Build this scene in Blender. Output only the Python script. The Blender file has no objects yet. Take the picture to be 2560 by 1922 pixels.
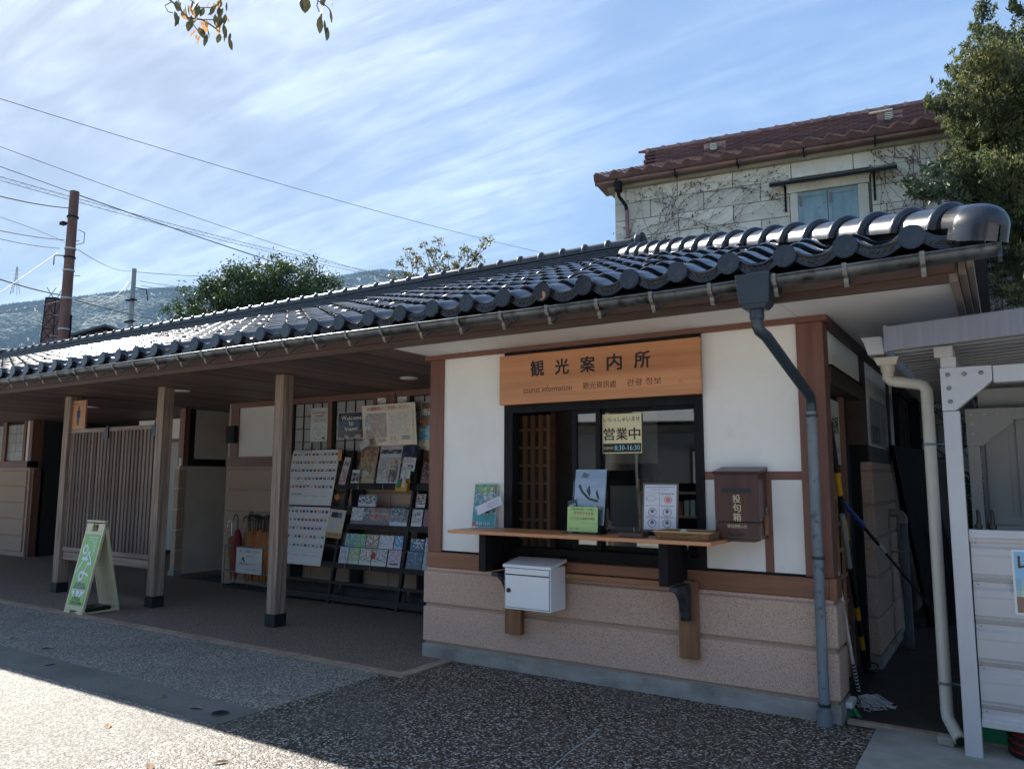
import bpy, bmesh, math, random
from mathutils import Vector, Matrix, noise
R = math.radians
rng = random.Random(7)
scn = bpy.context.scene
COL = scn.collection

# ------------------------------------------------------------------ camera
yaw, pitch, roll = .5722, .1222, .0031
cyw, syw, cp, sp, cr, sr = math.cos(yaw), math.sin(yaw), math.cos(pitch), math.sin(pitch), math.cos(roll), math.sin(roll)
fwd = Vector((-syw, cyw, 0)); rgt = Vector((cyw, syw, 0)); upv = Vector((0, 0, 1))
f2 = fwd*cp + upv*sp; u2 = upv*cp - fwd*sp
r3 = rgt*cr + u2*sr; u3 = u2*cr - rgt*sr
cam = bpy.data.cameras.new('camera'); cam_o = bpy.data.objects.new('camera', cam); COL.objects.link(cam_o)
cm = Matrix((r3, u3, -f2)).transposed().to_4x4(); cm.translation = Vector((.9922, -5.4636, 1.55))
cam_o.matrix_world = cm
cam.sensor_width = 36; cam.lens = 36*1907.755/2560
cam.clip_start = .05; cam.clip_end = 20000
scn.camera = cam_o

# ------------------------------------------------------------------ world, sun, exposure
SUN = Vector((-.744, .276, .608)).normalized()
SUN_EL = math.asin(SUN.z); SUN_AZ = math.atan2(SUN.x, SUN.y)
w = bpy.data.worlds.new('World'); scn.world = w; w.use_nodes = True
nt = w.node_tree; nt.nodes.clear()
N = nt.nodes.new
out = N('ShaderNodeOutputWorld'); bg = N('ShaderNodeBackground'); sky = N('ShaderNodeTexSky')
sky.sky_type = 'NISHITA'; sky.sun_disc = False; sky.sun_elevation = SUN_EL; sky.sun_rotation = SUN_AZ
sky.air_density = 1.0; sky.dust_density = .7; sky.ozone_density = 4.0; sky.altitude = 100
tc = N('ShaderNodeTexCoord'); sep = N('ShaderNodeSeparateXYZ'); nt.links.new(tc.outputs['Generated'], sep.inputs[0])
def mth(op, a, b=None, c=None):
    n = N('ShaderNodeMath'); n.operation = op
    for i, v in enumerate((a, b, c)):
        if v is None: continue
        if isinstance(v, (int, float)): n.inputs[i].default_value = v
        else: nt.links.new(v, n.inputs[i])
    return n.outputs[0]
zz = mth('ADD', mth('MAXIMUM', sep.outputs[2], 0.0), .12)
px = mth('DIVIDE', sep.outputs[0], zz); py = mth('DIVIDE', sep.outputs[1], zz)
cmb = N('ShaderNodeCombineXYZ'); nt.links.new(px, cmb.inputs[0]); nt.links.new(py, cmb.inputs[1])
def cloud(scale, rot, stretch, lo, hi, detail=8, dist=.6):
    mp = N('ShaderNodeMapping'); mp.inputs['Rotation'].default_value = (0, 0, rot); mp.inputs['Scale'].default_value = stretch
    nt.links.new(cmb.outputs[0], mp.inputs[0])
    no = N('ShaderNodeTexNoise'); no.inputs['Scale'].default_value = scale; no.inputs['Detail'].default_value = detail
    no.inputs['Roughness'].default_value = .58; no.inputs['Distortion'].default_value = dist
    nt.links.new(mp.outputs[0], no.inputs['Vector'])
    mr = N('ShaderNodeMapRange'); mr.interpolation_type = 'SMOOTHSTEP'
    mr.inputs['From Min'].default_value = lo; mr.inputs['From Max'].default_value = hi
    nt.links.new(no.outputs['Fac'], mr.inputs['Value']); return mr.outputs[0]
c1 = cloud(.55, .5, (1, 1.5, 1), .39, .74, 6, .3)
c2 = cloud(3.2, .75, (.42, 2.2, 1), .34, .78, 15, 1.4)
c3 = cloud(11, .62, (.5, 1.8, 1), .30, .75, 12, 1.0)
cl = mth('MULTIPLY', c1, mth('ADD', mth('ADD', mth('MULTIPLY', c2, .62), mth('MULTIPLY', c3, .22)), .2))
cl = mth('MINIMUM', mth('MULTIPLY', cl, mth('ADD', .75, mth('MULTIPLY', sep.outputs[0], -.5))), .9)
SKK = 1/1.0; SKG = .72   # soft shoulder: compresses sky brightness to even out the glare round the sun
mixc = N('ShaderNodeMix'); mixc.data_type = 'RGBA'
cl_col = N('ShaderNodeMix'); cl_col.data_type = 'RGBA'; cl_col.blend_type = 'MIX'; cl_col.inputs['Factor'].default_value = .85
cl_col.inputs['B'].default_value = (1.42, 1.62, 1.90, 1)
lum = N('ShaderNodeRGBToBW'); nt.links.new(sky.outputs[0], lum.inputs[0])
vd = N('ShaderNodeVectorMath'); vd.operation = 'SCALE'; nt.links.new(sky.outputs[0], vd.inputs[0]); nt.links.new(mth('DIVIDE', SKG, mth('ADD', mth('MULTIPLY', lum.outputs[0], SKK), 1)), vd.inputs['Scale'])
SKYC = vd.outputs[0]
nt.links.new(SKYC, cl_col.inputs['A'])
nt.links.new(cl, mixc.inputs['Factor']); nt.links.new(SKYC, mixc.inputs['A']); nt.links.new(cl_col.outputs['Result'], mixc.inputs['B'])
nt.links.new(mixc.outputs['Result'], bg.inputs[0]); bg.inputs[1].default_value = .15
nt.links.new(bg.outputs[0], out.inputs[0])
sl = bpy.data.lights.new('sun', 'SUN'); so = bpy.data.objects.new('sun', sl); COL.objects.link(so)
sl.energy = 2.4; sl.angle = R(.53); sl.color = (1, .955, .88)
so.rotation_euler = SUN.to_track_quat('Z', 'Y').to_euler(); so.location = (-8, 3, 12)
scn.view_settings.view_transform = 'Standard'; scn.view_settings.look = 'None'
scn.view_settings.exposure = 2.45; scn.view_settings.gamma = 1; scn.view_settings.use_curve_mapping = False
scn.cycles.max_bounces = 10; scn.cycles.diffuse_bounces = 6; scn.cycles.transparent_max_bounces = 12; scn.cycles.volume_bounces = 3
scn.cycles.use_denoising = True; scn.cycles.sample_clamp_indirect = 6; scn.cycles.caustics_reflective = False

# ------------------------------------------------------------------ materials
def M(name, c1, c2=None, rough=.6, scale=8, st=(1, 1, 1), bump=0, bscale=None, metal=0, spec=.5, coat=0, rand=0, detail=5, lo=.35, hi=.65, bst=None, c3=None, c3scale=1.5, c3lo=.5, c3hi=.7, rvar=0):
    m = bpy.data.materials.new(name); m.use_nodes = True
    t = m.node_tree; L = t.links.new; b = t.nodes['Principled BSDF']
    b.inputs['Roughness'].default_value = rough; b.inputs['Metallic'].default_value = metal
    b.inputs['Specular IOR Level'].default_value = spec; b.inputs['Coat Weight'].default_value = coat
    b.inputs['Coat Roughness'].default_value = .08
    co = t.nodes.new('ShaderNodeTexCoord')
    def nz(sc, s, d):
        mp = t.nodes.new('ShaderNodeMapping'); mp.inputs['Scale'].default_value = s; L(co.outputs['Object'], mp.inputs[0])
        n = t.nodes.new('ShaderNodeTexNoise'); n.inputs['Scale'].default_value = sc; n.inputs['Detail'].default_value = d
        n.inputs['Roughness'].default_value = .6; L(mp.outputs[0], n.inputs['Vector']); return n.outputs['Fac']
    col = None
    if c2:
        n = nz(scale, st, detail); rp = t.nodes.new('ShaderNodeValToRGB')
        rp.color_ramp.elements[0].position = lo; rp.color_ramp.elements[1].position = hi
        rp.color_ramp.elements[0].color = (*c1, 1); rp.color_ramp.elements[1].color = (*c2, 1)
        L(n, rp.inputs[0]); col = rp.outputs[0]
    else:
        rg = t.nodes.new('ShaderNodeRGB'); rg.outputs[0].default_value = (*c1, 1); col = rg.outputs[0]
    if c3:
        n = nz(c3scale, (1, 1, 1), 6); mr = t.nodes.new('ShaderNodeMapRange'); mr.inputs[1].default_value = c3lo; mr.inputs[2].default_value = c3hi
        L(n, mr.inputs[0]); mx = t.nodes.new('ShaderNodeMix'); mx.data_type = 'RGBA'; L(mr.outputs[0], mx.inputs['Factor'])
        L(col, mx.inputs['A']); mx.inputs['B'].default_value = (*c3, 1); col = mx.outputs['Result']
    if rand:
        oi = t.nodes.new('ShaderNodeObjectInfo'); mr = t.nodes.new('ShaderNodeMapRange')
        mr.inputs[3].default_value = 1-rand; mr.inputs[4].default_value = 1+rand; L(oi.outputs['Random'], mr.inputs[0])
        hs = t.nodes.new('ShaderNodeHueSaturation'); L(col, hs.inputs['Color']); L(mr.outputs[0], hs.inputs['Value']); col = hs.outputs[0]
    L(col, b.inputs['Base Color'])
    if rvar:
        n = nz(3.1, (1, 1, 1), 6); mr = t.nodes.new('ShaderNodeMapRange'); mr.inputs[1].default_value = .3; mr.inputs[2].default_value = .7
        mr.inputs[3].default_value = max(.02, rough-rvar); mr.inputs[4].default_value = rough+rvar; L(n, mr.inputs[0]); L(mr.outputs[0], b.inputs['Roughness'])
    if bump:
        n = nz(bscale or scale*3, bst or st, 6); bp = t.nodes.new('ShaderNodeBump'); bp.inputs['Strength'].default_value = bump
        bp.inputs['Distance'].default_value = .01; L(n, bp.inputs['Height']); L(bp.outputs[0], b.inputs['Normal'])
    return m

def pebble(name, dark, cols, scale, rough=.75, bump=.8, fine=0, stain=None, grey=.0):
    m = bpy.data.materials.new(name); m.use_nodes = True
    t = m.node_tree; L = t.links.new; b = t.nodes['Principled BSDF']; b.inputs['Roughness'].default_value = rough
    co = t.nodes.new('ShaderNodeTexCoord')
    nz = t.nodes.new('ShaderNodeTexNoise'); nz.inputs['Scale'].default_value = scale*.6; nz.inputs['Detail'].default_value = 2
    L(co.outputs['Object'], nz.inputs['Vector'])
    mxv = t.nodes.new('ShaderNodeMix'); mxv.data_type = 'VECTOR'; mxv.inputs['Factor'].default_value = .012
    L(co.outputs['Object'], mxv.inputs['A']); L(nz.outputs['Color'], mxv.inputs['B'])
    vo = t.nodes.new('ShaderNodeTexVoronoi'); vo.inputs['Scale'].default_value = scale; vo.inputs['Randomness'].default_value = 1
    L(mxv.outputs['Result'], vo.inputs['Vector'])
    rp = t.nodes.new('ShaderNodeValToRGB'); cr_ = rp.color_ramp; cr_.interpolation = 'CONSTANT'
    sp_ = t.nodes.new('ShaderNodeSeparateColor'); L(vo.outputs['Color'], sp_.inputs[0]); L(sp_.outputs[0], rp.inputs[0])
    cr_.elements[0].color = (*cols[0], 1); cr_.elements[1].position = 1/len(cols); cr_.elements[1].color = (*cols[1], 1)
    for i in range(2, len(cols)):
        e = cr_.elements.new(i/len(cols)); e.color = (*cols[i], 1)
    mr = t.nodes.new('ShaderNodeMapRange'); mr.inputs[1].default_value = .42; mr.inputs[2].default_value = .62; L(vo.outputs['Distance'], mr.inputs[0])
    mr.inputs[1].default_value = .50; mr.inputs[2].default_value = .85
    mx = t.nodes.new('ShaderNodeMix'); mx.data_type = 'RGBA'; L(mr.outputs[0], mx.inputs['Factor']); L(rp.outputs[0], mx.inputs['A']); mx.inputs['B'].default_value = (*dark, 1)
    col = mx.outputs['Result']
    if stain:
        n2 = t.nodes.new('ShaderNodeTexNoise'); n2.inputs['Scale'].default_value = stain[1]; n2.inputs['Detail'].default_value = 7; n2.inputs['Roughness'].default_value = .65
        L(co.outputs['Object'], n2.inputs['Vector'])
        m2 = t.nodes.new('ShaderNodeMapRange'); m2.inputs[1].default_value = stain[2]; m2.inputs[2].default_value = stain[3]; m2.inputs[4].default_value = stain[4]
        L(n2.outputs['Fac'], m2.inputs[0])
        x2 = t.nodes.new('ShaderNodeMix'); x2.data_type = 'RGBA'; L(m2.outputs[0], x2.inputs['Factor']); L(col, x2.inputs['A']); x2.inputs['B'].default_value = (*stain[0], 1)
        col = x2.outputs['Result']
    L(col, b.inputs['Base Color'])
    iv = t.nodes.new('ShaderNodeMath'); iv.operation = 'SUBTRACT'; iv.inputs[0].default_value = 1; L(vo.outputs['Distance'], iv.inputs[1])
    bp = t.nodes.new('ShaderNodeBump'); bp.inputs['Strength'].default_value = bump; bp.inputs['Distance'].default_value = .5/scale; L(iv.outputs[0], bp.inputs['Height'])
    L(bp.outputs[0], b.inputs['Normal'])
    return m

def printmat(name, rough=.45, spec=.5, coat=0):
    m = bpy.data.materials.new(name); m.use_nodes = True; t = m.node_tree
    a = t.nodes.new('ShaderNodeAttribute'); a.attribute_name = 'Col'
    b = t.nodes['Principled BSDF']; b.inputs['Roughness'].default_value = rough; b.inputs['Coat Weight'].default_value = coat
    t.links.new(a.outputs['Color'], b.inputs['Base Color']); return m

def glassmat(name, refl=.12, tint=(.9, .94, .93)):
    m = bpy.data.materials.new(name); m.use_nodes = True; t = m.node_tree; t.nodes.clear(); L = t.links.new
    o = t.nodes.new('ShaderNodeOutputMaterial'); tr = t.nodes.new('ShaderNodeBsdfTransparent'); tr.inputs[0].default_value = (*tint, 1)
    gl = t.nodes.new('ShaderNodeBsdfGlossy'); gl.inputs['Roughness'].default_value = .01
    fr = t.nodes.new('ShaderNodeFresnel'); fr.inputs[0].default_value = 1.52
    mt = t.nodes.new('ShaderNodeMath'); mt.operation = 'MULTIPLY_ADD'; mt.inputs[1].default_value = 1.6; mt.inputs[2].default_value = refl-.05; mt.use_clamp = True
    L(fr.outputs[0], mt.inputs[0]); mx = t.nodes.new('ShaderNodeMixShader'); L(mt.outputs[0], mx.inputs[0]); L(tr.outputs[0], mx.inputs[1]); L(gl.outputs[0], mx.inputs[2]); L(mx.outputs[0], o.inputs[0])
    return m

def emis(name, c, s):
    m = bpy.data.materials.new(name); m.use_nodes = True; b = m.node_tree.nodes['Principled BSDF']
    b.inputs['Emission Color'].default_value = (*c, 1); b.inputs['Emission Strength'].default_value = s; b.inputs['Base Color'].default_value = (*c, 1); return m

PLASTER = M('white_plaster', (.85, .82, .765), (.89, .865, .81), .85, 3, bump=.2, bscale=60, c3=(.66, .64, .58), c3scale=2.2, c3lo=.60, c3hi=.95)
def wood(name, a, b, rough=.6, ax='z', rand=0, sc=14, bump=.35, coat=0):
    st = {'z': (1, 1, .06), 'x': (.06, 1, 1), 'y': (1, .06, 1)}[ax]
    return M(name, a, b, rough, sc, st, bump, sc*2.2, rand=rand, detail=8, lo=.3, hi=.7, coat=coat)
W_POST = wood('dark_stained_post', (.13, .055, .036), (.23, .10, .065), .5)
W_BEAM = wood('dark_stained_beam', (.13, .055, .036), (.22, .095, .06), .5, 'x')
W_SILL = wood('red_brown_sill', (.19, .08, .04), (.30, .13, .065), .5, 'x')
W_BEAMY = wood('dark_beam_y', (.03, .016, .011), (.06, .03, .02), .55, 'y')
W_GREY = wood('weathered_post', (.13, .085, .06), (.42, .32, .25), .8, 'z', sc=26, bump=.7)
W_GREYX = wood('weathered_rail', (.17, .12, .09), (.42, .33, .26), .8, 'x', sc=22, bump=.7)
W_SLAT = wood('weathered_slat', (.045, .03, .025), (.27, .20, .155), .8, 'z', rand=.35, sc=9, bump=.6)
W_CEIL = wood('ceiling_plank_wood', (.075, .045, .038), (.17, .105, .085), .55, 'y', rand=.5, sc=16)
W_FASC = wood('fascia_wood', (.05, .026, .018), (.10, .055, .038), .65, 'x')
W_OLD = wood('old_rafter', (.10, .075, .06), (.24, .19, .155), .8, 'y')
W_SIGN = wood('cedar_sign_wood', (.40, .15, .055), (.68, .31, .135), .45, 'x', sc=7, bump=.12)
W_COUNT = wood('counter_wood', (.55, .23, .10), (.64, .29, .13), .35, 'x', sc=10, bump=.08)
W_LEG = wood('bracket_post_wood', (.15, .07, .03), (.36, .18, .085), .55, 'z', sc=12)
W_LEDGE = wood('ledge_wood', (.17, .08, .035), (.36, .18, .085), .55, 'x', sc=12)
W_BOX = wood('mail_box_wood', (.045, .014, .012), (.085, .028, .02), .4, 'z', sc=12, bump=.15, coat=.2)
W_LATT = wood('lattice_door_wood', (.42, .22, .11), (.58, .33, .18), .55, 'z')
BLACKW = M('black_paint_wood', (.005, .005, .006), (.012, .012, .013), .6, 20, (1, 1, .2), .2, 60, spec=.2)
RACKM = M('rack_black_stain', (.014, .012, .012), (.030, .027, .025), .55, 12, (.2, 1, 1), .2, 40, rand=.2, spec=.3)
BOOT = M('black_metal_boot', (.010, .012, .015), (.02, .023, .027), .5, 9, bump=.1, spec=.35)
WAINS = pebble('wainscot_render', (.32, .21, .155), [(.60, .42, .32), (.66, .465, .355), (.69, .49, .38), (.62, .435, .33)], 190, .85, .35, stain=((.20, .145, .115), 120, .62, .78, .6))
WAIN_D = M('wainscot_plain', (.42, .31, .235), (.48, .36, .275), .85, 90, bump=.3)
PLINTH = M('concrete_plinth', (.27, .255, .225), (.38, .36, .325), .85, 5, (1, 1, 2.5), .25, 90, c3=(.11, .105, .10), c3scale=3, c3lo=.55, c3hi=.8)
TILE = M('black_glazed_tile', (.009, .011, .016), (.020, .022, .028), .21, 5, coat=.3, rand=.4, rvar=.10, c3=(.05, .048, .042), c3scale=5, c3lo=.60, c3hi=.85)
TILE_M = M('grey_ridge_tile', (.030, .036, .044), (.055, .062, .072), .42, 9, bump=.1, rand=.2, rvar=.08)
TILEHIP = M('glazed_hip_tile', (.010, .012, .017), (.018, .022, .030), .26, 7, coat=.3, rand=.12, bump=.03, bscale=45, rvar=.06)
MORTAR = M('black_mortar', (.008, .008, .009), (.016, .016, .016), .8, 30, bump=.3)
GUTTER = M('dark_galvanised_gutter', (.045, .05, .052), (.16, .17, .17), .38, 5, (1.2, .5, .5), .08, 60, metal=.55, lo=.3, hi=.8, c3=(.015, .016, .016), c3scale=9, c3lo=.52, c3hi=.66)
BRKT = M('gutter_bracket_metal', (.13, .13, .125), (.26, .25, .235), .5, 30, metal=.5, c3=(.16, .08, .05), c3scale=14, c3lo=.6, c3hi=.7)
PIPE_D = M('dark_blue_pipe', (.022, .034, .045), (.03, .045, .058), .35, 6)
PIPE_G = M('grey_paint_pipe', (.14, .165, .19), (.20, .23, .255), .55, 9, (1, 1, .4), .1, 50, c3=(.07, .085, .1), c3scale=16, c3lo=.58, c3hi=.68)
PIPE_C = M('cream_pipe', (.50, .47, .39), (.56, .53, .45), .4, 4)
SOFF = M('soffit_board', (.74, .73, .71), (.80, .79, .77), .8, 2.5, (1, .5, 1), .05)
IRON = M('black_iron', (.02, .026, .034), (.05, .06, .072), .45, 14, metal=.3, bump=.2)
WHITEM = M('white_box_metal', (.78, .79, .79), (.82, .83, .83), .35, 3)
BLACK = M('black_plastic', (.010, .010, .011), None, .45)
INK = M('black_ink', (.012, .012, .013), None, .6)
INK_R = M('red_ink', (.45, .03, .02), None, .6)
INK_W = M('white_ink', (.82, .82, .80), None, .6)
INK_B = M('brown_ink', (.10, .035, .018), None, .6)
INK_BL = M('blue_ink', (.05, .22, .5), None, .6)
INK_G = M('dark_green_ink', (.02, .07, .03), None, .6)
INK_GOLD = M('worn_relief_gold', (.10, .085, .05), (.03, .03, .028), .5, 60)
PRINT = printmat('printed_sheet', .5)
PRINT_G = printmat('laminated_sheet', .22, coat=.3)
GLASS = glassmat('window_glass', .09)
ACRYL = glassmat('clear_acrylic', .08, (.95, .97, .97))
FROST = M('frosted_pane', (.30, .29, .275), (.38, .37, .35), .35, 5, rand=.14)
DARKROOM = M('dark_room', (.02, .02, .022), None, .9)  # near black base, puts the darkness of unlit rooms into the colour
BEIGEW = M('corridor_wall', (.55, .50, .44), (.62, .57, .50), .85, 3)
SHEDP = M('shed_panel_paint', (.50, .475, .46), (.55, .525, .51), .42, 3, bump=.04)
SHEDW = M('shed_post_paint', (.50, .49, .49), (.55, .54, .54), .4, 3)
SHEDF = M('shed_fascia_paint', (.20, .195, .215), (.24, .235, .255), .4, 20, (3, 1, .1))
SHEDD = M('shed_dark_panel', (.36, .36, .355), (.41, .41, .405), .5, 3)
REDT = M('red_clay_tile', (.14, .075, .062), (.33, .20, .165), .45, 7, rand=.22, bump=.2)
REDT2 = M('red_ridge_tile', (.07, .034, .030), (.16, .075, .062), .65, 14, (.4, 1, 1), bump=.3, rand=.25)
COPPER = M('faded_copper_gutter', (.22, .125, .105), (.34, .20, .17), .5, 10, (.3, 1, 1), metal=.2, c3=(.1, .06, .05), c3scale=5, c3lo=.5, c3hi=.8)
STONE = M('tuff_stone', (.66, .63, .50), (.78, .75, .62), .9, 4, bump=.6, bscale=26, rand=.12, c3=(.36, .33, .24), c3scale=20, c3lo=.62, c3hi=.75)
STONEJ = M('stone_joint', (.17, .16, .13), None, .95)
BLUEDOOR = M('faded_blue_shutter', (.21, .33, .37), (.30, .42, .45), .6, 10, (1, 1, .3), .1, c3=(.18, .2, .2), c3scale=12, c3lo=.6, c3hi=.7)
DGREYM = M('dark_metal_awning', (.05, .07, .075), (.09, .11, .115), .5, 12)
VINE = M('dry_vine', (.075, .04, .035), (.14, .08, .065), .8, 20)
POLE_B = M('rusty_brown_pole', (.115, .055, .04), (.19, .10, .078), .7, 6, (1, 1, .25), bump=.1)
POLE_G = M('concrete_pole', (.30, .29, .27), (.40, .39, .36), .85, 8)
WIRE = M('black_wire', (.02, .02, .022), None, .6)
BARK = M('tree_bark', (.06, .045, .035), (.13, .10, .08), .9, 12, (1, 1, .3), .8)
def leafm(name, a, b, rough=.45, trans=.25):
    m = M(name, a, b, rough, 1.7, detail=3, lo=.4, hi=.6); t = m.node_tree; bb = t.nodes['Principled BSDF']
    tl = t.nodes.new('ShaderNodeBsdfTranslucent'); mx = t.nodes.new('ShaderNodeMixShader'); mx.inputs[0].default_value = trans+.1
    src = bb.inputs['Base Color'].links[0].from_socket; hs = t.nodes.new('ShaderNodeHueSaturation'); hs.inputs['Value'].default_value = 1.5; t.links.new(src, hs.inputs['Color'])
    t.links.new(hs.outputs[0], tl.inputs[0]); t.links.new(bb.outputs[0], mx.inputs[1]); t.links.new(tl.outputs[0], mx.inputs[2]); t.links.new(mx.outputs[0], t.nodes['Material Output'].inputs[0])
    return m
LEAF_T = leafm('glossy_evergreen_leaf', (.026, .052, .016), (.06, .10, .03), .55, .12)
LEAF_T2 = leafm('pale_new_leaf', (.13, .13, .045), (.20, .18, .06), .5, .1)
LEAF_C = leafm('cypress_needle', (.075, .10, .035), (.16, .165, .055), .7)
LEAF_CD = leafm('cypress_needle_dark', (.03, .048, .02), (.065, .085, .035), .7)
LEAF_H = leafm('hanging_leaf', (.05, .055, .022), (.08, .075, .03), .5, .1)
LEAF_HO = leafm('orange_hanging_leaf', (.42, .22, .08), (.52, .32, .13), .5, .3)
FOREST = M('hill_forest', (.028, .040, .022), (.055, .062, .032), .95, .02, detail=6, c3=(.20, .19, .13), c3scale=.011, c3lo=.56, c3hi=.66)
PEB_D = pebble('dark_pebble_paving', (.028, .020, .013), [(.085, .064, .042), (.19, .155, .115), (.03, .023, .016), (.32, .28, .22), (.05, .037, .025), (.11, .08, .054), (.52, .47, .40), (.035, .027, .019)], 78, .6, .9, stain=((.15, .135, .115), .7, .52, .64, .5))
PEB_L = pebble('light_pebble_paving', (.14, .13, .115), [(.22, .20, .165), (.40, .365, .305), (.08, .07, .058), (.28, .255, .21), (.56, .52, .45), (.14, .125, .10), (.33, .30, .25)], 92, .75, 1.0, stain=((.13, .12, .10), 1.3, .46, .66, .45))
PEB_F = M('fine_concrete_strip', (.16, .15, .13), (.24, .225, .195), .85, 60, bump=.5, bscale=220, c3=(.13, .125, .10), c3scale=2, c3lo=.45, c3hi=.7)
PEB_P = pebble('brown_porch_paving', (.05, .032, .023), [(.20, .15, .115), (.30, .23, .18), (.13, .095, .07), (.42, .33, .27), (.17, .125, .095)], 150, .7, .6, stain=((.17, .125, .10), 1.3, .4, .75, .5))
CONC = M('pale_concrete', (.30, .28, .245), (.38, .355, .315), .85, 6, bump=.3, bscale=90, c3=(.2, .185, .16), c3scale=1.6, c3lo=.5, c3hi=.75)
KERB = M('brown_kerb_tile', (.30, .215, .155), (.43, .33, .25), .75, 14, rand=.12, bump=.2)
ASPH = M('asphalt', (.05, .05, .05), (.075, .075, .072), .9, 40, bump=.5)
FABRIC = M('orange_umbrella_cloth', (.36, .13, .035), (.52, .20, .06), .75, 14, (1, 1, .3), rand=.12)
FABR_R = M('red_umbrella_cloth', (.20, .012, .022), (.30, .02, .035), .6, 14, (1, 1, .3))
FABR_T = M('tan_umbrella_cloth', (.28, .14, .06), (.38, .20, .09), .75, 14, (1, 1, .3))
CHROME = M('chrome_rod', (.55, .55, .55), None, .25, metal=1)
RACKS = M('stand_tube', (.20, .19, .175), (.28, .27, .25), .4, 20, metal=.4)
CREAM = M('cream_plastic', (.62, .57, .36), (.67, .62, .41), .45, 3)
WICK = M('wicker', (.14, .065, .03), (.38, .22, .10), .6, 55, (1, 1, 3), bump=.6)
BLUEP = M('blue_plastic', (.02, .07, .30), None, .35)
YEL = M('yellow_band', (.62, .33, .02), None, .45)
GREENP = M('green_plastic', (.01, .22, .10), None, .4)
REDP = M('red_plastic', (.35, .05, .04), None, .4)
WHITEP = M('white_painted_stick', (.62, .63, .62), (.7, .7, .69), .5, 9)
COTTON = M('mop_cotton', (.5, .5, .5), (.68, .68, .67), .9, 60)
LAMP = M('recessed_lamp_lens', (.72, .70, .64), None, .4)
GREYCL = M('grey_cladding', (.085, .09, .095), (.12, .125, .13), .6, 4, (6, 6, .2))
ROOFSH = M('pale_sheet_roof', (.42, .42, .41), (.5, .5, .49), .6, 6)
APPLE = M('orange_felt', (.50, .20, .08), None, .8)

# ------------------------------------------------------------------ mesh helpers
class MB:
    def __init__(s): s.v = []; s.f = []; s.c = []; s.usec = False; s.sm = []
    def add(s, vs, fs, c=None, smooth=False):
        o = len(s.v); s.v += [tuple(p) for p in vs]; s.f += [tuple(i+o for i in f) for f in fs]
        s.c += [c or (1, 1, 1)]*len(fs); s.sm += [smooth]*len(fs)
        if c: s.usec = True
        return s
    def box(s, x0, x1, y0, y1, z0, z1, c=None, m=None):
        vs = [Vector((x, y, z)) for z in (z0, z1) for y in (y0, y1) for x in (x0, x1)]
        if m: vs = [m @ p for p in vs]
        return s.add(vs, [(0, 2, 3, 1), (4, 5, 7, 6), (0, 1, 5, 4), (2, 6, 7, 3), (0, 4, 6, 2), (1, 3, 7, 5)], c)
    def quad(s, a, b, c_, d, c=None): return s.add([a, b, c_, d], [(0, 1, 2, 3)], c)
    def tube(s, pts, r, seg=8, cap=True, c=None, arc=None, smooth=True):
        pts = [Vector(p) for p in pts]; n = len(pts); rs = r if isinstance(r, (list, tuple)) else [r]*n
        rings = []; prev = None
        for i, p in enumerate(pts):
            t = (pts[min(i+1, n-1)]-pts[max(i-1, 0)]).normalized()
            if prev is None:
                a = Vector((0, 0, 1)) if abs(t.z) < .9 else Vector((1, 0, 0))
                x = t.cross(a).normalized()
            else:
                x = (prev - t*prev.dot(t)).normalized()
            prev = x; y = t.cross(x)
            rings.append([p + (x*math.cos(2*math.pi*k/seg)+y*math.sin(2*math.pi*k/seg))*rs[i] for k in range(seg)])
        vs = [q for rg in rings for q in rg]
        fs = [(i*seg+k, i*seg+(k+1) % seg, (i+1)*seg+(k+1) % seg, (i+1)*seg+k) for i in range(n-1) for k in range(seg)]
        s.add(vs, fs, c, smooth)
        if cap:
            s.add(rings[0], [tuple(range(seg))[::-1]], c); s.add(rings[-1], [tuple(range(seg))], c)
        return s
    def prism(s, poly, m, d, c=None):
        # poly: 2d outline, m: frame matrix, extruded by d along frame z
        n = len(poly); a = [m @ Vector((x, y, 0)) for x, y in poly]; b = [m @ Vector((x, y, d)) for x, y in poly]
        s.add(a+b, [tuple(range(n))[::-1], tuple(range(n, 2*n))]+[(i, (i+1) % n, n+(i+1) % n, n+i) for i in range(n)], c); return s
    def disc(s, m, r, d, seg=20, c=None):
        return s.prism([(r*math.cos(2*math.pi*k/seg), r*math.sin(2*math.pi*k/seg)) for k in range(seg)], m, d, c)
    def mesh(s, name, mat):
        me = bpy.data.meshes.new(name); me.from_pydata(s.v, [], s.f)
        if any(s.sm): me.polygons.foreach_set('use_smooth', s.sm)
        if s.usec:
            at = me.color_attributes.new('Col', 'FLOAT_COLOR', 'CORNER'); dat = []
            for f, c in zip(s.f, s.c): dat += [c[0], c[1], c[2], 1.0]*len(f)
            at.data.foreach_set('color', dat)
        for mm in (mat if isinstance(mat, (list, tuple)) else [mat]): me.materials.append(mm)
        me.update(); return me
    def build(s, name, mat, parent=None, bevel=0, kind=None, label=None):
        me = s.mesh(name, mat); return link(name, me, parent, bevel, kind, label)

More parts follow.
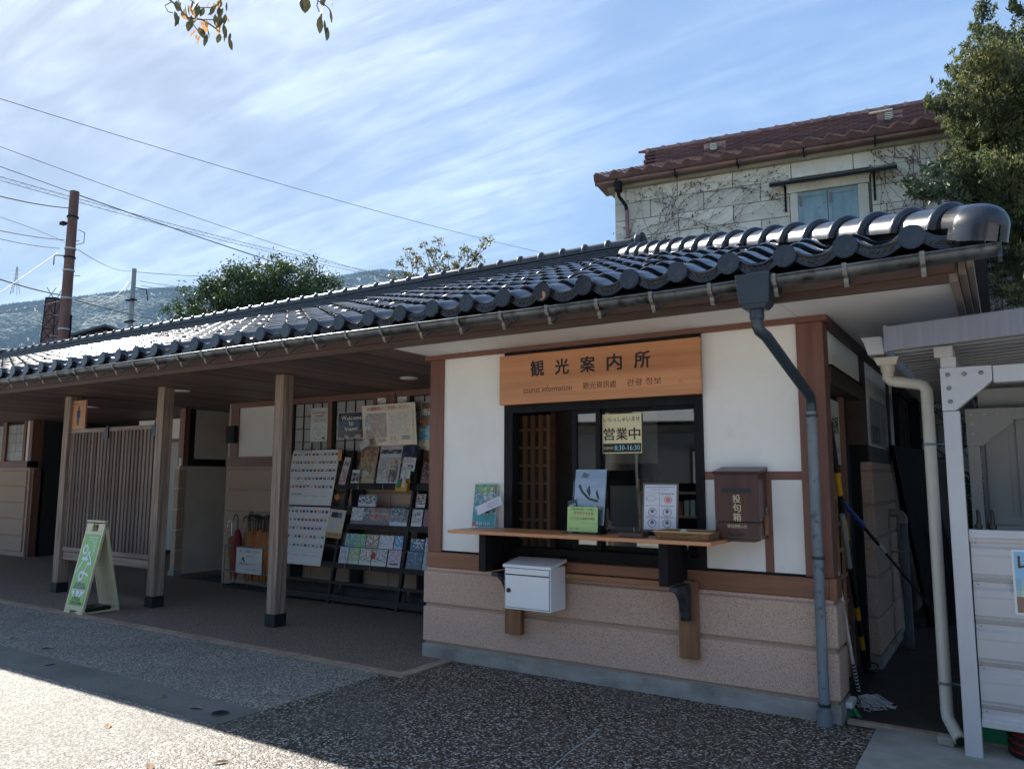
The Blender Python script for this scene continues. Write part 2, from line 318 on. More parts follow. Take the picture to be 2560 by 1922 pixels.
def wm(o):
    m = Matrix.LocRotScale(o.location, o.rotation_euler, o.scale)
    if o.parent: m = wm(o.parent) @ o.matrix_parent_inverse @ m
    return m
def link(name, me, parent=None, bevel=0, kind=None, label=None):
    o = bpy.data.objects.new(name, me); COL.objects.link(o)
    if parent:
        o.parent = parent; o.matrix_parent_inverse = wm(parent).inverted()
    elif len(me.vertices):
        xs = [v.co.x for v in me.vertices]; ys = [v.co.y for v in me.vertices]; zs = [v.co.z for v in me.vertices]
        c = Vector(((min(xs)+max(xs))/2, (min(ys)+max(ys))/2, min(zs)))
        me.transform(Matrix.Translation(-c)); o.location = c
    if bevel:
        b = o.modifiers.new('bevel', 'BEVEL'); b.width = bevel; b.segments = 2; b.limit_method = 'ANGLE'
    if kind: o['kind'] = kind
    if label: o['label'] = label
    return o
def tag(o, label, cat, group=None):
    o['label'] = label; o['category'] = cat
    if group: o['group'] = group
    return o
def thing(name, loc, label, cat, group=None):
    o = bpy.data.objects.new(name, None); COL.objects.link(o); o.location = loc; o.empty_display_size = .1
    return tag(o, label, cat, group)
def inst(src, name, parent, mat_w, label=None):
    # a new object sharing src mesh, placed by world matrix mat_w
    o = src.copy(); o.name = name; COL.objects.link(o)
    if parent:
        o.parent = parent; o.matrix_parent_inverse = wm(parent).inverted()
    o.location, q, o.scale = mat_w.decompose(); o.rotation_euler = q.to_euler()
    return o
def instm(me, name, parent, mat_w, kind=None):
    o = bpy.data.objects.new(name, me); COL.objects.link(o)
    if parent:
        o.parent = parent; o.matrix_parent_inverse = wm(parent).inverted()
    o.location, q, o.scale = mat_w.decompose(); o.rotation_euler = q.to_euler()
    return o
def copy_tree(o, loc=None, parent=None, rot=None):
    c = o.copy(); COL.objects.link(c)
    if parent:
        inv = o.matrix_parent_inverse.copy(); c.parent = parent; c.matrix_parent_inverse = inv
    if loc is not None: c.location = loc
    if rot is not None: c.rotation_euler = rot
    for ch in list(o.children): copy_tree(ch, None, c)
    return c
def bx(name, mat, parent, *a, bevel=0, label=None):
    return MB().box(*a).build(name, mat, parent, bevel, None, label)
def frame(o, right, up):
    r_ = Vector(right).normalized(); u_ = Vector(up).normalized(); n_ = r_.cross(u_).normalized(); u_ = n_.cross(r_)
    m = Matrix((r_, u_, n_)).transposed().to_4x4(); m.translation = Vector(o); return m
def text(s, h, m, mat, parent=None, name='lettering', bold=0, w=None, ext=.0012, align='LEFT', space=1.0, line=1.0):
    cu = bpy.data.curves.new('t', 'FONT'); cu.body = s; cu.size = 1; cu.resolution_u = 2; cu.extrude = 0; cu.offset = 0
    cu.align_x = align; cu.space_character = space; cu.space_line = line
    o = bpy.data.objects.new('t', cu); COL.objects.link(o)
    me = bpy.data.meshes.new_from_object(o); bpy.data.objects.remove(o)
    if not len(me.vertices): return None
    xs = [v.co.x for v in me.vertices]; ys = [v.co.y for v in me.vertices]
    sy = h/(max(ys)-min(ys)); sx = sy if w is None else w/(max(xs)-min(xs))
    ox = min(xs) if align == 'LEFT' else (min(xs)+max(xs))/2
    me.transform(m @ Matrix.Translation((0, 0, ext)) @ Matrix.Diagonal((sx, sy, 1, 1)) @ Matrix.Translation((-ox, -min(ys), 0)))
    if bold:
        b = MB(); vs = [v.co.copy() for v in me.vertices]; fs = [tuple(p.vertices) for p in me.polygons]; d = bold*h*.55
        rx = (m.to_3x3() @ Vector((1, 0, 0))).normalized(); ry_ = (m.to_3x3() @ Vector((0, 1, 0))).normalized(); rn = (m.to_3x3() @ Vector((0, 0, 1))).normalized()
        for q, (ax, ay) in enumerate(((-1, -1), (1, -1), (-1, 1), (1, 1), (0, 0), (-1, 0), (1, 0))):
            b.add([v+rx*ax*d+ry_*ay*d*.7+rn*.00012*q for v in vs], fs)
        me = b.mesh(name, mat); return link(name, me, parent)
    me.materials.clear(); me.materials.append(mat); me.name = name
    return link(name, me, parent)

# printed sheets: rects in sheet coordinates, every layer a hair above the last
def sheet(name, m, W, H, bg_c, rects=(), parent=None, mat=None, th=.003, label=None, cat=None, group=None, polys=()):
    b = MB(); b.box(0, W, 0, H, -th, 0, bg_c, m)
    for i, (x0, y0, x1, y1, c) in enumerate(rects):
        z = .0003+.00002*(i % 40)
        b.quad(m @ Vector((x0, y0, z)), m @ Vector((x1, y0, z)), m @ Vector((x1, y1, z)), m @ Vector((x0, y1, z)), c)
    for i, pc in enumerate(polys):
        pl, c = pc if isinstance(pc, tuple) else (pc, (.04, .05, .04))
        z = .0012+.00003*(i % 60); b.add([m @ Vector((x, y, z)) for x, y in pl], [tuple(range(len(pl)))], c)
    o = b.build(name, mat or PRINT, parent)
    if label: tag(o, label, cat, group)
    return o
def photo(rg, x0, y0, x1, y1, pal, n=6, m_=5, jit=.05):
    out_ = []
    for i in range(n):
        for j in range(m_):
            c = rg.choice(pal); k = 1+rg.uniform(-.25, .25); c = tuple(min(.85, max(.005, q*k)) for q in c)
            out_.append((x0+(x1-x0)*i/n, y0+(y1-y0)*j/m_, x0+(x1-x0)*(i+1)/n, y0+(y1-y0)*(j+1)/m_, c))
    return out_
def lines(x0, y0, x1, y1, n, c=(.08, .08, .08), rg=rng, th=.35):
    o_ = []; h = (y1-y0)/n
    for i in range(n):
        y = y1-h*(i+.7)
        x = x0
        while x < x1-h*.5:
            l = h*rg.uniform(.6, 2.2); xe = min(x1, x+l)
            o_.append((x, y, xe, y+h*th, c)); x = xe+h*.35
            if rg.random() < .08: break
    return o_
def circ(cx, cy, r, n=20, sy=1): return [(cx+r*math.cos(2*math.pi*k/n), cy+r*sy*math.sin(2*math.pi*k/n)) for k in range(n)]
def ringp(cx, cy, r, t, n=20, sy=1):
    o_ = []
    for k in range(n):
        a = 2*math.pi*k/n; b = 2*math.pi*(k+1)/n
        o_.append([(cx+r*math.cos(a), cy+r*sy*math.sin(a)), (cx+r*math.cos(b), cy+r*sy*math.sin(b)), (cx+(r-t)*math.cos(b), cy+(r-t)*sy*math.sin(b)), (cx+(r-t)*math.cos(a), cy+(r-t)*sy*math.sin(a))])
    return o_
def seg2(x0, y0, x1, y1, t):
    dx, dy = x1-x0, y1-y0; l = math.hypot(dx, dy) or 1; nx, ny = -dy/l*t/2, dx/l*t/2
    return [(x0-nx, y0-ny), (x1-nx, y1-ny), (x1+nx, y1+ny), (x0+nx, y0+ny)]
WALLF = lambda x, y, z: frame((x, y, z), (1, 0, 0), (0, 0, 1))

# ================================================================== GROUND
def slab(name, mat, x0, x1, y0, y1, z0, z1):
    return MB().box(x0, x1, y0, y1, z0, z1).build(name, mat, None, 0, 'structure')
MB().quad((-9000, -9000, -.06), (9000, -9000, -.06), (9000, 9000, -.06), (-9000, 9000, -.06)).build('ground', ASPH, None, 0, 'structure')
XB = -3.30; YK = -.7144; XK = -3.0744
CONC_BOUNCE = M('bounce_concrete', (.56, .535, .49), (.64, .615, .565), .85, 3, bump=.3, bscale=90)  # unseen paving behind the viewpoint, made pale to bounce light into the shade
slab('bounce_paving_middle', CONC_BOUNCE, XB, .20, -40, -4.604, -.05, .001)
slab('bounce_paving_left', CONC_BOUNCE, -40, XB-.004, -40, -4.604, -.05, .001)
slab('bounce_paving_right', CONC_BOUNCE, .204, 30, -40, -4.604, -.05, .001)
slab('pavement_dark_pebble', PEB_D, XB, .20, -4.6, -.0505, -.05, 0)
slab('pavement_light_pebble', PEB_L, -26, XB-.004, -1.87, YK, -.05, 0)
slab('pavement_smooth_strip', PEB_F, -26, XB-.004, -2.23, -1.874, -.05, .001)
slab('pavement_light_pebble_front', PEB_L, -40, XB-.004, -4.6, -2.234, -.05, 0)
slab('concrete_apron', CONC, .204, 30, -4.6, .02, -.05, .002)
slab('alley_floor', M('alley_dark_concrete', (.035, .03, .025), (.07, .06, .05), .7, 5, bump=.4, bscale=80), .0, 9, .024, 5.9, -.05, -.012)  # dark brown base, darker than the apron in front
slab('porch_floor', PEB_P, -26, XK-.1, YK+.1, 1.95, -.05, .003)
slab('porch_floor_corner', PEB_P, -3.4237, XK-.1, YK+.1, -.052, -.05, .004)
slab('toilet_floor', PEB_P, -26, -10.0, 1.954, 7, -.05, .002)
jl = MB().tube([(-1.24+.02*k+.006*math.sin(k*2.3), -1.0-.22*k, .0008) for k in range(12)], .0042, 6)
jl.build('pavement_joint', M('pale_joint', (.3, .3, .28), (.4, .4, .38), .9, 12), None, 0, 'structure')
# kerb made of single tiles
kerb = MB().box(-26, XK-.004, YK+.006, YK+.096, -.05, .004).build('kerb', KERB, None, 0, 'structure')
kt = MB().box(0, .592, 0, .1, 0, .052).mesh('kerb_tile', KERB)
for i in range(22):
    instm(kt, 'kerb_tile', kerb, Matrix.Translation((XK-.6*(i+1), YK, -.04+rng.uniform(-.001, .0015))))
for i in range(2):
    instm(kt, 'kerb_tile', kerb, Matrix.Translation((XK, YK+.1+i*.28, -.04)) @ Matrix.Rotation(R(90), 4, 'Z') @ Matrix.Diagonal((.47, 1, 1, 1)))
at = MB().box(0, 1.0, 0, .06, 0, .03).mesh('edge_stone', KERB)
for i in range(2): instm(at, 'edge_stone', kerb, Matrix.Translation((.03+i*1.005, .03, -.018)))
dr = thing('drain_cover', (-3.483, -2.071, 0), 'small dark round drain cover set in the smooth concrete strip', 'drain cover')
MB().disc(Matrix.Translation((-3.483, -2.071, .0)), .06, .006, 28).build('rim', M('drain_rim', (.12, .12, .12), None, .5, metal=.5), dr)
MB().disc(Matrix.Translation((-3.483, -2.071, .0)), .05, .009, 28).build('lid', IRON, dr)
for k in range(4): MB().box(-3.483-.035+.02*k, -3.483-.029+.02*k, -2.071-.03, -2.071+.03, .0092, .0105).build('slot', BLACK, dr)

# fallen leaves
lf = MB(); n_ = 7
top = [(.045*math.cos(2*math.pi*k/10)*(1 if k else 1.25), .02*math.sin(2*math.pi*k/10), .004+.006*math.sin(k)) for k in range(10)]
lf.add(top+[(0, 0, .001)], [(k, (k+1) % 10, 10) for k in range(10)])
LEAF_G = M('dry_leaf', (.22, .12, .06), (.36, .23, .13), .8, 20, rand=.3)
lme = lf.mesh('fallen_leaf', LEAF_G)
spots = [(-7.161, -1.683, 'reddish dry leaf lying by the left edge on the light pebble paving'), (-6.452, -1.71, 'long curled dry leaf beside the smooth concrete strip at far left'),
 (-5.787, -2.012, 'pale leaf lying on the smooth concrete strip at its left end'), (-4.137, -2.049, 'pale leaf in the middle of the smooth concrete strip'),
 (-3.708, -2.093, 'small pale leaf just left of the round drain cover'), (-3.837, -2.621, 'pale leaf in the sunlit paving near the bottom left'),
 (-2.99, -2.871, 'brown leaf on the sunlit dark pebbles at the bottom edge'), (-2.718, -2.624, 'brown leaf on dark pebbles at the edge of the roof shadow'), (-3.295, -.66, 'yellowish leaf on the porch floor beside the kerb corner'), (-1.62, -.42, 'greenish leaf against the concrete plinth below the white box')]
for x, y, l in spots:
    o = instm(lme, 'fallen_leaf', None, Matrix.Translation((x, y, .003)) @ Matrix.Rotation(rng.uniform(0, 6), 4, 'Z') @ Matrix.Rotation(rng.uniform(-.2, .2), 4, 'X') @ Matrix.Scale(rng.uniform(.7, 1.1), 4))
    tag(o, l, 'leaf', 'fallen leaves on the paving')

# ================================================================== BUILDING
P = .328; XE0 = .642; YE = -.93; SL = .365; SA = math.atan(SL)
ZE = 2.79; YR = 2.85; XRL = -18.3; XRR = -2.85; XCR = .97; XCL = -22.05
bd = thing('station_building', (-8, 1, 0), 'long single-storey building with black glazed tile roof, white plaster and brown timber', 'building')
def part(mb, name, mat, parent=bd, bevel=0, label=None): return mb.build(name, mat, parent, bevel, None, label)
B = lambda *a: MB().box(*a)

# --- plinth and wainscot of the office
X1 = .0113; XL = -3.4237; YB = -.05
part(B(XL, X1, YB-.004, .12, -.04, .115), 'plinth', PLINTH, bevel=.006)
part(B(-.13, X1, .1205, .3, -.04, .115), 'plinth', PLINTH)
part(B(XL, XL+.15, .121, 1.95, -.04, .115), 'plinth', PLINTH)
def wblock(z0, z1, name='wainscot_block', in_=0):
    part(B(XL+in_, X1-in_, YB+in_, .1, z0, z1), name, WAINS, bevel=.012)
    part(B(-.12, X1-in_, .1, .28, z0, z1), name, WAINS, bevel=.012)
    part(B(XL+in_, XL+.12, .1, 1.95, z0, z1), name, WAINS, bevel=.012)
wblock(.135, .432); wblock(.46, .735); wblock(.738, .768, 'wainscot_cap', .02)
part(B(XL+.02, X1-.02, YB+.022, .09, .112, .74), 'wall_core', WAIN_D)
part(B(-.1, X1-.02, .09, .27, .112, .74), 'wall_core', WAIN_D)
# --- timber sill, posts, plate
part(B(-3.41, .012, -.032, .10, .77, .90), 'sill_beam', W_SILL, bevel=.005)
part(B(-.03, .016, -.04, .16, .765, .905), 'sill_end', W_SILL, bevel=.005)
part(B(-3.405, -3.255, -.022, .12, .90, 2.622), 'corner_post', W_POST, bevel=.005)
part(B(-.176, .0, -.022, .15, .905, 2.622), 'corner_post', W_POST, bevel=.005)
part(B(-3.46, .03, -.035, .12, 2.622, 2.662), 'wall_plate', W_BEAM)
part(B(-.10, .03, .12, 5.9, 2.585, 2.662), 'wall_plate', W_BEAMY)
# plaster panels on the front
def plas(x0, x1, z0, z1, y0=0, y1=.05, parent=bd): return part(B(x0, x1, y0, y1, z0, z1), 'plaster_panel', PLASTER, parent)
plas(-3.255, -2.592, .917, 2.622); plas(-.854, -.176, 1.603, 2.622); plas(-.854, -.441, .917, 1.545); plas(-.383, -.176, .917, 1.545)
part(B(-3.255, -2.592, -.004, .05, .90, .917), 'black_flashing', BLACKW); part(B(-.854, -.176, -.004, .05, .90, .917), 'black_flashing', BLACKW)
part(B(-.854, -.176, -.006, .05, 1.547, 1.601), 'timber_rail', W_BEAM); part(B(-.439, -.385, -.006, .05, .917, 1.545), 'timber_stud', W_POST)
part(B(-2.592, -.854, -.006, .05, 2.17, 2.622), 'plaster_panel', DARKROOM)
# --- window of the office
wn = part(B(-2.592, -2.508, -.02, .09, .986, 2.17), 'window', BLACKW)
part(B(-.911, -.854, -.02, .09, .986, 2.17), 'frame_side', BLACKW, wn)
part(B(-2.508, -.911, -.02, .09, 2.10, 2.17), 'frame_head', BLACKW, wn)
part(B(-2.592, -.854, -.03, .10, .90, .986), 'frame_sill', BLACKW, wn)
for k in range(3): part(B(-2.508, -.911, -.034, -.028, .925+.02*k, .932+.02*k), 'track', BLACKW, wn)
part(B(-1.959, -1.918, .02, .05, .986, 2.10), 'stile', BLACKW, wn); part(B(-1.742, -1.707, .02, .05, .986, 2.10), 'stile', BLACKW, wn)
part(B(-1.742, -1.707, .055, .08, .986, 2.10), 'stile', BLACKW, wn); part(B(-.945, -.911, .055, .08, .986, 2.10), 'stile', BLACKW, wn)
for a, b, y in ((-1.918, -1.742, .02), (-1.707, -.945, .055)):
    part(B(a, b, y, y+.03, .986, 1.03), 'bottom_rail', BLACKW, wn); part(B(a, b, y, y+.03, 2.07, 2.10), 'top_rail', BLACKW, wn)
part(B(-1.918, -1.742, .034, .038, 1.03, 2.07), 'pane', GLASS, wn); part(B(-1.707, -.945, .067, .071, 1.03, 2.07), 'pane', GLASS, wn)
# inner wooden ledge under the window
part(B(-2.5, -1.05, -.08, -.032, .822, .896), 'ledge', W_SILL); part(B(-2.36, -1.00, -.12, -.052, .775, .815), 'ledge', W_LEDGE, bevel=.004)
# --- office interior seen through the window
rm = part(B(-3.25, -.1, 1.9, 1.94, -.04, 2.66), 'interior_wall', BEIGEW)
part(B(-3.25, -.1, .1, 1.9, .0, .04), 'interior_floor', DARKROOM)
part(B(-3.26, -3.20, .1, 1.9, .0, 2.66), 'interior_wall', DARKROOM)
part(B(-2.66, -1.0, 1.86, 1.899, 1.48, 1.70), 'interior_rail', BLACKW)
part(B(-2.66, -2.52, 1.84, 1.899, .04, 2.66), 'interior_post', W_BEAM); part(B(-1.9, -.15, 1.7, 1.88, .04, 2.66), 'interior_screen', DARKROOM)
ld = part(B(-3.03, -2.97, .78, .82, .04, 2.2), 'interior_lattice_door', W_LATT)
for k in range(4): part(B(-2.90+.088*k, -2.868+.088*k, .775, .81, .04, 2.15), 'upright', W_LATT, ld)
for k in range(11): part(B(-3.0, -2.58, .80, .83, .30+.17*k, .325+.17*k), 'crossbar', W_LATT, ld)
part(B(-2.97, -2.58, .835, .84, .04, 2.15), 'backing', M('door_glass_dim', (.10, .08, .06), (.16, .13, .1), .5, 6), ld)
part(B(-2.585, -2.54, .77, .83, .04, 2.2), 'jamb', W_BEAM, ld)
# interior shelf with goods, behind the glass
shf = thing('display_shelf', (-1.45, .95, .04), 'dim display shelf of goods seen through the office window', 'shelf')
for z in (1.0, 1.22, 1.42): part(B(-1.75, -1.1, .85, 1.1, z, z+.02), 'shelf_board', W_LATT, shf)
for x in (-1.75, -1.12): part(B(x, x+.02, .85, 1.1, .04, 1.55), 'shelf_side', W_LATT, shf)
for k in range(11):
    c = rng.choice([(.6, .6, .5), (.5, .42, .1), (.35, .08, .05), (.2, .3, .25), (.55, .5, .45)])
    b_ = MB().box(-1.72+.055*k, -1.68+.055*k, .87, .92, 1.24, 1.24+rng.uniform(.08, .14), c); tag(b_.build('goods_box', PRINT), 'small box of goods on the dim shelf behind the office window', 'box', 'boxes on the indoor shelf')

# --- right side wall (towards the alley)
part(B(-.05, -.004, .15, 1.49, 2.34, 2.585), 'plaster_panel', PLASTER)
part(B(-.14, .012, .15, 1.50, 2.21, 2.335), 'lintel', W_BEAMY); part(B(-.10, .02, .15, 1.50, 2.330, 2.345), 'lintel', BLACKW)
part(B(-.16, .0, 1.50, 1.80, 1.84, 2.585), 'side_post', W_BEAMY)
dp = part(B(-.15, -.125, .16, 1.14, .05, 2.21), 'sliding_door', BLACKW)
for k in range(7): part(B(-.125, -.105, .18, 1.12, .2+.2*k, .225+.2*k), 'rail', W_LATT, dp)
for k in range(5): part(B(-.122, -.102, .2+.2*k, .22+.2*k, .06, 1.6), 'bar', W_LATT, dp)
part(B(-.16, -.09, 1.15, 1.24, 0, 2.21), 'door_jamb', W_POST); part(B(-.17, -.12, 1.24, 1.66, 0, 2.21), 'door_jamb', BLACKW); part(B(-.16, -.06, 1.66, 1.72, 0, 1.84), 'door_jamb', BLACKW)
part(B(-.05, -.004, 1.83, 3.2, 1.84, 2.585), 'plaster_panel', PLASTER)
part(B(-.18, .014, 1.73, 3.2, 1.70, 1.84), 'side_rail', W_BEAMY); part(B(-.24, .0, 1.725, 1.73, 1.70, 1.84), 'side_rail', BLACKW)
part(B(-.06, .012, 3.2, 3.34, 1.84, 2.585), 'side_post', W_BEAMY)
for z0, z1 in ((.10, .385), (.405, .72), (.74, 1.035), (1.055, 1.32), (1.34, 1.62)):
    part(B(-.24, .028, 1.735, 3.20, z0, z1), 'pier_block', WAINS, bevel=.012)
part(B(-.22, .01, 1.755, 3.18, -.04, 1.70), 'wall_core', WAIN_D); part(B(-.235, .022, 1.745, 3.19, 1.635, 1.70), 'wainscot_cap', WAINS, bevel=.01)
part(B(-.25, .03, 1.73, 3.22, -.04, .09), 'plinth', PLINTH)
sw = part(B(-.03, .05, 3.75, 3.83, 1.88, 2.57), 'side_window', BLACKW)
part(B(-.03, .12, 5.3, 5.36, 1.86, 2.57), 'frame_side', BLACKW, sw); part(B(-.03, .05, 3.83, 5.3, 2.5, 2.57), 'frame_head', BLACKW, sw); part(B(-.03, .06, 3.75, 5.36, 1.82, 1.88), 'frame_sill', BLACKW, sw)
for y in (4.15, 4.5, 4.9): part(B(-.01, .03, y, y+.05, 1.88, 2.5), 'stile', W_BEAMY, sw)
part(B(-.01, .0, 3.83, 5.3, 1.88, 2.5), 'pane', GLASS, sw)
part(B(-.05, -.004, 3.34, 3.75, 1.84, 2.585), 'plaster_panel', PLASTER)
part(B(-.06, -.01, 3.2, 5.9, -.04, 1.83), 'plaster_panel', WAIN_D); part(B(-.05, -.004, 5.36, 5.9, 1.84, 2.585), 'plaster_panel', PLASTER)
ml = thing('wall_lamp', (.09, 5.5, 1.75), 'small grey lamp box on the side wall beyond the dark window', 'lamp'); MB().box(.0, .12, 5.42, 5.56, 1.72, 2.0).build('lamp_body', DGREYM, ml, .02); MB().box(.121, .125, 5.44, 5.54, 1.76, 1.96).build('lamp_cover', FROST, ml)

# --- porch back wall (y = 1.95)
YW = 1.95
def wb(x0, x1, z0, z1, name, mat, y0=0., y1=.08, par=bd, bevel=0): return part(B(x0, x1, YW+y0, YW+y1, z0, z1), name, mat, par, bevel)
wb(-8.83, XL+.1, 2.583, 2.66, 'wall_plate', W_BEAM, -.03)
wb(-8.83, -8.645, 1.852, 2.583, 'wall_post', W_POST, -.02)
wb(-8.645, -7.88, 1.853, 2.583, 'plaster_panel', PLASTER); wb(-8.9, -7.5, 1.715, 1.85, 'wall_rail', W_BEAM, -.02)
wb(-7.88, -7.48, 1.853, 2.583, 'wall_post', BLACKW)
wb(-7.5, XL+.1, 1.78, 1.88, 'wall_rail', W_BEAM, -.02)
for z0, z1 in ((.10, .385), (.405, .72), (.74, 1.035), (1.055, 1.36), (1.385, 1.67)):
    for x0, x1 in ((-8.885, -7.0), (-6.995, -5.6), (-5.595, -4.3), (-4.295, XL+.1)):
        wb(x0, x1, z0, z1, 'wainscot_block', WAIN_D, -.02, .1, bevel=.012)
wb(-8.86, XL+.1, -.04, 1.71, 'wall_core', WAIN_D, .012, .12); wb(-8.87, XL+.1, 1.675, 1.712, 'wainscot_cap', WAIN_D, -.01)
def shoji(x0, n, z0=1.88, ncol=5):
    f = wb(x0-.035, x0, z0, 2.583, 'lattice_window', BLACKW, -.012, .05)
    for i in range(n):
        for j in range(4):
            zt = 2.574-.178*j; zb = max(zt-.17, z0)
            if zb < zt-.02: part(B(x0+.178*i+.004, x0+.178*(i+1)-.004, YW+.012, YW+.018, zb, zt), 'pane', FROST, f)
    for i in range(n+1): part(B(x0+.178*i-.004, x0+.178*i+.004, YW-.004, YW+.02, z0, 2.583), 'muntin', BLACKW, f)
    for j in range(5): part(B(x0, x0+.178*n, YW-.006, YW+.02, 2.574-.178*j, 2.582-.178*j), 'muntin', BLACKW, f)
    part(B(x0, x0+.178*n, YW+.03, YW+.05, z0, 2.583), 'backing', DARKROOM, f)
    return f
shoji(-7.44, 4); wb(-6.757, -6.676, 1.88, 2.583, 'wall_post', W_POST, -.03)
shoji(-6.63, 4); wb(-5.93, -5.885, 1.88, 2.583, 'wall_post', W_POST, -.03)
wb(-5.885, -5.696, 1.88, 2.63, 'plaster_panel', PLASTER, .0); wb(-5.696, -5.542, 1.88, 2.64, 'wall_post', W_POST, -.04); wb(-5.542, -5.354, 1.88, 2.63, 'plaster_panel', PLASTER, .0)
wb(-5.354, -5.309, 1.88, 2.583, 'wall_post', W_POST, -.03); shoji(-5.268, 4); wb(-4.54, -4.47, 1.88, 2.583, 'wall_post', W_POST, -.03); shoji(-4.42, 4)
wb(-3.70, XL+.1, 1.88, 2.583, 'plaster_panel', PLASTER)
part(B(-8.84, -8.65, YW-.09, YW-.022, 2.06, 2.316), 'meter_box', BLACKW)
# office left side wall facing the porch
part(B(-3.40, -3.35, .12, YW, .77, 2.66), 'plaster_panel', PLASTER); part(B(-3.415, -3.345, .12, YW, .768, .9), 'side_rail', W_BEAMY)

# --- partition wall at the toilet entrance
pt = lambda *a: B(*a)
part(B(-10.24, -10.1, 2.02, 2.11, 1.73, 2.66), 'partition_post', W_POST, bevel=.004); part(B(-10.22, -10.195, 2.11, 2.28, 1.85, 2.66), 'partition_post', BLACKW)
part(B(-10.24, -10.2, 2.28, 3.3, 1.85, 2.66), 'plaster_panel', BEIGEW); part(B(-10.25, -10.19, 2.11, 3.3, 1.73, 1.85), 'side_rail', BLACKW)
part(B(-10.26, -10.19, 2.16, 3.3, .02, 1.73), 'plaster_panel', BEIGEW)
for z0, z1 in ((.10, .385), (.405, .71), (.73, 1.035), (1.055, 1.36), (1.38, 1.68)):
    part(B(-10.32, -10.2, 2.03, 2.155, z0, z1), 'pier_block', WAIN_D, bevel=.01)
part(B(-10.31, -10.205, 2.045, 2.15, -.04, 1.73), 'wall_core', BEIGEW); part(B(-10.34, -10.19, 2.02, 2.16, -.04, .09), 'plinth', PLINTH)
part(B(-10.19, -8.9, 3.3, 3.36, -.04, 2.66), 'plaster_panel', BEIGEW)
part(B(-8.92, -8.84, 1.97, 3.3, -.04, 2.66), 'plaster_panel', BEIGEW)
ts = sheet('toilet_sign', frame((-10.2, 2.018, 1.735), (1, 0, 0), (0, 0, 1)), .055, .12, (.75, .76, .74), [(.024, .03, .032, .09, (.05, .1, .25)), (.022, .092, .034, .105, (.05, .1, .25))], None, PRINT, .004, 'small white pictogram plate on the toilet partition post', 'sign')
# inside of the toilet entrance
part(B(-13.5, -12.2, 3.96, 4.02, .1, 2.45), 'inner_door', M('white_door', (.62, .62, .60), None, .5)); part(B(-12.2, -10.24, 3.96, 4.0, 0, 2.66), 'corridor_wall', BEIGEW)
part(B(-15.1, -13.5, 4.2, 4.26, 0, 2.66), 'corridor_wall', DARKROOM)  # wall coloured near black to stand in for the shade of the passage
sheet('notice_plate', frame((-12.62, 3.955, 1.18), (1, 0, 0), (0, 0, 1)), .14, .16, (.6, .03, .03), [(.05, .04, .07, .12, (.8, .8, .8)), (.08, .04, .1, .09, (.8, .8, .8))], None, PRINT, .004, 'small red and white plate on the white toilet door', 'sign')
for k, (a, b) in enumerate(((-13.0, -12.5), (-12.0, -11.4))): part(B(a, b, 3.0, 3.04, 2.25, 2.62), 'transom_panel', PLASTER)
part(B(-13.6, -10.24, 2.98, 3.05, 2.19, 2.25), 'transom_beam', W_BEAM)
part(B(-12.45, -12.2, 2.97, 3.06, 2.25, 2.66), 'transom_post', W_POST)
# left block of the building
part(B(-15.28, -15.15, 2.10, 2.3, 1.73, 2.66), 'corner_post', W_POST); plas(-15.456, -15.281, 1.86, 2.66, 2.14, 2.2)
part(B(-15.53, -15.457, 2.11, 2.2, 1.86, 2.66), 'wall_post', W_POST); part(B(-18, -15.15, 2.1, 2.25, 1.73, 1.86), 'wall_rail', W_BEAM)
lw = part(B(-15.56, -15.53, 2.12, 2.2, 1.87, 2.6), 'lattice_window', BLACKW)
for i in range(4):
    for j in range(4): part(B(-15.735-.172*i+.004, -15.563-.172*i-.004, 2.15, 2.155, 1.875+.182*j, 2.05+.182*j), 'pane', FROST, lw)
part(B(-16.25, -15.56, 2.16, 2.2, 1.87, 2.6), 'backing', BLACKW, lw); part(B(-16.40, -16.25, 2.11, 2.2, 1.86, 2.66), 'wall_post', W_POST)
for i in range(4):
    for j in range(4): part(B(-16.59-.172*i+.004, -16.418-.172*i-.004, 2.15, 2.155, 1.875+.182*j, 2.05+.182*j), 'pane', FROST, lw)
for z0, z1 in ((.10, .385), (.405, .72), (.74, 1.035), (1.055, 1.36), (1.385, 1.67)): part(B(-18, -15.27, 2.10, 2.3, z0, z1), 'wainscot_block', WAIN_D, bevel=.012)
part(B(-18, -15.2, 2.13, 2.29, -.04, 1.73), 'wall_core', WAIN_D); part(B(-15.24, -15.12, 2.3, 4.2, 0, 2.66), 'plaster_panel', DARKROOM)  # end panel near black, shade of the opening put into its colour
part(B(-15.265, -15.12, 2.16, 2.36, -.04, 1.70), 'pier_block', W_BEAM)  # pier given dark beam colour to paint in the shade of the opening
part(B(-18, 0, 5.9, 5.96, 0, 2.66), 'rear_wall', PLASTER)

# --- porch posts
def porch_post(x):
    p = part(B(x+.008, x+.148, .076, .216, .12, 2.66), 'porch_post', W_GREY, bevel=.006)
    part(B(x, x+.156, .068, .224, 0, .135), 'boot', BOOT, p, bevel=.003); return p
for x in (-10.01, -7.819, -5.652): porch_post(x)
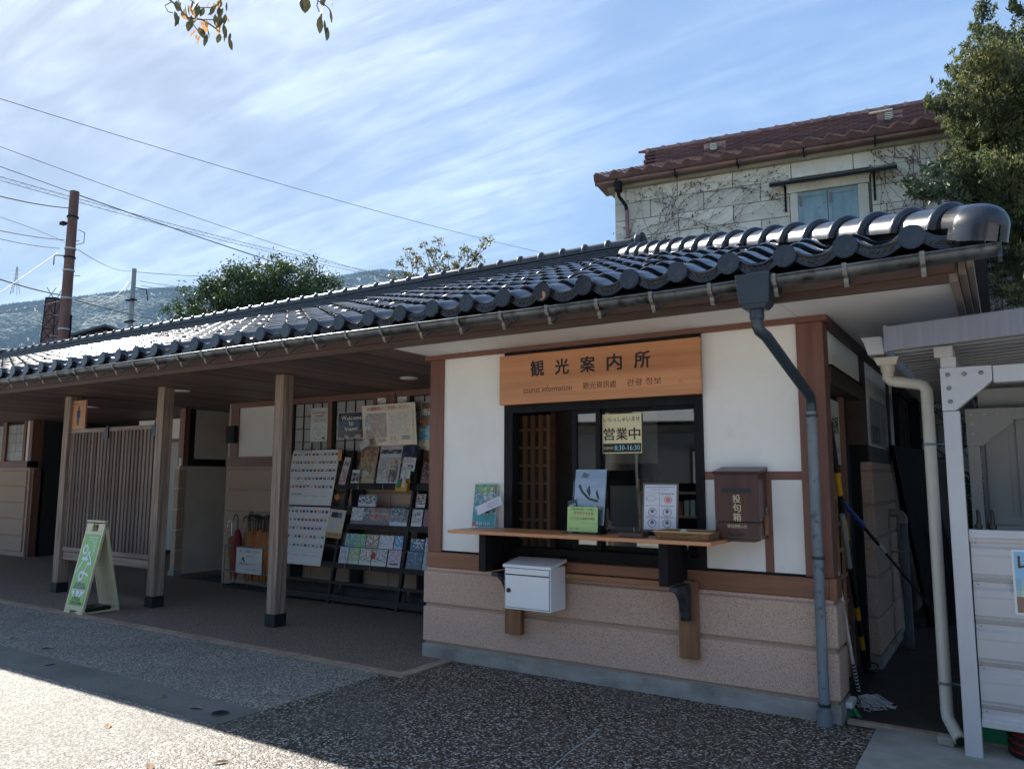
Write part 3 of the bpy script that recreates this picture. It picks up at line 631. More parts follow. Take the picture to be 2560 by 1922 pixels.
# lattice screen
sc_ = thing('slatted_screen', (-8.85, .146, .45), 'weathered grey slatted wooden screen between the two left porch posts', 'screen')
part(B(-9.86, -7.815, .115, .175, 2.148, 2.20), 'top_rail', W_GREYX, sc_); part(B(-9.86, -7.815, .11, .18, .555, .608), 'bottom_rail', W_GREYX, sc_)
part(B(-9.86, -7.815, .125, .165, .445, .545), 'lower_beam', W_GREYX, sc_)
sm_ = MB().box(-.023, .023, -.012, .012, .608, 2.148).mesh('slat', W_SLAT)
for k in range(25): instm(sm_, 'slat', sc_, Matrix.Translation((-9.80+.0808*k, .135+rng.uniform(-.002, .002), 0)))
part(B(-9.86, -9.838, .12, .17, .608, 2.148), 'side_stile', W_GREY, sc_)
for x in (-8.99, -7.93): part(B(x, x+.085, .095, .112, 2.05, 2.19), 'bracket', IRON, sc_); part(B(x+.06, x+.085, .09, .19, 2.14, 2.225), 'bracket', IRON, sc_)
tsn = thing('toilet_direction_sign', (-9.71, .14, 2.2), 'pale wooden board with a blue walking figure above the slatted screen', 'sign')
fm = frame((-9.862, .118, 2.203), (1, 0, 0), (0, 0, 1))
part(MB().box(0, .335, 0, .392, -.02, 0, None, fm), 'board', wood('pale_sign_board', (.42, .21, .10), (.52, .28, .14), .6, 'z', sc=8), tsn)
NV = M('navy_ink', (.012, .03, .09), None, .6)
text('お手洗・Toilet', .03, fm @ Matrix.Translation((.03, .335, 0)), INK, tsn, w=.27)
fg = MB()
for pl in (circ(.165, .285, .020), [(.128, .262), (.202, .262), (.205, .175), (.195, .15), (.188, .15), (.188, .235), (.142, .235), (.142, .15), (.134, .15), (.125, .175)], [(.142, .24), (.188, .24), (.183, .05), (.17, .05), (.166, .14), (.162, .05), (.149, .05)], seg2(.135, .16, .12, .05, .004)):
    fg.prism(pl, fm @ Matrix.Translation((0, 0, .001)), .002)
fg.build('figure', NV, tsn)
fg = MB().prism([(.165-.02, .30), (.165, .325), (.185, .30)], fm @ Matrix.Translation((0, 0, .002)), .002); fg.build('figure_hat', INK_R, tsn)

# --- ceiling, soffit, fascia, rafters
cl_ = part(B(-18, XL, .20, 5.9, 2.70, 2.74), 'ceiling', W_CEIL)
pk = MB().box(0, .080, -.80, 1.95, 2.662, 2.69).mesh('plank', W_CEIL)
for k in range(110): instm(pk, 'plank', cl_, Matrix.Translation((XL-.09*(k+1), 0, rng.uniform(0, .003))))
rest = MB()
for k in range(110, 166): rest.box(XL-.09*(k+1), XL-.09*(k+1)+.086, -.80, 1.95, 2.662, 2.69)
o = rest.build('planks', W_CEIL, cl_); o['kind'] = 'stuff'
for k in range(2): part(B(-18, -8.9, 1.95, 4.3, 2.662, 2.69), 'ceiling_board', W_CEIL) if k == 0 else None
part(B(-8.9, XL, 1.95, 5.9, 2.664, 2.69), 'ceiling_board', SOFF)
for x0, x1 in ((XL+.002, -1.79), (-1.784, -.16), (-.154, .80)): part(B(x0, x1, -.79, .0, 2.664, 2.69), 'soffit_board', SOFF)
part(B(XL+.002, .80, .002, 5.9, 2.666, 2.69), 'soffit_board', SOFF)
part(B(XCL+.1, .80, -.84, -.80, 2.60, 2.73), 'fascia', W_FASC, bevel=.003); part(B(XCL+.1, .83, -.868, -.842, 2.645, 2.76), 'fascia', W_FASC)
part(B(.80, .84, -.84, 6.2, 2.60, 2.73), 'fascia', W_OLD); part(B(.845, .88, -.86, 6.2, 2.63, 2.75), 'fascia', W_OLD); part(B(.885, .915, -.88, 6.2, 2.66, 2.77), 'fascia', W_OLD)
for x, y in ((-7.919, .474), (-11.25, 1.118), (-4.571, 1.041), (-13.6, .6), (-15.3, 2.9)):
    lm = thing('ceiling_light', (x, y, 2.655), {-7.919: 'round recessed ceiling light between the screen and the middle porch post', -11.25: 'round recessed ceiling light seen above the toilet sign board', -4.571: 'round recessed ceiling light in front of the brochure rack', -13.6: 'round recessed ceiling light at the far left of the porch', -15.3: 'round recessed ceiling light deep in the toilet passage'}[x], 'ceiling light')
    MB().disc(Matrix.Translation((x, y, 2.652)), .10, .014, 24).build('trim_ring', LAMP, lm); MB().disc(Matrix.Translation((x, y, 2.648)), .075, .006, 24).build('lens', LAMP, lm)

# --- roof
def RZ(y): return ZE+SL*(y-YE)
rf = MB()
e = [(XCL, YE), (XCR, YE), (XCR, 2*YR-YE), (XCL, 2*YR-YE)]; zo = -.03
EV = [(x, y, ZE+zo-.01) for x, y in e]; RG = [(XRL, YR, RZ(YR)+zo), (XRR, YR, RZ(YR)+zo)]
rf.add(EV+RG, [(0, 1, 5, 4), (1, 2, 5), (2, 3, 4, 5), (3, 0, 4), (0, 3, 2, 1)])
roof = part(rf, 'roof', MORTAR)
def fw(t): return .072*(.5+.5*math.cos(2*math.pi*t))**1.3
def tile_mesh(name, Lv, nseg=12, dz=.03, back=.004, mat=TILE, thick=.024, lo=0, hi=1.06):
    b = MB(); us = [lo+(hi-lo)*k/nseg for k in range(nseg+1)]
    F = [Vector((-u*P, 0, fw(u)+dz)) for u in us]; F2 = [Vector((-u*P, .012, fw(u)+dz+.004)) for u in us]
    K = [Vector((-u*P, Lv, fw(u)+back)) for u in us]; D = [Vector((-u*P, .004, fw(u)+dz-thick)) for u in us]
    n = nseg+1
    b.add(F+F2+K, [(i, i+1, n+i+1, n+i) for i in range(nseg)]+[(n+i, n+i+1, 2*n+i+1, 2*n+i) for i in range(nseg)], None, True)
    b.add(F+D, [(i, n+i, n+i+1, i+1) for i in range(nseg)], None, True)
    b.add([F[0], F2[0], K[0], K[0]-Vector((0, 0, .03)), D[0]], [(0, 1, 2, 3, 4)])
    return b.mesh(name, mat)
NR = 13; EX = (YR-.13-YE)/math.cos(SA)/NR
tm = tile_mesh('roof_tile', EX+.03)
tmlo = tile_mesh('roof_tiles', EX+.03, 7)
def rmat(x, v): # point on front slope: x along eave, v up the slope
    return Matrix.Translation((x, YE+v*math.cos(SA), ZE+v*math.sin(SA))) @ Matrix.Rotation(SA, 4, 'X')
cands = []; C0 = cm.translation
for i in range(0, 64):
    x = XE0-P*i
    for j in range(NR):
        v = EX*j; y = YE+v*math.cos(SA)
        lim = XCR-(y-YE)-.10   # hip line on the right
        if x-P*.45 > lim or x < XRL-.2-(YR-y)*1.0: continue
        d = (Vector((x, y, RZ(y)))-C0).length
        cands.append((d, i, j, x, v))
cands.sort()
far = MB(); base = tmlo
for n_, (d, i, j, x, v) in enumerate(cands):
    if n_ < 290:
        m_ = rmat(x, v) @ Matrix.Rotation(rng.uniform(-.012, .012), 4, 'Z') @ Matrix.Translation((rng.uniform(-.003, .003), rng.uniform(-.007, .007), rng.uniform(0, .004)))
        instm(tm, 'tile', roof, m_)
    else:
        m_ = rmat(x, v) @ Matrix.Translation((rng.uniform(-.002, .002), rng.uniform(-.004, .004), rng.uniform(0, .003)))
        far.add([m_ @ q.co for q in base.vertices], [tuple(p.vertices) for p in base.polygons], None, True)
fo = far.build('tiles', TILE, roof); fo['kind'] = 'stuff'
# right (hip) slope: seen only edge on
rs = MB(); us = [k/8 for k in range(9)]
for i in range(21):
    yb = YE+.25+P*i
    for j in range(11):
        xe = XCR-.2*0-EX*math.cos(SA)*j; z = ZE+EX*math.sin(SA)*j
        if yb-.1 < YE+(XCR-xe): continue
        pa = [Vector((xe, yb+u*P, z+fw(u)+.03)) for u in us]; pb = [Vector((xe-EX*math.cos(SA)-.03, yb+u*P, z+EX*math.sin(SA)+fw(u)+.004)) for u in us]; pc = [q-Vector((0, 0, .024)) for q in pa]
        rs.add(pa+pb+pc, [(k, k+1, 9+k+1, 9+k) for k in range(8)]+[(k, 18+k, 18+k+1, k+1) for k in range(8)], None, True)
o = rs.build('side_tiles', TILE, roof); o['kind'] = 'stuff'
# eave ornaments: round disc and apron
b = MB(); m0 = frame((0, 0, 0), (1, 0, 0), (0, 0, 1))
dm = Matrix.Translation((0, -.062, .022)) @ m0
b.disc(dm, .067, -.12, 28); b.disc(dm @ Matrix.Translation((0, 0, .004)), .063, -.003, 28); b.disc(dm @ Matrix.Translation((0, 0, .0045)), .050, -.003, 24)
disc_me = b.mesh('eave_disc', TILE)
b = MB(); us = [.16+.70*k/12 for k in range(13)]
top_ = [Vector((-(1-u)*P*0-u*P, -.006, fw(u)+.012)) for u in us]; bot = [Vector((-u*P, -.012, fw(u)*.75-.062+.018*(abs(u-.5)*2)**2)) for u in us]; bk = [q+Vector((0, .022, 0)) for q in bot]
b.add(top_+bot, [(i, 13+i, 14+i, i+1) for i in range(12)], None, True); b.add(bot+bk, [(i, 13+i, 14+i, i+1) for i in range(12)], None, True)
ap_me = b.mesh('eave_apron', TILE)
b = MB(); pts = []
for k in range(33):
    u = .27+.48*k/32; pts.append((-u*P, -.0135, fw(u)*.8-.026+.012*math.sin(k*.95)))
b.tube(pts, .0034, 4, False)
pts = [(-(.27+.48*k/32)*P, -.0135, fw(.27+.48*k/32)*.8-.026+.010*math.cos(k*1.3+1)) for k in range(33)]; b.tube(pts, .0026, 4, False)
pts = [(-(.22+.58*k/16)*P, -.0135, fw(.22+.58*k/16)*.78-.050) for k in range(17)]; b.tube(pts, .0018, 4, False)
rel_me = b.mesh('relief', INK_GOLD)
scr = MB().tube([(0, 0, 0), (0, 0, .012)], .006, 8).mesh('screw', BRKT)
EZ = Matrix.Translation((0, YE, ZE))
for i in range(0, 48):
    x = XE0-P*i
    d = instm(disc_me, 'eave_disc', roof, Matrix.Translation((x+rng.uniform(-.004, .004), YE+.02+rng.uniform(-.008, .006), ZE+.03+rng.uniform(-.003, .003))) @ Matrix.Rotation(rng.uniform(-.05, .05), 4, 'Z'))
    a = instm(ap_me, 'eave_apron', roof, Matrix.Translation((x, YE, ZE+.03)))
    if i < 18: instm(rel_me, 'relief', a if False else roof, Matrix.Translation((x, YE, ZE+.03)))
    if i < 20: instm(scr, 'screw', roof, rmat(x-P*.04+.02, .10) @ Matrix.Translation((-.02, 0, .10)))
a = instm(ap_me, 'eave_apron', roof, Matrix.Translation((XE0+P, YE, ZE+.03))); instm(rel_me, 'relief', roof, Matrix.Translation((XE0+P, YE, ZE+.03)))
bt = MB().disc(dm @ Matrix.Translation((.0, -.028, .006)), .034, .004, 9).build('broken_glaze', M('bare_clay', (.38, .17, .08), (.5, .24, .12), .8, 30), roof)
bt.matrix_basis = Matrix.Translation((XE0-P*7, YE+.02, ZE+.03)) @ bt.matrix_basis
# snow-guard rings standing on some tiles
b = MB(); pts = []
for k in range(9):
    a_ = math.pi*k/8; pts.append((-.5*P+.42*P*math.cos(a_), 0.02, .035+.062*math.sin(a_)))
b.tube(pts, .011, 7, True)
sg = b.mesh('snow_guard', TILE)
for (j, off) in ((3, 1), (6, 0), (9, 1)):
    for i in range(off, 44, 2):
        x = XE0-P*i+.0; v = EX*j+.02; y = YE+v*math.cos(SA)
        if x-P*.5 > XCR-(y-YE)-.35: continue
        instm(sg, 'snow_guard', roof, rmat(x, v))
# main ridge: bedding, flat noshi tiles, round caps with rings
rdg = part(B(XRL-.1, XRR+.28, YR-.09, YR+.09, RZ(YR)-.1, 4.35), 'ridge', MORTAR)
nl = 6; h = .034; zb = 4.148
for L_ in range(nl):
    hw = .165-.011*L_ if L_ < nl-1 else .135
    me = MB().box(0, .652, -hw, hw, 0, h-.010).mesh('ridge_tile', TILE_M)
    k = 0; x = XRR+.29-(.33 if L_ % 2 else 0)
    if L_ % 2: instm(MB().box(0, .325, -hw, hw, 0, h-.010).mesh('ridge_tile', TILE_M), 'ridge_tile', rdg, Matrix.Translation((XRR+.29-.327, YR, zb+L_*h)))
    while x > XRL:
        x0 = x-.655; instm(me, 'ridge_tile', rdg, Matrix.Translation((x0, YR+rng.uniform(-.002, .002), zb+L_*h+rng.uniform(-.001, .001)))); x = x0
capm = MB(); ns = 12
def halftube(b, x0, x1, r, zc, n=14, ext=0, smooth=True):
    A = []; Bv = []
    for k in range(n+1):
        a_ = -.25+(math.pi+.5)*k/n; A.append(Vector((x0, r*math.cos(a_), zc+r*math.sin(a_)))); Bv.append(Vector((x1, r*math.cos(a_), zc+r*math.sin(a_))))
    b.add(A+Bv, [(i, n+1+i, n+2+i, i+1) for i in range(n)], None, smooth); b.add(A, [tuple(range(n+1))]); b.add(Bv, [tuple(range(n+1))[::-1]]); return b
capm = MB(); halftube(capm, 0, .318, .066, .02); cap_me = capm.mesh('ridge_cap', TILE_M)
rgm = MB()
pr = [(.0, .070), (.008, .084), (.02, .092), (.036, .092), (.048, .084), (.056, .070)]
for (xa, ra), (xb, rb) in zip(pr, pr[1:]):
    n = 14; A = [Vector((xa, ra*math.cos(-.2+(math.pi+.4)*k/n), .02+ra*math.sin(-.2+(math.pi+.4)*k/n))) for k in range(n+1)]; Bv = [Vector((xb, rb*math.cos(-.2+(math.pi+.4)*k/n), .02+rb*math.sin(-.2+(math.pi+.4)*k/n))) for k in range(n+1)]
    rgm.add(A+Bv, [(i, n+1+i, n+2+i, i+1) for i in range(n)], None, True)
ring_me = rgm.mesh('ring', TILE_M)
zc = zb+nl*h
for k in range(49):
    x = -3.585+.318*2-.318*k
    if x+.318 > -2.5 or x < XRL-.1: continue
    instm(cap_me, 'ridge_cap', rdg, Matrix.Translation((x, YR, zc))); instm(ring_me, 'ring', rdg, Matrix.Translation((x-.03, YR, zc)))
def oni(x, face):
    m = frame((x, YR, zb-.02), (0, 1, 0), (0, 0, 1)); pl = [(-.15, 0), (.15, 0), (.15, .10), (.125, .22)]+[(.125*math.cos(a_), .235+.125*math.sin(a_)) for a_ in [math.pi*k/12 for k in range(13)]]+[(-.125, .22), (-.15, .10)]
    b = MB().prism(pl, m, .07); o = part(b, 'ridge_end_tile', TILE_M, rdg, bevel=.008)
    b = MB(); mm = frame((x+.07, YR, zb+.215), (0, 1, 0), (0, 0, 1)) @ Matrix.Translation((0, 0, .001))
    b.disc(mm, .075, .02, 24); b.disc(mm @ Matrix.Translation((0, 0, .02)), .05, .012, 20); part(b, 'crest_disc', TILE_M, rdg)
oni(-2.56, 1); oni(XRL-.12, -1)
# hip ridge with big glazed caps
hipd = Vector((-1, 1, SL)).normalized()     # up the hip
side = Vector((1, 1, 0)).normalized(); upn = hipd.cross(side)*-1
if upn.z < 0: upn = -upn
H0 = Vector((.822, -.822, 2.892))
hm = Matrix((hipd, side, upn)).transposed().to_4x4(); hm.translation = H0
hip = part(MB().box(-.16, 5.3, -.075, .075, -.13, .0, None, hm), 'hip_ridge', MORTAR)
Rt = .120; Lh = .2935
b = MB()
def arch(b, secs, n=16, leg=.0, smooth=True):
    rings = []
    for (s_, rx, rz, lg, dz) in secs:
        rg_ = [Vector((s_, rx, -lg+dz))]+[Vector((s_, rx*math.cos(math.pi*k/n), rz*math.sin(math.pi*k/n)+dz)) for k in range(n+1)]+[Vector((s_, -rx, -lg+dz))]
        rings.append(rg_)
    m = len(rings[0]); vs = [q for r_ in rings for q in r_]
    b.add(vs, [(i*m+k, (i+1)*m+k, (i+1)*m+k+1, i*m+k+1) for i in range(len(rings)-1) for k in range(m-1)], None, smooth); return rings
arch(b, [(0, Rt, Rt, .01, 0), (Lh, Rt*.97, Rt*.97, .01, 0)]); b.add([Vector((0, Rt*math.cos(math.pi*k/16), Rt*math.sin(math.pi*k/16))) for k in range(17)], [tuple(range(17))])
hc = b.mesh('hip_cap', TILEHIP)
b = MB(); rr_ = [(-.028, .0), (-.022, .016), (-.010, .026), (.006, .028), (.020, .022), (.030, .0)]
arch(b, [(s_, Rt+q, Rt+q, .012, 0) for s_, q in rr_]); hr = b.mesh('hip_ring', TILEHIP)
k = 0
while Lh*k < 4.95:
    T = hm @ Matrix.Translation((Lh*k, 0, 0)); instm(hc, 'hip_cap', hip, T); instm(hr, 'ring', hip, T); k += 1
b = MB(); secs = [(.0, Rt, Rt, .01, 0), (-.12, Rt, Rt, .01, 0), (-.1201, Rt*1.01, Rt*1.01, .07, 0), (-.17, Rt*1.01, Rt*1.01, .075, 0)]
for q in range(1, 9):
    a_ = math.pi/2*q/8; k_ = math.cos(a_)**.55 if q < 8 else .0
    secs.append((-.17-.155*math.sin(a_), Rt*1.01*max(k_, .04), Rt*1.01*max(k_, .02), .08, 0))
rings = arch(b, secs); hc_end = b.build('hip_end_cap', TILEHIP, hip); hc_end.matrix_basis = hm @ hc_end.matrix_basis if False else hc_end.matrix_basis
hc_end.data.transform(hm)
# --- gutter and brackets
gt = MB(); ga = [(.056*math.cos(math.pi+math.pi*k/12), .056*math.sin(math.pi+math.pi*k/12)) for k in range(13)]
xs_ = [1.035]+[0.6-1.2*k for k in range(16)]
def gz(x): return 2.702+(.030 if x < -3.5 else .030*min(1, max(0, (-x-1)/3)))*1.0+.012*max(0, x+.6)
ps = []
for x in xs_:
    for (y, z) in ga: ps.append(Vector((x, -1.0+.056*1+y-.056, gz(x)+z)))
    for (y, z) in ga[::-1]: ps.append(Vector((x, -1.0+y*.9, gz(x)+z*.9)))
m = 26
gt.add(ps, [(i*m+k, i*m+(k+1) % m, (i+1)*m+(k+1) % m, (i+1)*m+k) for i in range(len(xs_)-1) for k in range(m)], None, True)
gt.add(ps[:m], [tuple(range(m))]); gt.tube([(x, -1.056, gz(x)) for x in xs_], .006, 6); gt.box(1.025, 1.045, -1.058, -.942, 2.65, 2.722)
gutter = part(gt, 'gutter', GUTTER)
bk = MB()
bk.tube([(0, -1.062, .004), (0, -1.064, -.02), (0, -1.045, -.045), (0, -1.015, -.062), (0, -1.0, -.085), (0, -.985, -.100), (0, -.955, -.095), (0, -.925, -.06), (0, -.87, -.02)], .0075, 6)
bk2 = MB()
prof = [(-1.066, .012), (-1.064, -.022), (-1.045, -.048), (-1.02, -.062), (-1.012, -.085), (-.998, -.104), (-.965, -.10), (-.93, -.07), (-.87, -.02)]
for (ya, za), (yb, zb2) in zip(prof, prof[1:]):
    bk2.add([(-.012, ya, za), (.012, ya, za), (.012, yb, zb2), (-.012, yb, zb2), (-.012, ya, za-.005), (.012, ya, za-.005), (.012, yb, zb2-.005), (-.012, yb, zb2-.005)], [(0, 1, 2, 3), (7, 6, 5, 4), (0, 4, 5, 1), (1, 5, 6, 2), (2, 6, 7, 3), (3, 7, 4, 0)])
bkm = bk2.mesh('gutter_bracket', BRKT)
for k in range(34):
    x = .694-.3775*k
    instm(bkm, 'bracket', gutter, Matrix.Translation((x, 0, gz(x))))
# --- hopper and dark downpipe
hp = MB()
def frust(b, cx, cy, z0, w0, d0, z1, w1, d1): # bottom z0, top z1
    b.add([(cx-w0, cy-d0, z0), (cx+w0, cy-d0, z0), (cx+w0, cy+d0, z0), (cx-w0, cy+d0, z0), (cx-w1, cy-d1, z1), (cx+w1, cy-d1, z1), (cx+w1, cy+d1, z1), (cx-w1, cy+d1, z1)], [(3, 2, 1, 0), (4, 5, 6, 7), (0, 1, 5, 4), (1, 2, 6, 5), (2, 3, 7, 6), (3, 0, 4, 7)])
HX = -.178; HY = -1.0
frust(hp, HX, HY, 2.53, .06, .05, 2.56, .085, .068); frust(hp, HX, HY, 2.56, .085, .068, 2.735, .10, .085)
rp_ = part(hp, 'rain_hopper', PIPE_D, bevel=.006)
part(MB().tube([(HX, HY, 2.475), (HX, HY, 2.535)], .042, 18), 'collar', PIPE_D, rp_)
part(MB().tube([(HX, HY, 2.50), (HX, HY, 2.44), (HX+.008, HY+.02, 2.41), (HX+.03, HY+.07, 2.385), (-.075, -.16, 2.10), (-.075, -.125, 2.06), (-.075, -.12, 2.0)], .034, 18), 'downpipe', PIPE_D, rp_)
dpp = part(MB().tube([(-.075, -.12, 2.045), (-.075, -.12, .06)], .0335, 20), 'downpipe', PIPE_G, rp_, label='grey painted lower length of the downpipe')
part(MB().tube([(-.078, -.12, -.02), (-.078, -.12, .085)], .047, 20), 'drain_socket', PIPE_G)
for z in (1.968, 1.043, .125): part(MB().tube([(-.075, -.12, z-.01), (-.075, -.12, z+.01)], .039, 18).box(-.082, -.068, -.12, .0, z-.006, z+.006), 'pipe_clip', IRON)

# ================================================================== SIGN AND COUNTER
sg_ = thing('tourist_information_sign', (-1.72, -.06, 2.16), 'wide cedar board sign reading tourist information above the office window', 'sign')
part(B(-2.60, -.84, -.085, -.045, 2.165, 2.584), 'board', W_SIGN, sg_, bevel=.003)
part(B(-2.575, -.86, -.045, -.008, 2.56, 2.617), 'backing_bar', BLACKW, sg_)
fm = WALLF(-2.60, -.0855, 2.165)
for i, ch in enumerate('観光案内所'):
    text(ch, .125 if ch != '観' else .13, fm @ Matrix.Translation((.315+.233*i, .225, 0)), INK, sg_, w=.125, bold=.045, ext=.002)
text('tourist information', .052, fm @ Matrix.Translation((.24, .088, 0)), INK_B, sg_, w=.46)
text('觀光資訊處', .056, fm @ Matrix.Translation((.80, .088, 0)), INK_B, sg_, w=.29)
text('관광 정보', .056, fm @ Matrix.Translation((1.18, .09, 0)), INK_B, sg_, w=.28)
text('印', .028, fm @ Matrix.Translation((1.60, .09, 0)), M('pale_red_ink', (.42, .12, .06), None, .6), sg_)
ct = thing('window_counter', (-1.74, -.25, 1.1), 'long orange-brown wooden counter shelf below the office window on black brackets', 'counter')
part(B(-2.827, -.663, -.491, -.03, 1.112, 1.138), 'counter_top', W_COUNT, ct, bevel=.003)
for x, lab in ((-2.565, 'left'), (-1.055, 'right')):
    part(B(x, x+.065, -.42, -.035, .82, 1.11), 'support_box', BLACKW, ct, bevel=.003)
part(B(-2.515, -2.362, -.12, -.06, .302, .80), 'wall_post', W_LEG, ct, bevel=.006)
part(B(-1.035, -.90, -.12, -.06, .295, .83), 'wall_post', W_LEG, ct, bevel=.006)
for x in (-2.44, -.968):
    b = MB(); n = 8; pl = []
    for k in range(n+1): a_ = math.pi/2*k/n; pl.append((-.16-.20*(1-math.sin(a_)) , .60+.18*(1-math.cos(a_))+.0))
    pl = [(-.122, .815), (-.38, .815), (-.38, .785)]+[(-.38+.20*math.sin(math.pi/2*k/n), .785-.20*(1-math.cos(math.pi/2*k/n))) for k in range(1, n+1)]+[(-.17, .56), (-.122, .56)]
    b.prism(pl, frame((x-.03, 0, 0), (0, 1, 0), (0, 0, 1)), .06); part(b, 'iron_bracket', IRON, ct)
    for y, z in ((-.14, .79), (-.14, .60)): b = MB().disc(frame((x+.0, -.1235, z), (1, 0, 0), (0, 0, 1)), .008, .004, 10); part(b, 'bolt', BRKT, ct)
# white locker box
wbx = thing('white_letter_box', (-2.15, -.25, .54), 'white metal letter box with round black lock below the counter', 'letter box')
part(B(-2.358, -1.945, -.36, -.125, .548, .875), 'body', WHITEM, wbx, bevel=.005)
b = MB().add([(-2.372, -.368, .862), (-1.935, -.368, .862), (-1.935, -.12, .90), (-2.372, -.12, .90), (-2.372, -.368, .885), (-1.935, -.368, .885), (-1.935, -.12, .925), (-2.372, -.12, .925)], [(3, 2, 1, 0), (4, 5, 6, 7), (0, 1, 5, 4), (1, 2, 6, 5), (2, 3, 7, 6), (3, 0, 4, 7)])
part(b, 'lid', WHITEM, wbx, bevel=.003)
part(B(-2.351, -1.952, -.3612, -.3602, .561, .862), 'seam', BLACK, wbx); part(B(-2.347, -1.956, -.3645, -.3605, .565, .805), 'door', WHITEM, wbx, bevel=.001); part(B(-2.347, -1.956, -.3655, -.3605, .815, .858), 'mail_flap', WHITEM, wbx)
part(MB().disc(WALLF(-2.315, -.3645, .69), .017, .012, 20), 'lock', BLACK, wbx)
# wooden haiku mail box
hb = thing('haiku_post_box', (-.57, -.11, 1.14), 'dark brown wooden haiku drop box with cream characters beside the window', 'post box')
part(B(-.716, -.416, -.22, -.008, 1.262, 1.585), 'body', W_BOX, hb, bevel=.003); part(B(-.716, -.416, -.218, -.008, 1.145, 1.258), 'drawer', W_BOX, hb, bevel=.003)
b = MB().add([(-.728, -.236, 1.585), (-.404, -.236, 1.585), (-.404, -.008, 1.60), (-.728, -.008, 1.60), (-.728, -.225, 1.603), (-.404, -.225, 1.603), (-.404, -.008, 1.635), (-.728, -.008, 1.635)], [(3, 2, 1, 0), (4, 5, 6, 7), (0, 1, 5, 4), (1, 2, 6, 5), (2, 3, 7, 6), (3, 0, 4, 7)])
part(b, 'lid', W_BOX, hb, bevel=.003)
fmh = WALLF(-.716, -.2205, 1.145)
b = MB(); pl = [(.062+.016*math.cos(math.pi/2+math.pi*k/8), .327+.016*math.sin(math.pi/2+math.pi*k/8)) for k in range(9)]+[(.238+.016*math.cos(-math.pi/2+math.pi*k/8), .327+.016*math.sin(-math.pi/2+math.pi*k/8)) for k in range(9)]
b.prism(pl, fmh, .0015); part(b, 'letter_slot', BLACK, hb)
CRM = M('cream_ink', (.62, .52, .33), None, .6)
for i, ch in enumerate('投句箱'): text(ch, .055, fmh @ Matrix.Translation((.125, .245-.062*i, 0)), CRM, hb, bold=.02, w=.055)
text('投句用紙入れ', .026, fmh @ Matrix.Translation((.085, .075, 0)), CRM, hb, bold=.02, w=.135)
part(MB().tube([(-.62, -.222, 1.185), (-.61, -.235, 1.175), (-.53, -.235, 1.175), (-.52, -.222, 1.185)], .004, 6), 'handle', IRON, hb)
part(B(-.414, -.402, -.10, -.02, 1.17, 1.30), 'side_door', W_LEG, hb); part(B(-.414, -.404, -.06, -.045, 1.30, 1.36), 'hasp', BRKT, hb)
part(B(-.64, -.46, -.20, -.03, 1.128, 1.144), 'foot', W_BOX, hb)

# things standing on the counter
rg = random.Random(3)
lean = lambda x, y, z, tilt, yawd=0: frame((x, y, z), (math.cos(R(yawd)), math.sin(R(yawd)), 0), (0, math.sin(R(tilt)), math.cos(R(tilt))))
TEAL = (.05, .30, .32); 
m = lean(-2.88, -.085, 1.139, 8)
r_ = photo(rg, .005, .10, .235, .30, [(.10, .28, .30), (.06, .20, .34), (.22, .34, .16), (.40, .44, .42), (.08, .3, .40)], 16, 14)+[(.005, .005, .235, .10, TEAL)]+photo(rg, .005, .30, .235, .36, [(.08, .25, .14), (.12, .32, .2), (.3, .4, .1)], 18, 6)
ps1 = sheet('poster', m, .24, .365, (.5, .55, .5), r_, None, PRINT_G, label='teal illustrated festival poster standing on the left end of the counter', cat='poster', polys=[([(.10, .12), (.17, .12), (.165, .20), (.14, .235), (.11, .2)], (.03, .04, .08)), (circ(.14, .235, .02), (.55, .35, .25)), (circ(.215, .33, .013), (.6, .05, .03)), ([(.01, .012), (.04, .012), (.04, .045), (.01, .045)], (.6, .04, .02))])
text('10.31', .024, m @ Matrix.Translation((.125, .02, .001)), INK_W, ps1, bold=.02); text('8.23', .024, m @ Matrix.Translation((.05, .02, .001)), INK_W, ps1, bold=.02)
for i, ch in enumerate('井波彫刻'): text(ch, .03, m @ Matrix.Translation((.165-.0*i, .31-.038*i, .001)), INK_W, ps1)
for i, ch in enumerate('作品展'): text(ch, .03, m @ Matrix.Translation((.10, .31-.038*i, .001)), INK_W, ps1)
m = lean(-2.78, -.13, 1.24, 5) @ Matrix.Rotation(R(22), 4, 'Z')
tg = sheet('card', m, .26, .075, (.62, .62, .70), lines(.11, .01, .24, .06, 5, (.25, .25, .35)), None, PRINT_G, .002, 'pale lilac card tilted across the teal poster', 'card')
st = thing('acrylic_stand', (-1.70, -.26, 1.139), 'clear acrylic stand with a pale blue photo sheet on the counter', 'display stand')
m = lean(-1.83, -.27, 1.145, 9)
part(MB().box(0, .285, 0, .40, -.018, -.014, None, m), 'back_plate', ACRYL, st); part(MB().box(-.02, .275, 0, .20, .004, .007, None, m), 'front_pocket', ACRYL, st); part(B(-1.86, -1.53, -.33, -.12, 1.139, 1.145), 'base', ACRYL, st)
m2 = m @ Matrix.Translation((.02, .06, -.004))
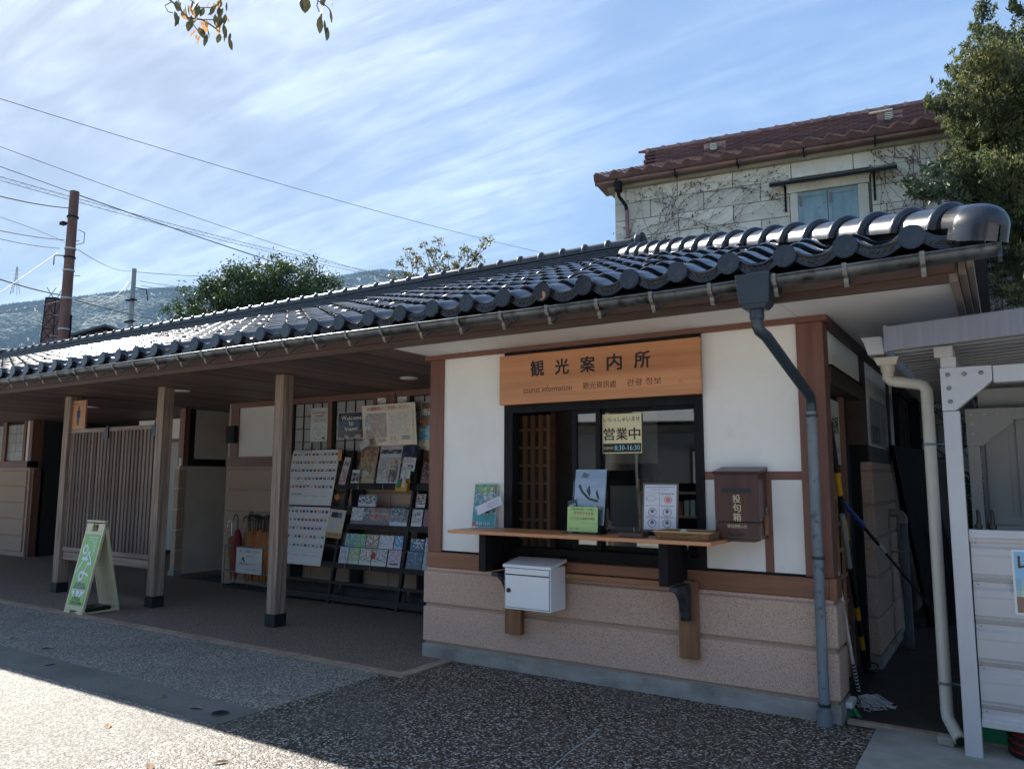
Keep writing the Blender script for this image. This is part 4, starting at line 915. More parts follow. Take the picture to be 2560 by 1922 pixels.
pr_ = sheet('photo_sheet', m2, .262, .42, (.30, .38, .47), [(.005, .2, .257, .28, (.34, .42, .52)), (.005, .28, .257, .35, (.30, .38, .49)), (.005, .35, .257, .415, (.25, .34, .45)), (.06, .30, .2, .33, (.33, .41, .51)), (.12, .22, .25, .25, (.38, .46, .56))]+photo(rg, .06, .005, .20, .15, [(.5, .55, .62), (.55, .6, .66), (.34, .42, .5), (.42, .44, .5)], 16, 14)+photo(rg, .005, .005, .06, .12, [(.1, .16, .11), (.16, .22, .15), (.3, .36, .36)], 7, 12), None, PRINT_G, polys=[([(.03, .29), (.06, .24), (.12, .19), (.2, .17), (.21, .185), (.13, .205), (.07, .26), (.045, .31)], (.04, .05, .05)), ([(.10, .26), (.13, .21), (.14, .24), (.125, .3)], (.06, .07, .08)), ([(.18, .24), (.2, .19), (.215, .2), (.19, .27)], (.05, .05, .06)), ([(.05, .36), (.10, .355), (.12, .38), (.07, .40)], (.10, .14, .15))])
pr_.parent = st; pr_.matrix_parent_inverse = wm(st).inverted()
m = lean(-1.825, -.315, 1.155, 3)
gs = sheet('green_notice', m, .255, .185, (.40, .58, .22), lines(.02, .015, .1, .035, 1, (.2, .3, .12)), None, PRINT, .002, 'light green handwritten notice in front of the acrylic stand', 'notice', polys=ringp(.062, .098, .042, .0025, 20, .4)+[([(.13, .045), (.235, .045), (.235, .08), (.13, .08)], (.42, .60, .24))])
text('井波の思い出に・お土産に', .018, m @ Matrix.Translation((.035, .158, .001)), INK_G, gs, w=.19); text('クリアファイル', .028, m @ Matrix.Translation((.055, .122, .001)), INK_R, gs, bold=.02, w=.165)
text('いかがですか', .02, m @ Matrix.Translation((.115, .088, .001)), INK_G, gs, bold=.01, w=.115); text('1枚 100円', .012, m @ Matrix.Translation((.038, .092, .001)), INK_G, gs); text('A4サイズ クリアファイル', .011, m @ Matrix.Translation((.135, .06, .001)), INK_G, gs)
m = lean(-1.845, -.25, 1.30, 8) @ Matrix.Rotation(R(12), 4, 'Z')
tg = sheet('price_tag', m, .075, .08, (.02, .05, .05), photo(rg, 0, 0, .075, .025, [(.25, .06, .05), (.1, .04, .04)], 5, 1), None, PRINT, .002, 'small dark price tag reading 100 beside the acrylic stand', 'tag')
text('100円', .02, m @ Matrix.Translation((.015, .03, .001)), INK_W, tg, bold=.02)
# framed stamp sheet
fr_ = thing('framed_stamp_sheet', (-1.15, -.13, 1.139), 'grey framed sheet of round stamp drawings standing right on the counter', 'frame')
m = lean(-1.285, -.16, 1.17, 6)
part(MB().box(0, .275, 0, .35, -.012, 0, None, m), 'frame', M('grey_frame', (.13, .115, .105), (.17, .15, .14), .45, 20), fr_, bevel=.003); part(B(-1.25, -1.05, -.155, -.08, 1.139, 1.17), 'easel_foot', BLACKW, fr_)
m2 = m @ Matrix.Translation((.014, .014, .002)); K = (.05, .05, .06); pls = []
for (cx, cy) in ((.065, .125), (.18, .125), (.065, .045), (.18, .045)): pls += ringp(cx, cy, .033, .004, 22, .9)+[(circ(cx, cy+.006, .014), (.15, .15, .17))]
pls = [p if isinstance(p, tuple) and isinstance(p[1], tuple) and len(p[1]) == 3 else (p, K) for p in pls]
pls += [(p, K) for p in ringp(.055, .225, .04, .003, 16, .55)]+[(p, (.6, .06, .05)) for p in ringp(.185, .215, .030, .004, 16, .9)]+[(circ(.185, .215, .018), (.62, .2, .18))]
sh = sheet('stamp_sheet', m2, .247, .322, (.66, .67, .72), [(.01, .305, .235, .308, K), (.118, .01, .12, .27, K)]+[(.01, y, .235, y+.0015, K) for y in (.09, .172, .265)]+lines(.13, .25, .235, .262, 1, K)+lines(.02, .165, .11, .172, 1, K)+lines(.13, .165, .23, .172, 1, K)+lines(.02, .082, .11, .089, 1, K)+lines(.13, .082, .23, .089, 1, K), None, PRINT_G, .002, polys=pls)
sh.parent = fr_; sh.matrix_parent_inverse = wm(fr_).inverted()
text('いなみ スタンプラリー', .013, m2 @ Matrix.Translation((.05, .283, .001)), INK, sh, w=.14)
sb = thing('stamp_tray', (-1.24, -.36, 1.139), 'small brown wooden tray box between the stand and the basket', 'box')
for a in ((-1.345, -1.165, -.43, -.422, 1.139, 1.172), (-1.345, -1.165, -.33, -.322, 1.139, 1.172), (-1.345, -1.337, -.422, -.33, 1.139, 1.172), (-1.173, -1.165, -.422, -.33, 1.139, 1.172), (-1.337, -1.173, -.422, -.33, 1.139, 1.146)): part(B(*a), 'side', W_BOX, sb)
part(MB().tube([(-1.245, -.39, 1.146), (-1.245, -.39, 1.19), (-1.248, -.39, 1.205)], .006, 7), 'seedling', LEAF_T2, sb)
bs = thing('wicker_basket', (-.87, -.32, 1.139), 'flat oblong wicker basket at the right end of the counter', 'basket')
b = MB(); X0, X1_, Y0, Y1 = -1.06, -.70, -.43, -.21
for q in range(9):
    z = 1.142+.0052*q; g = .0016*q; ph = q % 2
    per = []
    nseg = 44
    for k in range(nseg):
        t = k/nseg*2*((X1_-X0)+(Y1-Y0)); a_, c_ = X1_-X0+2*g, Y1-Y0+2*g; t = k/nseg*2*(a_+c_)
        o_ = .003*(1 if (k+ph) % 2 else -1)
        if t < a_: p = (X0-g+t, Y0-g-o_)
        elif t < a_+c_: p = (X1_+g+o_, Y0-g+t-a_)
        elif t < 2*a_+c_: p = (X1_+g-(t-a_-c_), Y1+g+o_)
        else: p = (X0-g-o_, Y1+g-(t-2*a_-c_))
        per.append((p[0], p[1], z))
    b.tube(per+[per[0]], .0034, 5, False)
part(b, 'weave', WICK, bs)
b = MB(); g = .017; b.tube([(X0-g, Y0-g, 1.192), (X1_+g, Y0-g, 1.192), (X1_+g, Y1+g, 1.192), (X0-g, Y1+g, 1.192), (X0-g, Y0-g, 1.192)], .007, 8)
part(b, 'rim', M('cane_rim', (.38, .22, .10), (.48, .30, .15), .5, 40, (6, 1, 1)), bs); part(B(X0, X1_, Y0, Y1, 1.139, 1.144), 'bottom', WICK, bs)
pb = MB()
for k in range(9):
    a_ = math.pi/2*k/8
rings_ = []
for q in range(6):
    a_ = math.pi/2*q/5; rings_.append([(-.90+.035*math.cos(a_)*math.cos(2*math.pi*k/16), -.34+.035*math.cos(a_)*math.sin(2*math.pi*k/16), 1.160+.048*math.sin(a_)) for k in range(16)])
pb.add([p for r__ in rings_ for p in r__], [(i*16+k, i*16+(k+1) % 16, (i+1)*16+(k+1) % 16, (i+1)*16+k) for i in range(5) for k in range(16)], None, True)
pb.tube([(-.90, -.34, 1.145), (-.90, -.34, 1.160)], .035, 16); tag(pb.build('ink_stamp', M('white_knob', (.6, .6, .58), None, .4)), 'round white stamp lid sitting in the wicker basket', 'stamp')
# open-for-business board inside the glass
ob = thing('open_for_business_board', (-1.57, .10, 1.75), 'yellowed board reading open for business hanging on the office glass', 'sign')
m = WALLF(-1.70, .054, 1.747)
part(MB().box(0, .335, 0, .31, -.004, 0, None, m), 'board', M('yellowed_board', (.74, .66, .36), (.80, .72, .42), .6, 6), ob)
part(MB().box(.004, .330, .008, .078, .0003, .0006, None, m), 'hours_strip', BLACK, ob)
text('いらっしゃいませ', .038, m @ Matrix.Translation((.012, .248, 0)), INK, ob, w=.31, bold=.012)
for i, ch in enumerate('営業中'): text(ch, .095, m @ Matrix.Translation((.012+.108*i, .105, 0)), INK, ob, w=.095, bold=.03)
text('営業時間', .024, m @ Matrix.Translation((.01, .03, .001)), CRM, ob, w=.08); text('8:30-16:30', .040, m @ Matrix.Translation((.105, .024, .001)), M('chalk_blue', (.35, .6, .65), None, .6), ob, w=.215, bold=.008)


# sign sheet on the alley door
m = frame((-.12, .22, 1.665), (0, 1, 0), (0, 0, 1)); m = m @ Matrix.Translation((0, 0, .006))
ds = sheet('door_notice', m, .90, .50, (.50, .52, .46), [], None, PRINT, .004, 'pale green tourist office notice on the alley door', 'sign')
text('観光案内所', .14, m @ Matrix.Translation((.13, .24, 0)), INK, ds, w=.72, bold=.02); text('tourist information', .06, m @ Matrix.Translation((.20, .09, 0)), INK, ds, w=.64)
# toilet sign further along the alley wall
m = frame((.0, 1.95, 1.86), (0, 1, 0), (0, 0, 1)) @ Matrix.Translation((0, 0, .006))
ts2 = sheet('toilet_sign_sheet', m, 1.2, .42, (.55, .56, .56), [(.02, .02, .17, .17, (.35, .05, .04)), (.21, .02, .36, .17, (.03, .10, .28)), (.40, .02, .55, .17, (.03, .10, .28))]+[(.08, .04, .11, .14, (.7, .7, .7)), (.27, .04, .30, .14, (.7, .7, .7)), (.46, .04, .49, .14, (.7, .7, .7)), (.8, .03, .98, .3, (.42, .38, .34))], None, PRINT_G, .004, 'white sheet reading TOILET with red and blue pictograms on the alley wall', 'sign')
text('TOILET', .09, m @ Matrix.Translation((.1, .24, 0)), M('brown_letter', (.2, .13, .1), None, .5), ts2, w=.42)

# ================================================================== PORCH CONTENTS
# ---- brochure rack: three leaning bays
RKK = .20
def yr(z): return 1.48+RKK*z
rack = thing('brochure_rack', (-6, 1.65, 0), 'tall black leaning wooden brochure rack in three bays against the porch wall', 'rack')
XB_ = [-7.32, -6.20, -5.08, -3.96]
for x in XB_:
    b = MB().add([(x-.02, yr(0)-.005, 0), (x+.02, yr(0)-.005, 0), (x+.02, yr(0)+.05, 0), (x-.02, yr(0)+.05, 0), (x-.02, yr(1.9)-.005, 1.9), (x+.02, yr(1.9)-.005, 1.9), (x+.02, yr(1.9)+.05, 1.9), (x-.02, yr(1.9)+.05, 1.9)], [(3, 2, 1, 0), (4, 5, 6, 7), (0, 1, 5, 4), (1, 2, 6, 5), (2, 3, 7, 6), (3, 0, 4, 7)])
    part(b, 'leg', RACKM, rack, bevel=.002)
    part(B(x-.018, x+.018, 1.55, 1.92, .02, .06), 'foot_rail', RACKM, rack); part(B(x-.012, x+.012, 1.86, 1.915, .03, 1.9), 'rear_leg', RACKM, rack)
SH = [(.04, .115, 1), (.238, .272, 0), (.432, .50, 1), (.676, .703, 0), (.91, .982, 1), (1.162, 1.19, 0), (1.40, 1.48, 1)]
for i in range(3):
    xa, xb_ = XB_[i]+.021, XB_[i+1]-.021
    for z0, z1, deep in SH:
        part(MB().add([(xa, yr(z0)+.0, z0), (xb_, yr(z0), z0), (xb_, yr(z0)+.018, z0), (xa, yr(z0)+.018, z0), (xa, yr(z1), z1), (xb_, yr(z1), z1), (xb_, yr(z1)+.018, z1), (xa, yr(z1)+.018, z1)], [(3, 2, 1, 0), (4, 5, 6, 7), (0, 1, 5, 4), (1, 2, 6, 5), (2, 3, 7, 6), (3, 0, 4, 7)]), 'lip_board', RACKM, rack)
        yb_ = 1.86 if deep else yr(z0)+.14
        part(B(xa, xb_, yr(z0)+.02, yb_, z0, z0+.014), 'shelf', RACKM, rack)
        if not deep:
            pass
        elif z0 < 1.3:
            b = MB(); zt = z0+.17; b.add([(xa, yr(z0)+.16, z0+.015), (xb_, yr(z0)+.16, z0+.015), (xb_, yr(zt)+.17, zt), (xa, yr(zt)+.17, zt), (xa, yr(z0)+.17, z0+.015), (xb_, yr(z0)+.17, z0+.015), (xb_, yr(zt)+.18, zt), (xa, yr(zt)+.18, zt)], [(0, 1, 2, 3), (7, 6, 5, 4), (0, 4, 5, 1), (1, 5, 6, 2), (2, 6, 7, 3), (3, 7, 4, 0)])
            part(b, 'back_rest', RACKM, rack)
    part(B(xb_-.13, xb_, 1.87, 1.90, 1.48, 1.88) if i else B(xb_-.16, xb_-.02, 1.87, 1.9, 1.48, 1.90), 'side_board', BLACKW, rack)
    part(B(xa, xa+.17, 1.86, 1.89, .03, 1.42), 'side_board', BLACKW, rack)
for x in (-6.0, -5.58):
    part(B(x, x+.012, yr(1.40)-.006, yr(1.40)-.002, 1.40, 1.475), 'clip', BRKT, rack); part(B(x, x+.012, yr(.43)-.006, yr(.43)-.002, .435, .495), 'clip', BRKT, rack)
LF = lambda x, z, off=-.008: Matrix.Translation((0, off, 0)) @ frame((x, yr(z), z), (1, 0, 0), (0, RKK, 1))
# ---- two flag charts
FLAGC = [(.55, .02, .03), (.02, .07, .30), (.62, .62, .6), (.03, .28, .10), (.6, .42, .03), (.03, .03, .03), (.12, .35, .55), (.30, .03, .05)]
def chart(x0, z0, W, H, rows, cols, label, seed):
    rg = random.Random(seed); m = LF(x0, z0, -.02); r_ = []; k = (.12, .12, .13); pl = []
    top = .035; bot = .16; cw = (W-.03)/cols; rh = (H-top-bot)/rows
    for j in range(rows):
        y1 = H-top-rh*j; r_.append((.015, y1-.0012, W-.015, y1+.0006, k))
        for i in range(cols):
            x = .015+cw*i; fw_ = cw*.72; fx = x+cw*.14; fy = y1-rh*.36; fh = rh*.28
            ty = rg.choice('hhvvcsnd'); a, b_, c = rg.choice(FLAGC), rg.choice(FLAGC), rg.choice(FLAGC)
            if ty == 'h': r_ += [(fx, fy+fh*q/3, fx+fw_, fy+fh*(q+1)/3, (a, b_, c)[q]) for q in range(3)]
            elif ty == 'v': r_ += [(fx+fw_*q/3, fy, fx+fw_*(q+1)/3, fy+fh, (a, b_, c)[q]) for q in range(3)]
            elif ty == 'n': r_ += [(fx, fy, fx+fw_, fy+fh, a), (fx+fw_*.3, fy, fx+fw_*.45, fy+fh, b_), (fx, fy+fh*.4, fx+fw_, fy+fh*.62, b_)]
            else: r_ += [(fx, fy, fx+fw_, fy+fh, a), (fx+fw_*.32, fy+fh*.28, fx+fw_*.66, fy+fh*.74, b_)]
            r_.append((x-.0006, y1-rh, x+.0006, y1-rh*.4, k))
            if rg.random() < .5:
                big = rg.random() < .15
                for q in range(rg.randint(2, 22 if big else 6)):
                    sx = x+rg.uniform(.1, .9)*cw; sy_ = y1-rh*rg.uniform(.45, .95); cc = rg.choice([(.6, .05, .1), (.05, .08, .35), (.6, .05, .1), (.05, .3, .12)]); r_.append((sx, sy_, sx+.004, sy_+.004, cc))
    r_.append((.015, bot-.0006, W-.015, bot+.0006, k)); r_.append((.015, bot-.035, W-.015, bot-.034, k))
    for i in range(6): r_.append((.015+(W-.03)*i/5-.0006, .02, .015+(W-.03)*i/5+.0006, bot-.035, k))
    r_.append((.015, .02, W-.015, .0212, k)); r_ += lines(.12, bot-.028, W-.2, bot-.008, 1, k, rg, .6)
    r_ += lines(.08, H-.026, W-.04, H-.010, 1, k, rg, .6)
    for i in range(5): r_ += lines(.03+(W-.03)*i/5, bot-.046, .10+(W-.03)*i/5, bot-.038, 1, k, rg, .6)
    return sheet('flag_chart', m, W, H, (.68, .69, .69), r_, None, PRINT, .006, label, 'chart')
chart(-7.32, 1.19, .90, .745, 5, 12, 'upper white chart of world flags with stickers on the rack', 5)
chart(-7.30, .435, .885, .745, 5, 12, 'lower white chart of world flags with stickers on the rack', 9)
# ---- posters
rg = random.Random(21)
m = frame((-7.088, 1.925, 2.04), (1, 0, 0), (0, 0, 1))
nt_ = sheet('notice_sheet', m, .354, .468, (.58, .56, .50), [], None, PRINT_G, .003, 'tall beige notice with a speech bubble taped on the left lattice window', 'notice', polys=[(p, (.05, .05, .05)) for p in ringp(.165, .13, .12, .004, 26, .85)]+[([(.22, .04), (.29, .03), (.27, .07)], (.05, .05, .05))])
for s_, y, h_, w_ in (('歡迎你來到南礪市！', .385, .028, .29), ('你從哪裡來？', .34, .028, .19), ('WELCOME TO NANTO CITY！', .302, .017, .25), ('WHERE ARE YOU FROM？', .272, .017, .23), ('Put a Sticker on', .175, .018, .16), ('the board!', .145, .018, .10), ('請把貼紙貼在板子', .11, .018, .16), ('的位置上。', .075, .018, .08)):
    text(s_, h_, m @ Matrix.Translation((.175 if y > .2 else .165, y, .001)), INK, nt_, w=w_, align='CENTER')
m = frame((-6.558, 1.92, 2.07), (1, 0, 0), (0, 0, 1))
wc = sheet('welcome_poster', m, .50, .35, (.55, .55, .54), photo(rg, .008, .1, .492, .342, [(.012, .012, .014), (.03, .03, .035), (.05, .05, .05), (.018, .02, .03)], 22, 12)+photo(rg, .008, .008, .492, .1, [(.10, .03, .02), (.03, .02, .02), (.15, .05, .03), (.02, .02, .02)], 22, 4)+photo(rg, .13, .008, .42, .05, [(.45, .34, .24), (.35, .25, .18), (.5, .38, .28)], 12, 3), None, PRINT_G, .003, 'dark poster reading Welcome to Inami on the middle lattice window', 'poster')
for s_, y, w_ in (('Welcome', .245, .37), ('to', .17, .085), ('Inami', .10, .225)): text(s_, .058, m @ Matrix.Translation((.25, y, .001)), INK_W, wc, w=w_, align='CENTER', bold=.015)
# big strolling map board, tilted forward
m = frame((-6.02, 1.86, 1.955), (1, 0, 0), (0, -.10, 1)) @ Matrix.Rotation(R(.5), 4, 'Z')
r_ = photo(rg, .12, .10, .42, .42, [(.16, .12, .10), (.22, .17, .14), (.12, .10, .09), (.28, .22, .18)], 14, 14)+photo(rg, .05, .2, .13, .42, [(.12, .2, .3), (.3, .35, .38), (.1, .12, .1), (.4, .42, .42)], 4, 8)+photo(rg, .05, .09, .2, .2, [(.18, .08, .06), (.1, .1, .08), (.3, .2, .16)], 8, 5)
r_ += photo(rg, .46, .14, .80, .42, [(.42, .38, .30), (.50, .46, .37), (.36, .33, .27), (.46, .36, .3), (.40, .42, .34)], 26, 20)
for k in range(170):
    x = rg.uniform(.46, .79); y = rg.uniform(.14, .41); r_.append((x, y, x+rg.uniform(.004, .03), y+rg.uniform(.002, .004), rg.choice([(.2, .17, .14), (.45, .12, .08), (.15, .3, .2), (.6, .58, .5)])))
r_ += lines(.22, .02, .42, .09, 6, (.15, .13, .12), rg)+photo(rg, .24, .05, .42, .09, [(.1, .09, .08), (.25, .2, .17), (.4, .38, .33)], 8, 1)+lines(.46, .02, .80, .12, 7, (.14, .12, .11), rg)+photo(rg, .48, .07, .80, .12, [(.1, .09, .08), (.25, .2, .17), (.4, .38, .33)], 12, 1)
mp_ = sheet('map_board', m, .90, .525, (.56, .50, .38), r_, None, PRINT_G, .012, 'large cream map board tilted above the middle of the brochure rack', 'map')
text('井波散策にご利用ください', .052, m @ Matrix.Translation((.09, .45, .001)), INK_R, mp_, w=.72, bold=.018)
for i in range(13): text('南砺市井波散策まっぷ案内図'[i], .022, m @ Matrix.Translation((.845, .42-.03*i, .001)), INK, mp_)
wr = MB().tube([(-5.95, 1.9, 2.47), (-5.62, 1.905, 2.60), (-5.2, 1.9, 2.48)], .0025, 5); wr.build('hanging_wire', WIRE, mp_)
m = frame((-5.16, 1.93, 1.90), (1, 0, 0), (0, .02, 1)) @ Matrix.Rotation(R(-3), 4, 'Z')
np_ = sheet('blue_orange_poster', m, .42, .60, (.55, .55, .53), photo(rg, .01, .30, .41, .59, [(.22, .14, .10), (.5, .22, .08), (.3, .16, .1), (.16, .22, .26)], 10, 8)+photo(rg, .01, .12, .41, .30, [(.12, .33, .45), (.2, .42, .52), (.3, .5, .55)], 8, 5)+photo(rg, .01, .01, .41, .12, [(.5, .46, .3), (.55, .52, .4)], 8, 3), None, PRINT_G, .003, 'tall blue and orange poster half hidden behind the office corner post', 'poster')
text('南砺', .085, m @ Matrix.Translation((.03, .43, .001)), INK_W, np_, bold=.03)
m = LF(-6.40, .80, -.045) @ Matrix.Rotation(R(-3), 4, 'Z')
bp_ = sheet('tan_flyer', m, .285, .36, (.55, .50, .42), [(.04, .255, .23, .325, (.03, .035, .03)), (.15, .255, .23, .325, (.10, .14, .2)), (0, 0, .285, .07, (.40, .26, .10)), (.09, .14, .17, .215, (.5, .5, .58))]+lines(.05, .03, .23, .05, 1, (.08, .06, .04), rg, .5)+lines(.09, .105, .2, .115, 1, (.3, .3, .3), rg), None, PRINT_G, .003, 'tan flyer hanging from the rack leg beside the lower flag chart', 'flyer')
m = LF(-6.345, 1.47, -.02) @ Matrix.Rotation(R(-6), 4, 'Z')
sheet('narrow_leaflet', m, .115, .36, (.52, .50, .52), photo(rg, .01, .02, .105, .2, [(.4, .22, .2), (.45, .42, .5), (.5, .4, .38)], 4, 6)+photo(rg, .02, .25, .095, .30, [(.08, .12, .25), (.2, .2, .2)], 4, 2), None, PRINT, .003, 'narrow pale leaflet standing at the rack leg right of the upper flag chart', 'leaflet')
sheet('orange_tag', LF(-6.43, 1.77, -.03) @ Matrix.Rotation(R(8), 4, 'Z'), .07, .15, (.62, .45, .18), lines(.01, .01, .06, .14, 5, (.55, .12, .05), rg, .5), None, PRINT, .003, 'small orange and yellow tag at the top right corner of the upper flag chart', 'tag')
ap = MB(); mm = LF(-6.30, 1.30, -.035); ap.prism(circ(0, 0, .042, 14, .85), mm, .012); ap.box(-.006, .006, .03, .05, .0, .01, None, mm); tag(ap.build('felt_apple', APPLE), 'little orange felt apple fixed to the rack leg', 'ornament')
m = LF(-6.03, 1.485, -.015)
pA = [((0, 0), .275, .475, [(.30, .24, .14), (.36, .30, .19), (.26, .20, .12), (.33, .28, .2)], (.42, .36, .24), 'sepia town map sheet standing left on the top rack shelf', -1.03), ((.31, 0), .36, .475, [(.46, .46, .46), (.52, .52, .52), (.38, .37, .37), (.42, .38, .37)], (.56, .56, .58), 'pale grey walking map sheet in the middle of the top rack shelf', -1.03)]
o1 = sheet('map_sheet', m, .29, .475, (.42, .34, .22), photo(rg, .02, .06, .27, .33, [(.34, .27, .16), (.40, .33, .21), (.28, .22, .13)], 10, 10)+photo(rg, .01, .345, .28, .465, [(.30, .20, .17), (.26, .17, .15), (.35, .22, .15)], 6, 3)+photo(rg, .01, .05, .035, .33, [(.1, .07, .05), (.4, .34, .24)], 1, 8)+photo(rg, .255, .05, .28, .33, [(.1, .07, .05), (.4, .34, .24)], 1, 8), None, PRINT_G, .003, pA[0][5], 'map', polys=[(circ(.10, .12, .085, 20, .45), (.5, .48, .42))]+[(p, K) for p in ringp(.20, .41, .022, .005)]+[(p, K) for p in ringp(.19, .34, .022, .005)]+[(seg2(.215, .395, .24, .37, .007), K), (seg2(.205, .325, .23, .30, .007), K), (circ(.03, .345, .018), (.5, .05, .03))])
m = LF(-5.70, 1.485, -.015)
r_ = photo(rg, .012, .012, .20, .30, pA[1][3], 10, 14)+[(.012, .335, .348, .375, (.55, .58, .60)), (.012, .31, .348, .318, (.1, .25, .28))]+photo(rg, .012, .375, .348, .43, [(.1, .11, .13), (.35, .36, .38), (.05, .06, .08)], 8, 2)+photo(rg, .20, .012, .33, .21, [(.08, .08, .08), (.14, .12, .11), (.35, .34, .33)], 5, 6)+[(.15, .17, .3, .20, (.45, .52, .30))]+photo(rg, .2, .21, .33, .31, [(.45, .44, .42), (.35, .33, .32)], 6, 4)
o2 = sheet('map_sheet', m, .36, .48, (.56, .56, .57), r_, None, PRINT_G, .003, pA[1][5], 'map', polys=[(circ(.29, .27, .02), (.5, .1, .06))])
text('井波散策マップ', .02, m @ Matrix.Translation((.04, .445, .001)), INK_R, o2, w=.14)
m = LF(-5.335, 1.40, -.015)
sheet('dark_poster', m, .25, .56, (.03, .04, .07), photo(rg, .01, .4, .24, .55, [(.02, .05, .12), (.04, .08, .18), (.02, .02, .04)], 5, 4)+photo(rg, .01, .05, .24, .40, [(.03, .03, .04), (.08, .06, .04), (.02, .02, .03), (.25, .2, .1)], 6, 10)+[(.09, .38, .13, .48, (.45, .36, .2)), (.06, .34, .13, .37, (.45, .36, .2))], None, PRINT_G, .003, 'dark blue and gold poster standing right on the top rack shelf', 'poster')
sheet('white_handbill', LF(-5.265, 1.64, -.06) @ Matrix.Rotation(R(-3), 4, 'Z'), .20, .17, (.62, .62, .63), lines(.02, .1, .18, .16, 3, (.3, .2, .3), rg)+photo(rg, .08, .04, .17, .08, [(.5, .4, .1), (.15, .2, .4), (.4, .15, .2)], 4, 1), None, PRINT, .002, 'white handbill clipped to the right leg of the middle rack bay', 'flyer')
sheet('clear_pouch', LF(-5.26, 1.54, -.07), .15, .15, (.50, .56, .60), photo(rg, .01, .01, .14, .14, [(.5, .56, .6), (.4, .48, .52), (.62, .68, .7)], 6, 6), None, PRINT_G, .004, 'clear plastic pouch of pale papers below the white handbill', 'pouch')
bxo = thing('leaflet_box', (-5.2, 1.68, 1.40), 'small yellow leaflet box with green and white cards on the rack lip', 'box')
m = LF(-5.30, 1.39, -.09); part(MB().box(0, .19, 0, .10, -.05, 0, (.55, .30, .03), m), 'box_body', PRINT, bxo); part(MB().box(.02, .08, .04, .15, .001, .004, (.02, .22, .09), m), 'green_card', PRINT, bxo); part(MB().box(.10, .15, .05, .15, .001, .004, (.6, .6, .56), m), 'white_card', PRINT, bxo); part(MB().box(0, .19, .10, .165, -.045, -.04, (.5, .22, .03), m), 'box_back', PRINT, bxo)
sheet('qr_card', LF(-5.98, 1.90, -.09) @ Matrix.Rotation(R(28), 4, 'Z'), .17, .10, (.56, .56, .58), lines(.02, .05, .08, .085, 3, (.35, .35, .4), rg), None, PRINT_G, .002, 'pale card tilted over the lower left corner of the map board', 'card', polys=[])
sheet('photo_postcard', LF(-6.10, 1.485, -.05), .13, .17, (.62, .62, .62), photo(rg, .005, .02, .125, .13, [(.05, .05, .06), (.2, .22, .26), (.4, .42, .45), (.1, .08, .07)], 6, 5), None, PRINT_G, .003, 'dark photo postcard at the left end of the top rack shelf', 'postcard')
# brochures on the lower shelves
def bro(x, z, w_, h_, bg_, pal, label, text_=None, off=-.012, rot=0, extra=None, tmat=None):
    m = LF(x, z, off) @ Matrix.Rotation(R(rot), 4, 'Z'); n = max(3, int(w_/.019)); q = max(3, int(h_/.022))
    o = sheet('brochure', m, w_, h_, bg_, photo(rg, .004, h_*.22, w_-.004, h_-.004, pal, n, q)+(extra or []), None, PRINT_G, .004, label, 'brochure', 'brochures on the rack shelves')
    if text_: text(text_, .022, m @ Matrix.Translation((.012, h_*.62, .001)), tmat or INK_W, o, w=w_*.7, bold=.02)
    return o
WHT = (.58, .58, .58); GREYP = [(.45, .45, .45), (.55, .55, .55), (.3, .3, .32)]
DARKP = [(.05, .045, .045), (.12, .10, .09), (.25, .22, .2), (.03, .03, .03)]; REDPL = [(.35, .04, .03), (.15, .05, .04), (.5, .2, .1)]
GRP = [(.08, .25, .08), (.15, .35, .12), (.3, .42, .15), (.1, .3, .35)]; BLP = [(.05, .15, .4), (.1, .3, .5), (.35, .5, .6)]; PKP = [(.5, .25, .35), (.55, .45, .5), (.4, .35, .45)]
bro(-5.945, 1.195, .30, .14, (.50, .50, .52), DARKP+GREYP, 'white and dark brochure lying open on the second shelf, left')
for x, w_, pal, lb, tx, rot in ((-6.03, .21, GREYP, 'grey town brochure with green strip at the left of the third shelf', None, -8), (-5.83, .13, DARKP, 'dark brown brochure second from left on the third shelf', 'INAMI', -6), (-5.70, .16, REDPL, 'red patterned brochure in the middle of the third shelf', 'NANTO', -5), (-5.54, .17, [(.22, .10, .05), (.35, .16, .07), (.15, .08, .05)], 'brown and orange brochure right of the red one', 'KAMINO', -4), (-5.37, .20, DARKP+[(.35, .4, .45)], 'dark photo brochure with pale blue foot on the third shelf', None, -4), (-5.145-.0, .0, None, None, None, 0)):
    if pal: bro(x, .975, w_, .21, (.46, .56, .62) if 'blue' in lb else (.1, .06, .05), pal, lb, tx, -.014, 0)
bro(-5.33+.175, .975, .0, .0, WHT, DARKP, 'x') if False else None
bro(-5.305+.14, .975, .0, .0, WHT, DARKP, 'x') if False else None
for x, w_, pal, bgc, lb in ((-6.06, .16, GRP+BLP, (.1, .2, .4), 'green and blue brochure at the left of the fourth shelf'), (-5.90, .19, GRP, (.1, .3, .1), 'bright green landscape brochure on the fourth shelf'), (-5.70, .20, [(.2, .1, .08), (.55, .5, .35), (.4, .2, .12)], (.3, .2, .12), 'brown and cream brochure in the middle of the fourth shelf'), (-5.49, .23, [(.52, .52, .54), (.46, .44, .5), (.56, .56, .56)], (.56, .56, .58), 'white arched bridge brochure on the fourth shelf'), (-5.245+.0, .13, BLP, (.3, .45, .6), 'light blue brochure at the right of the fourth shelf')):
    bro(x, .70, w_, .16, bgc, pal, lb, None, -.014)
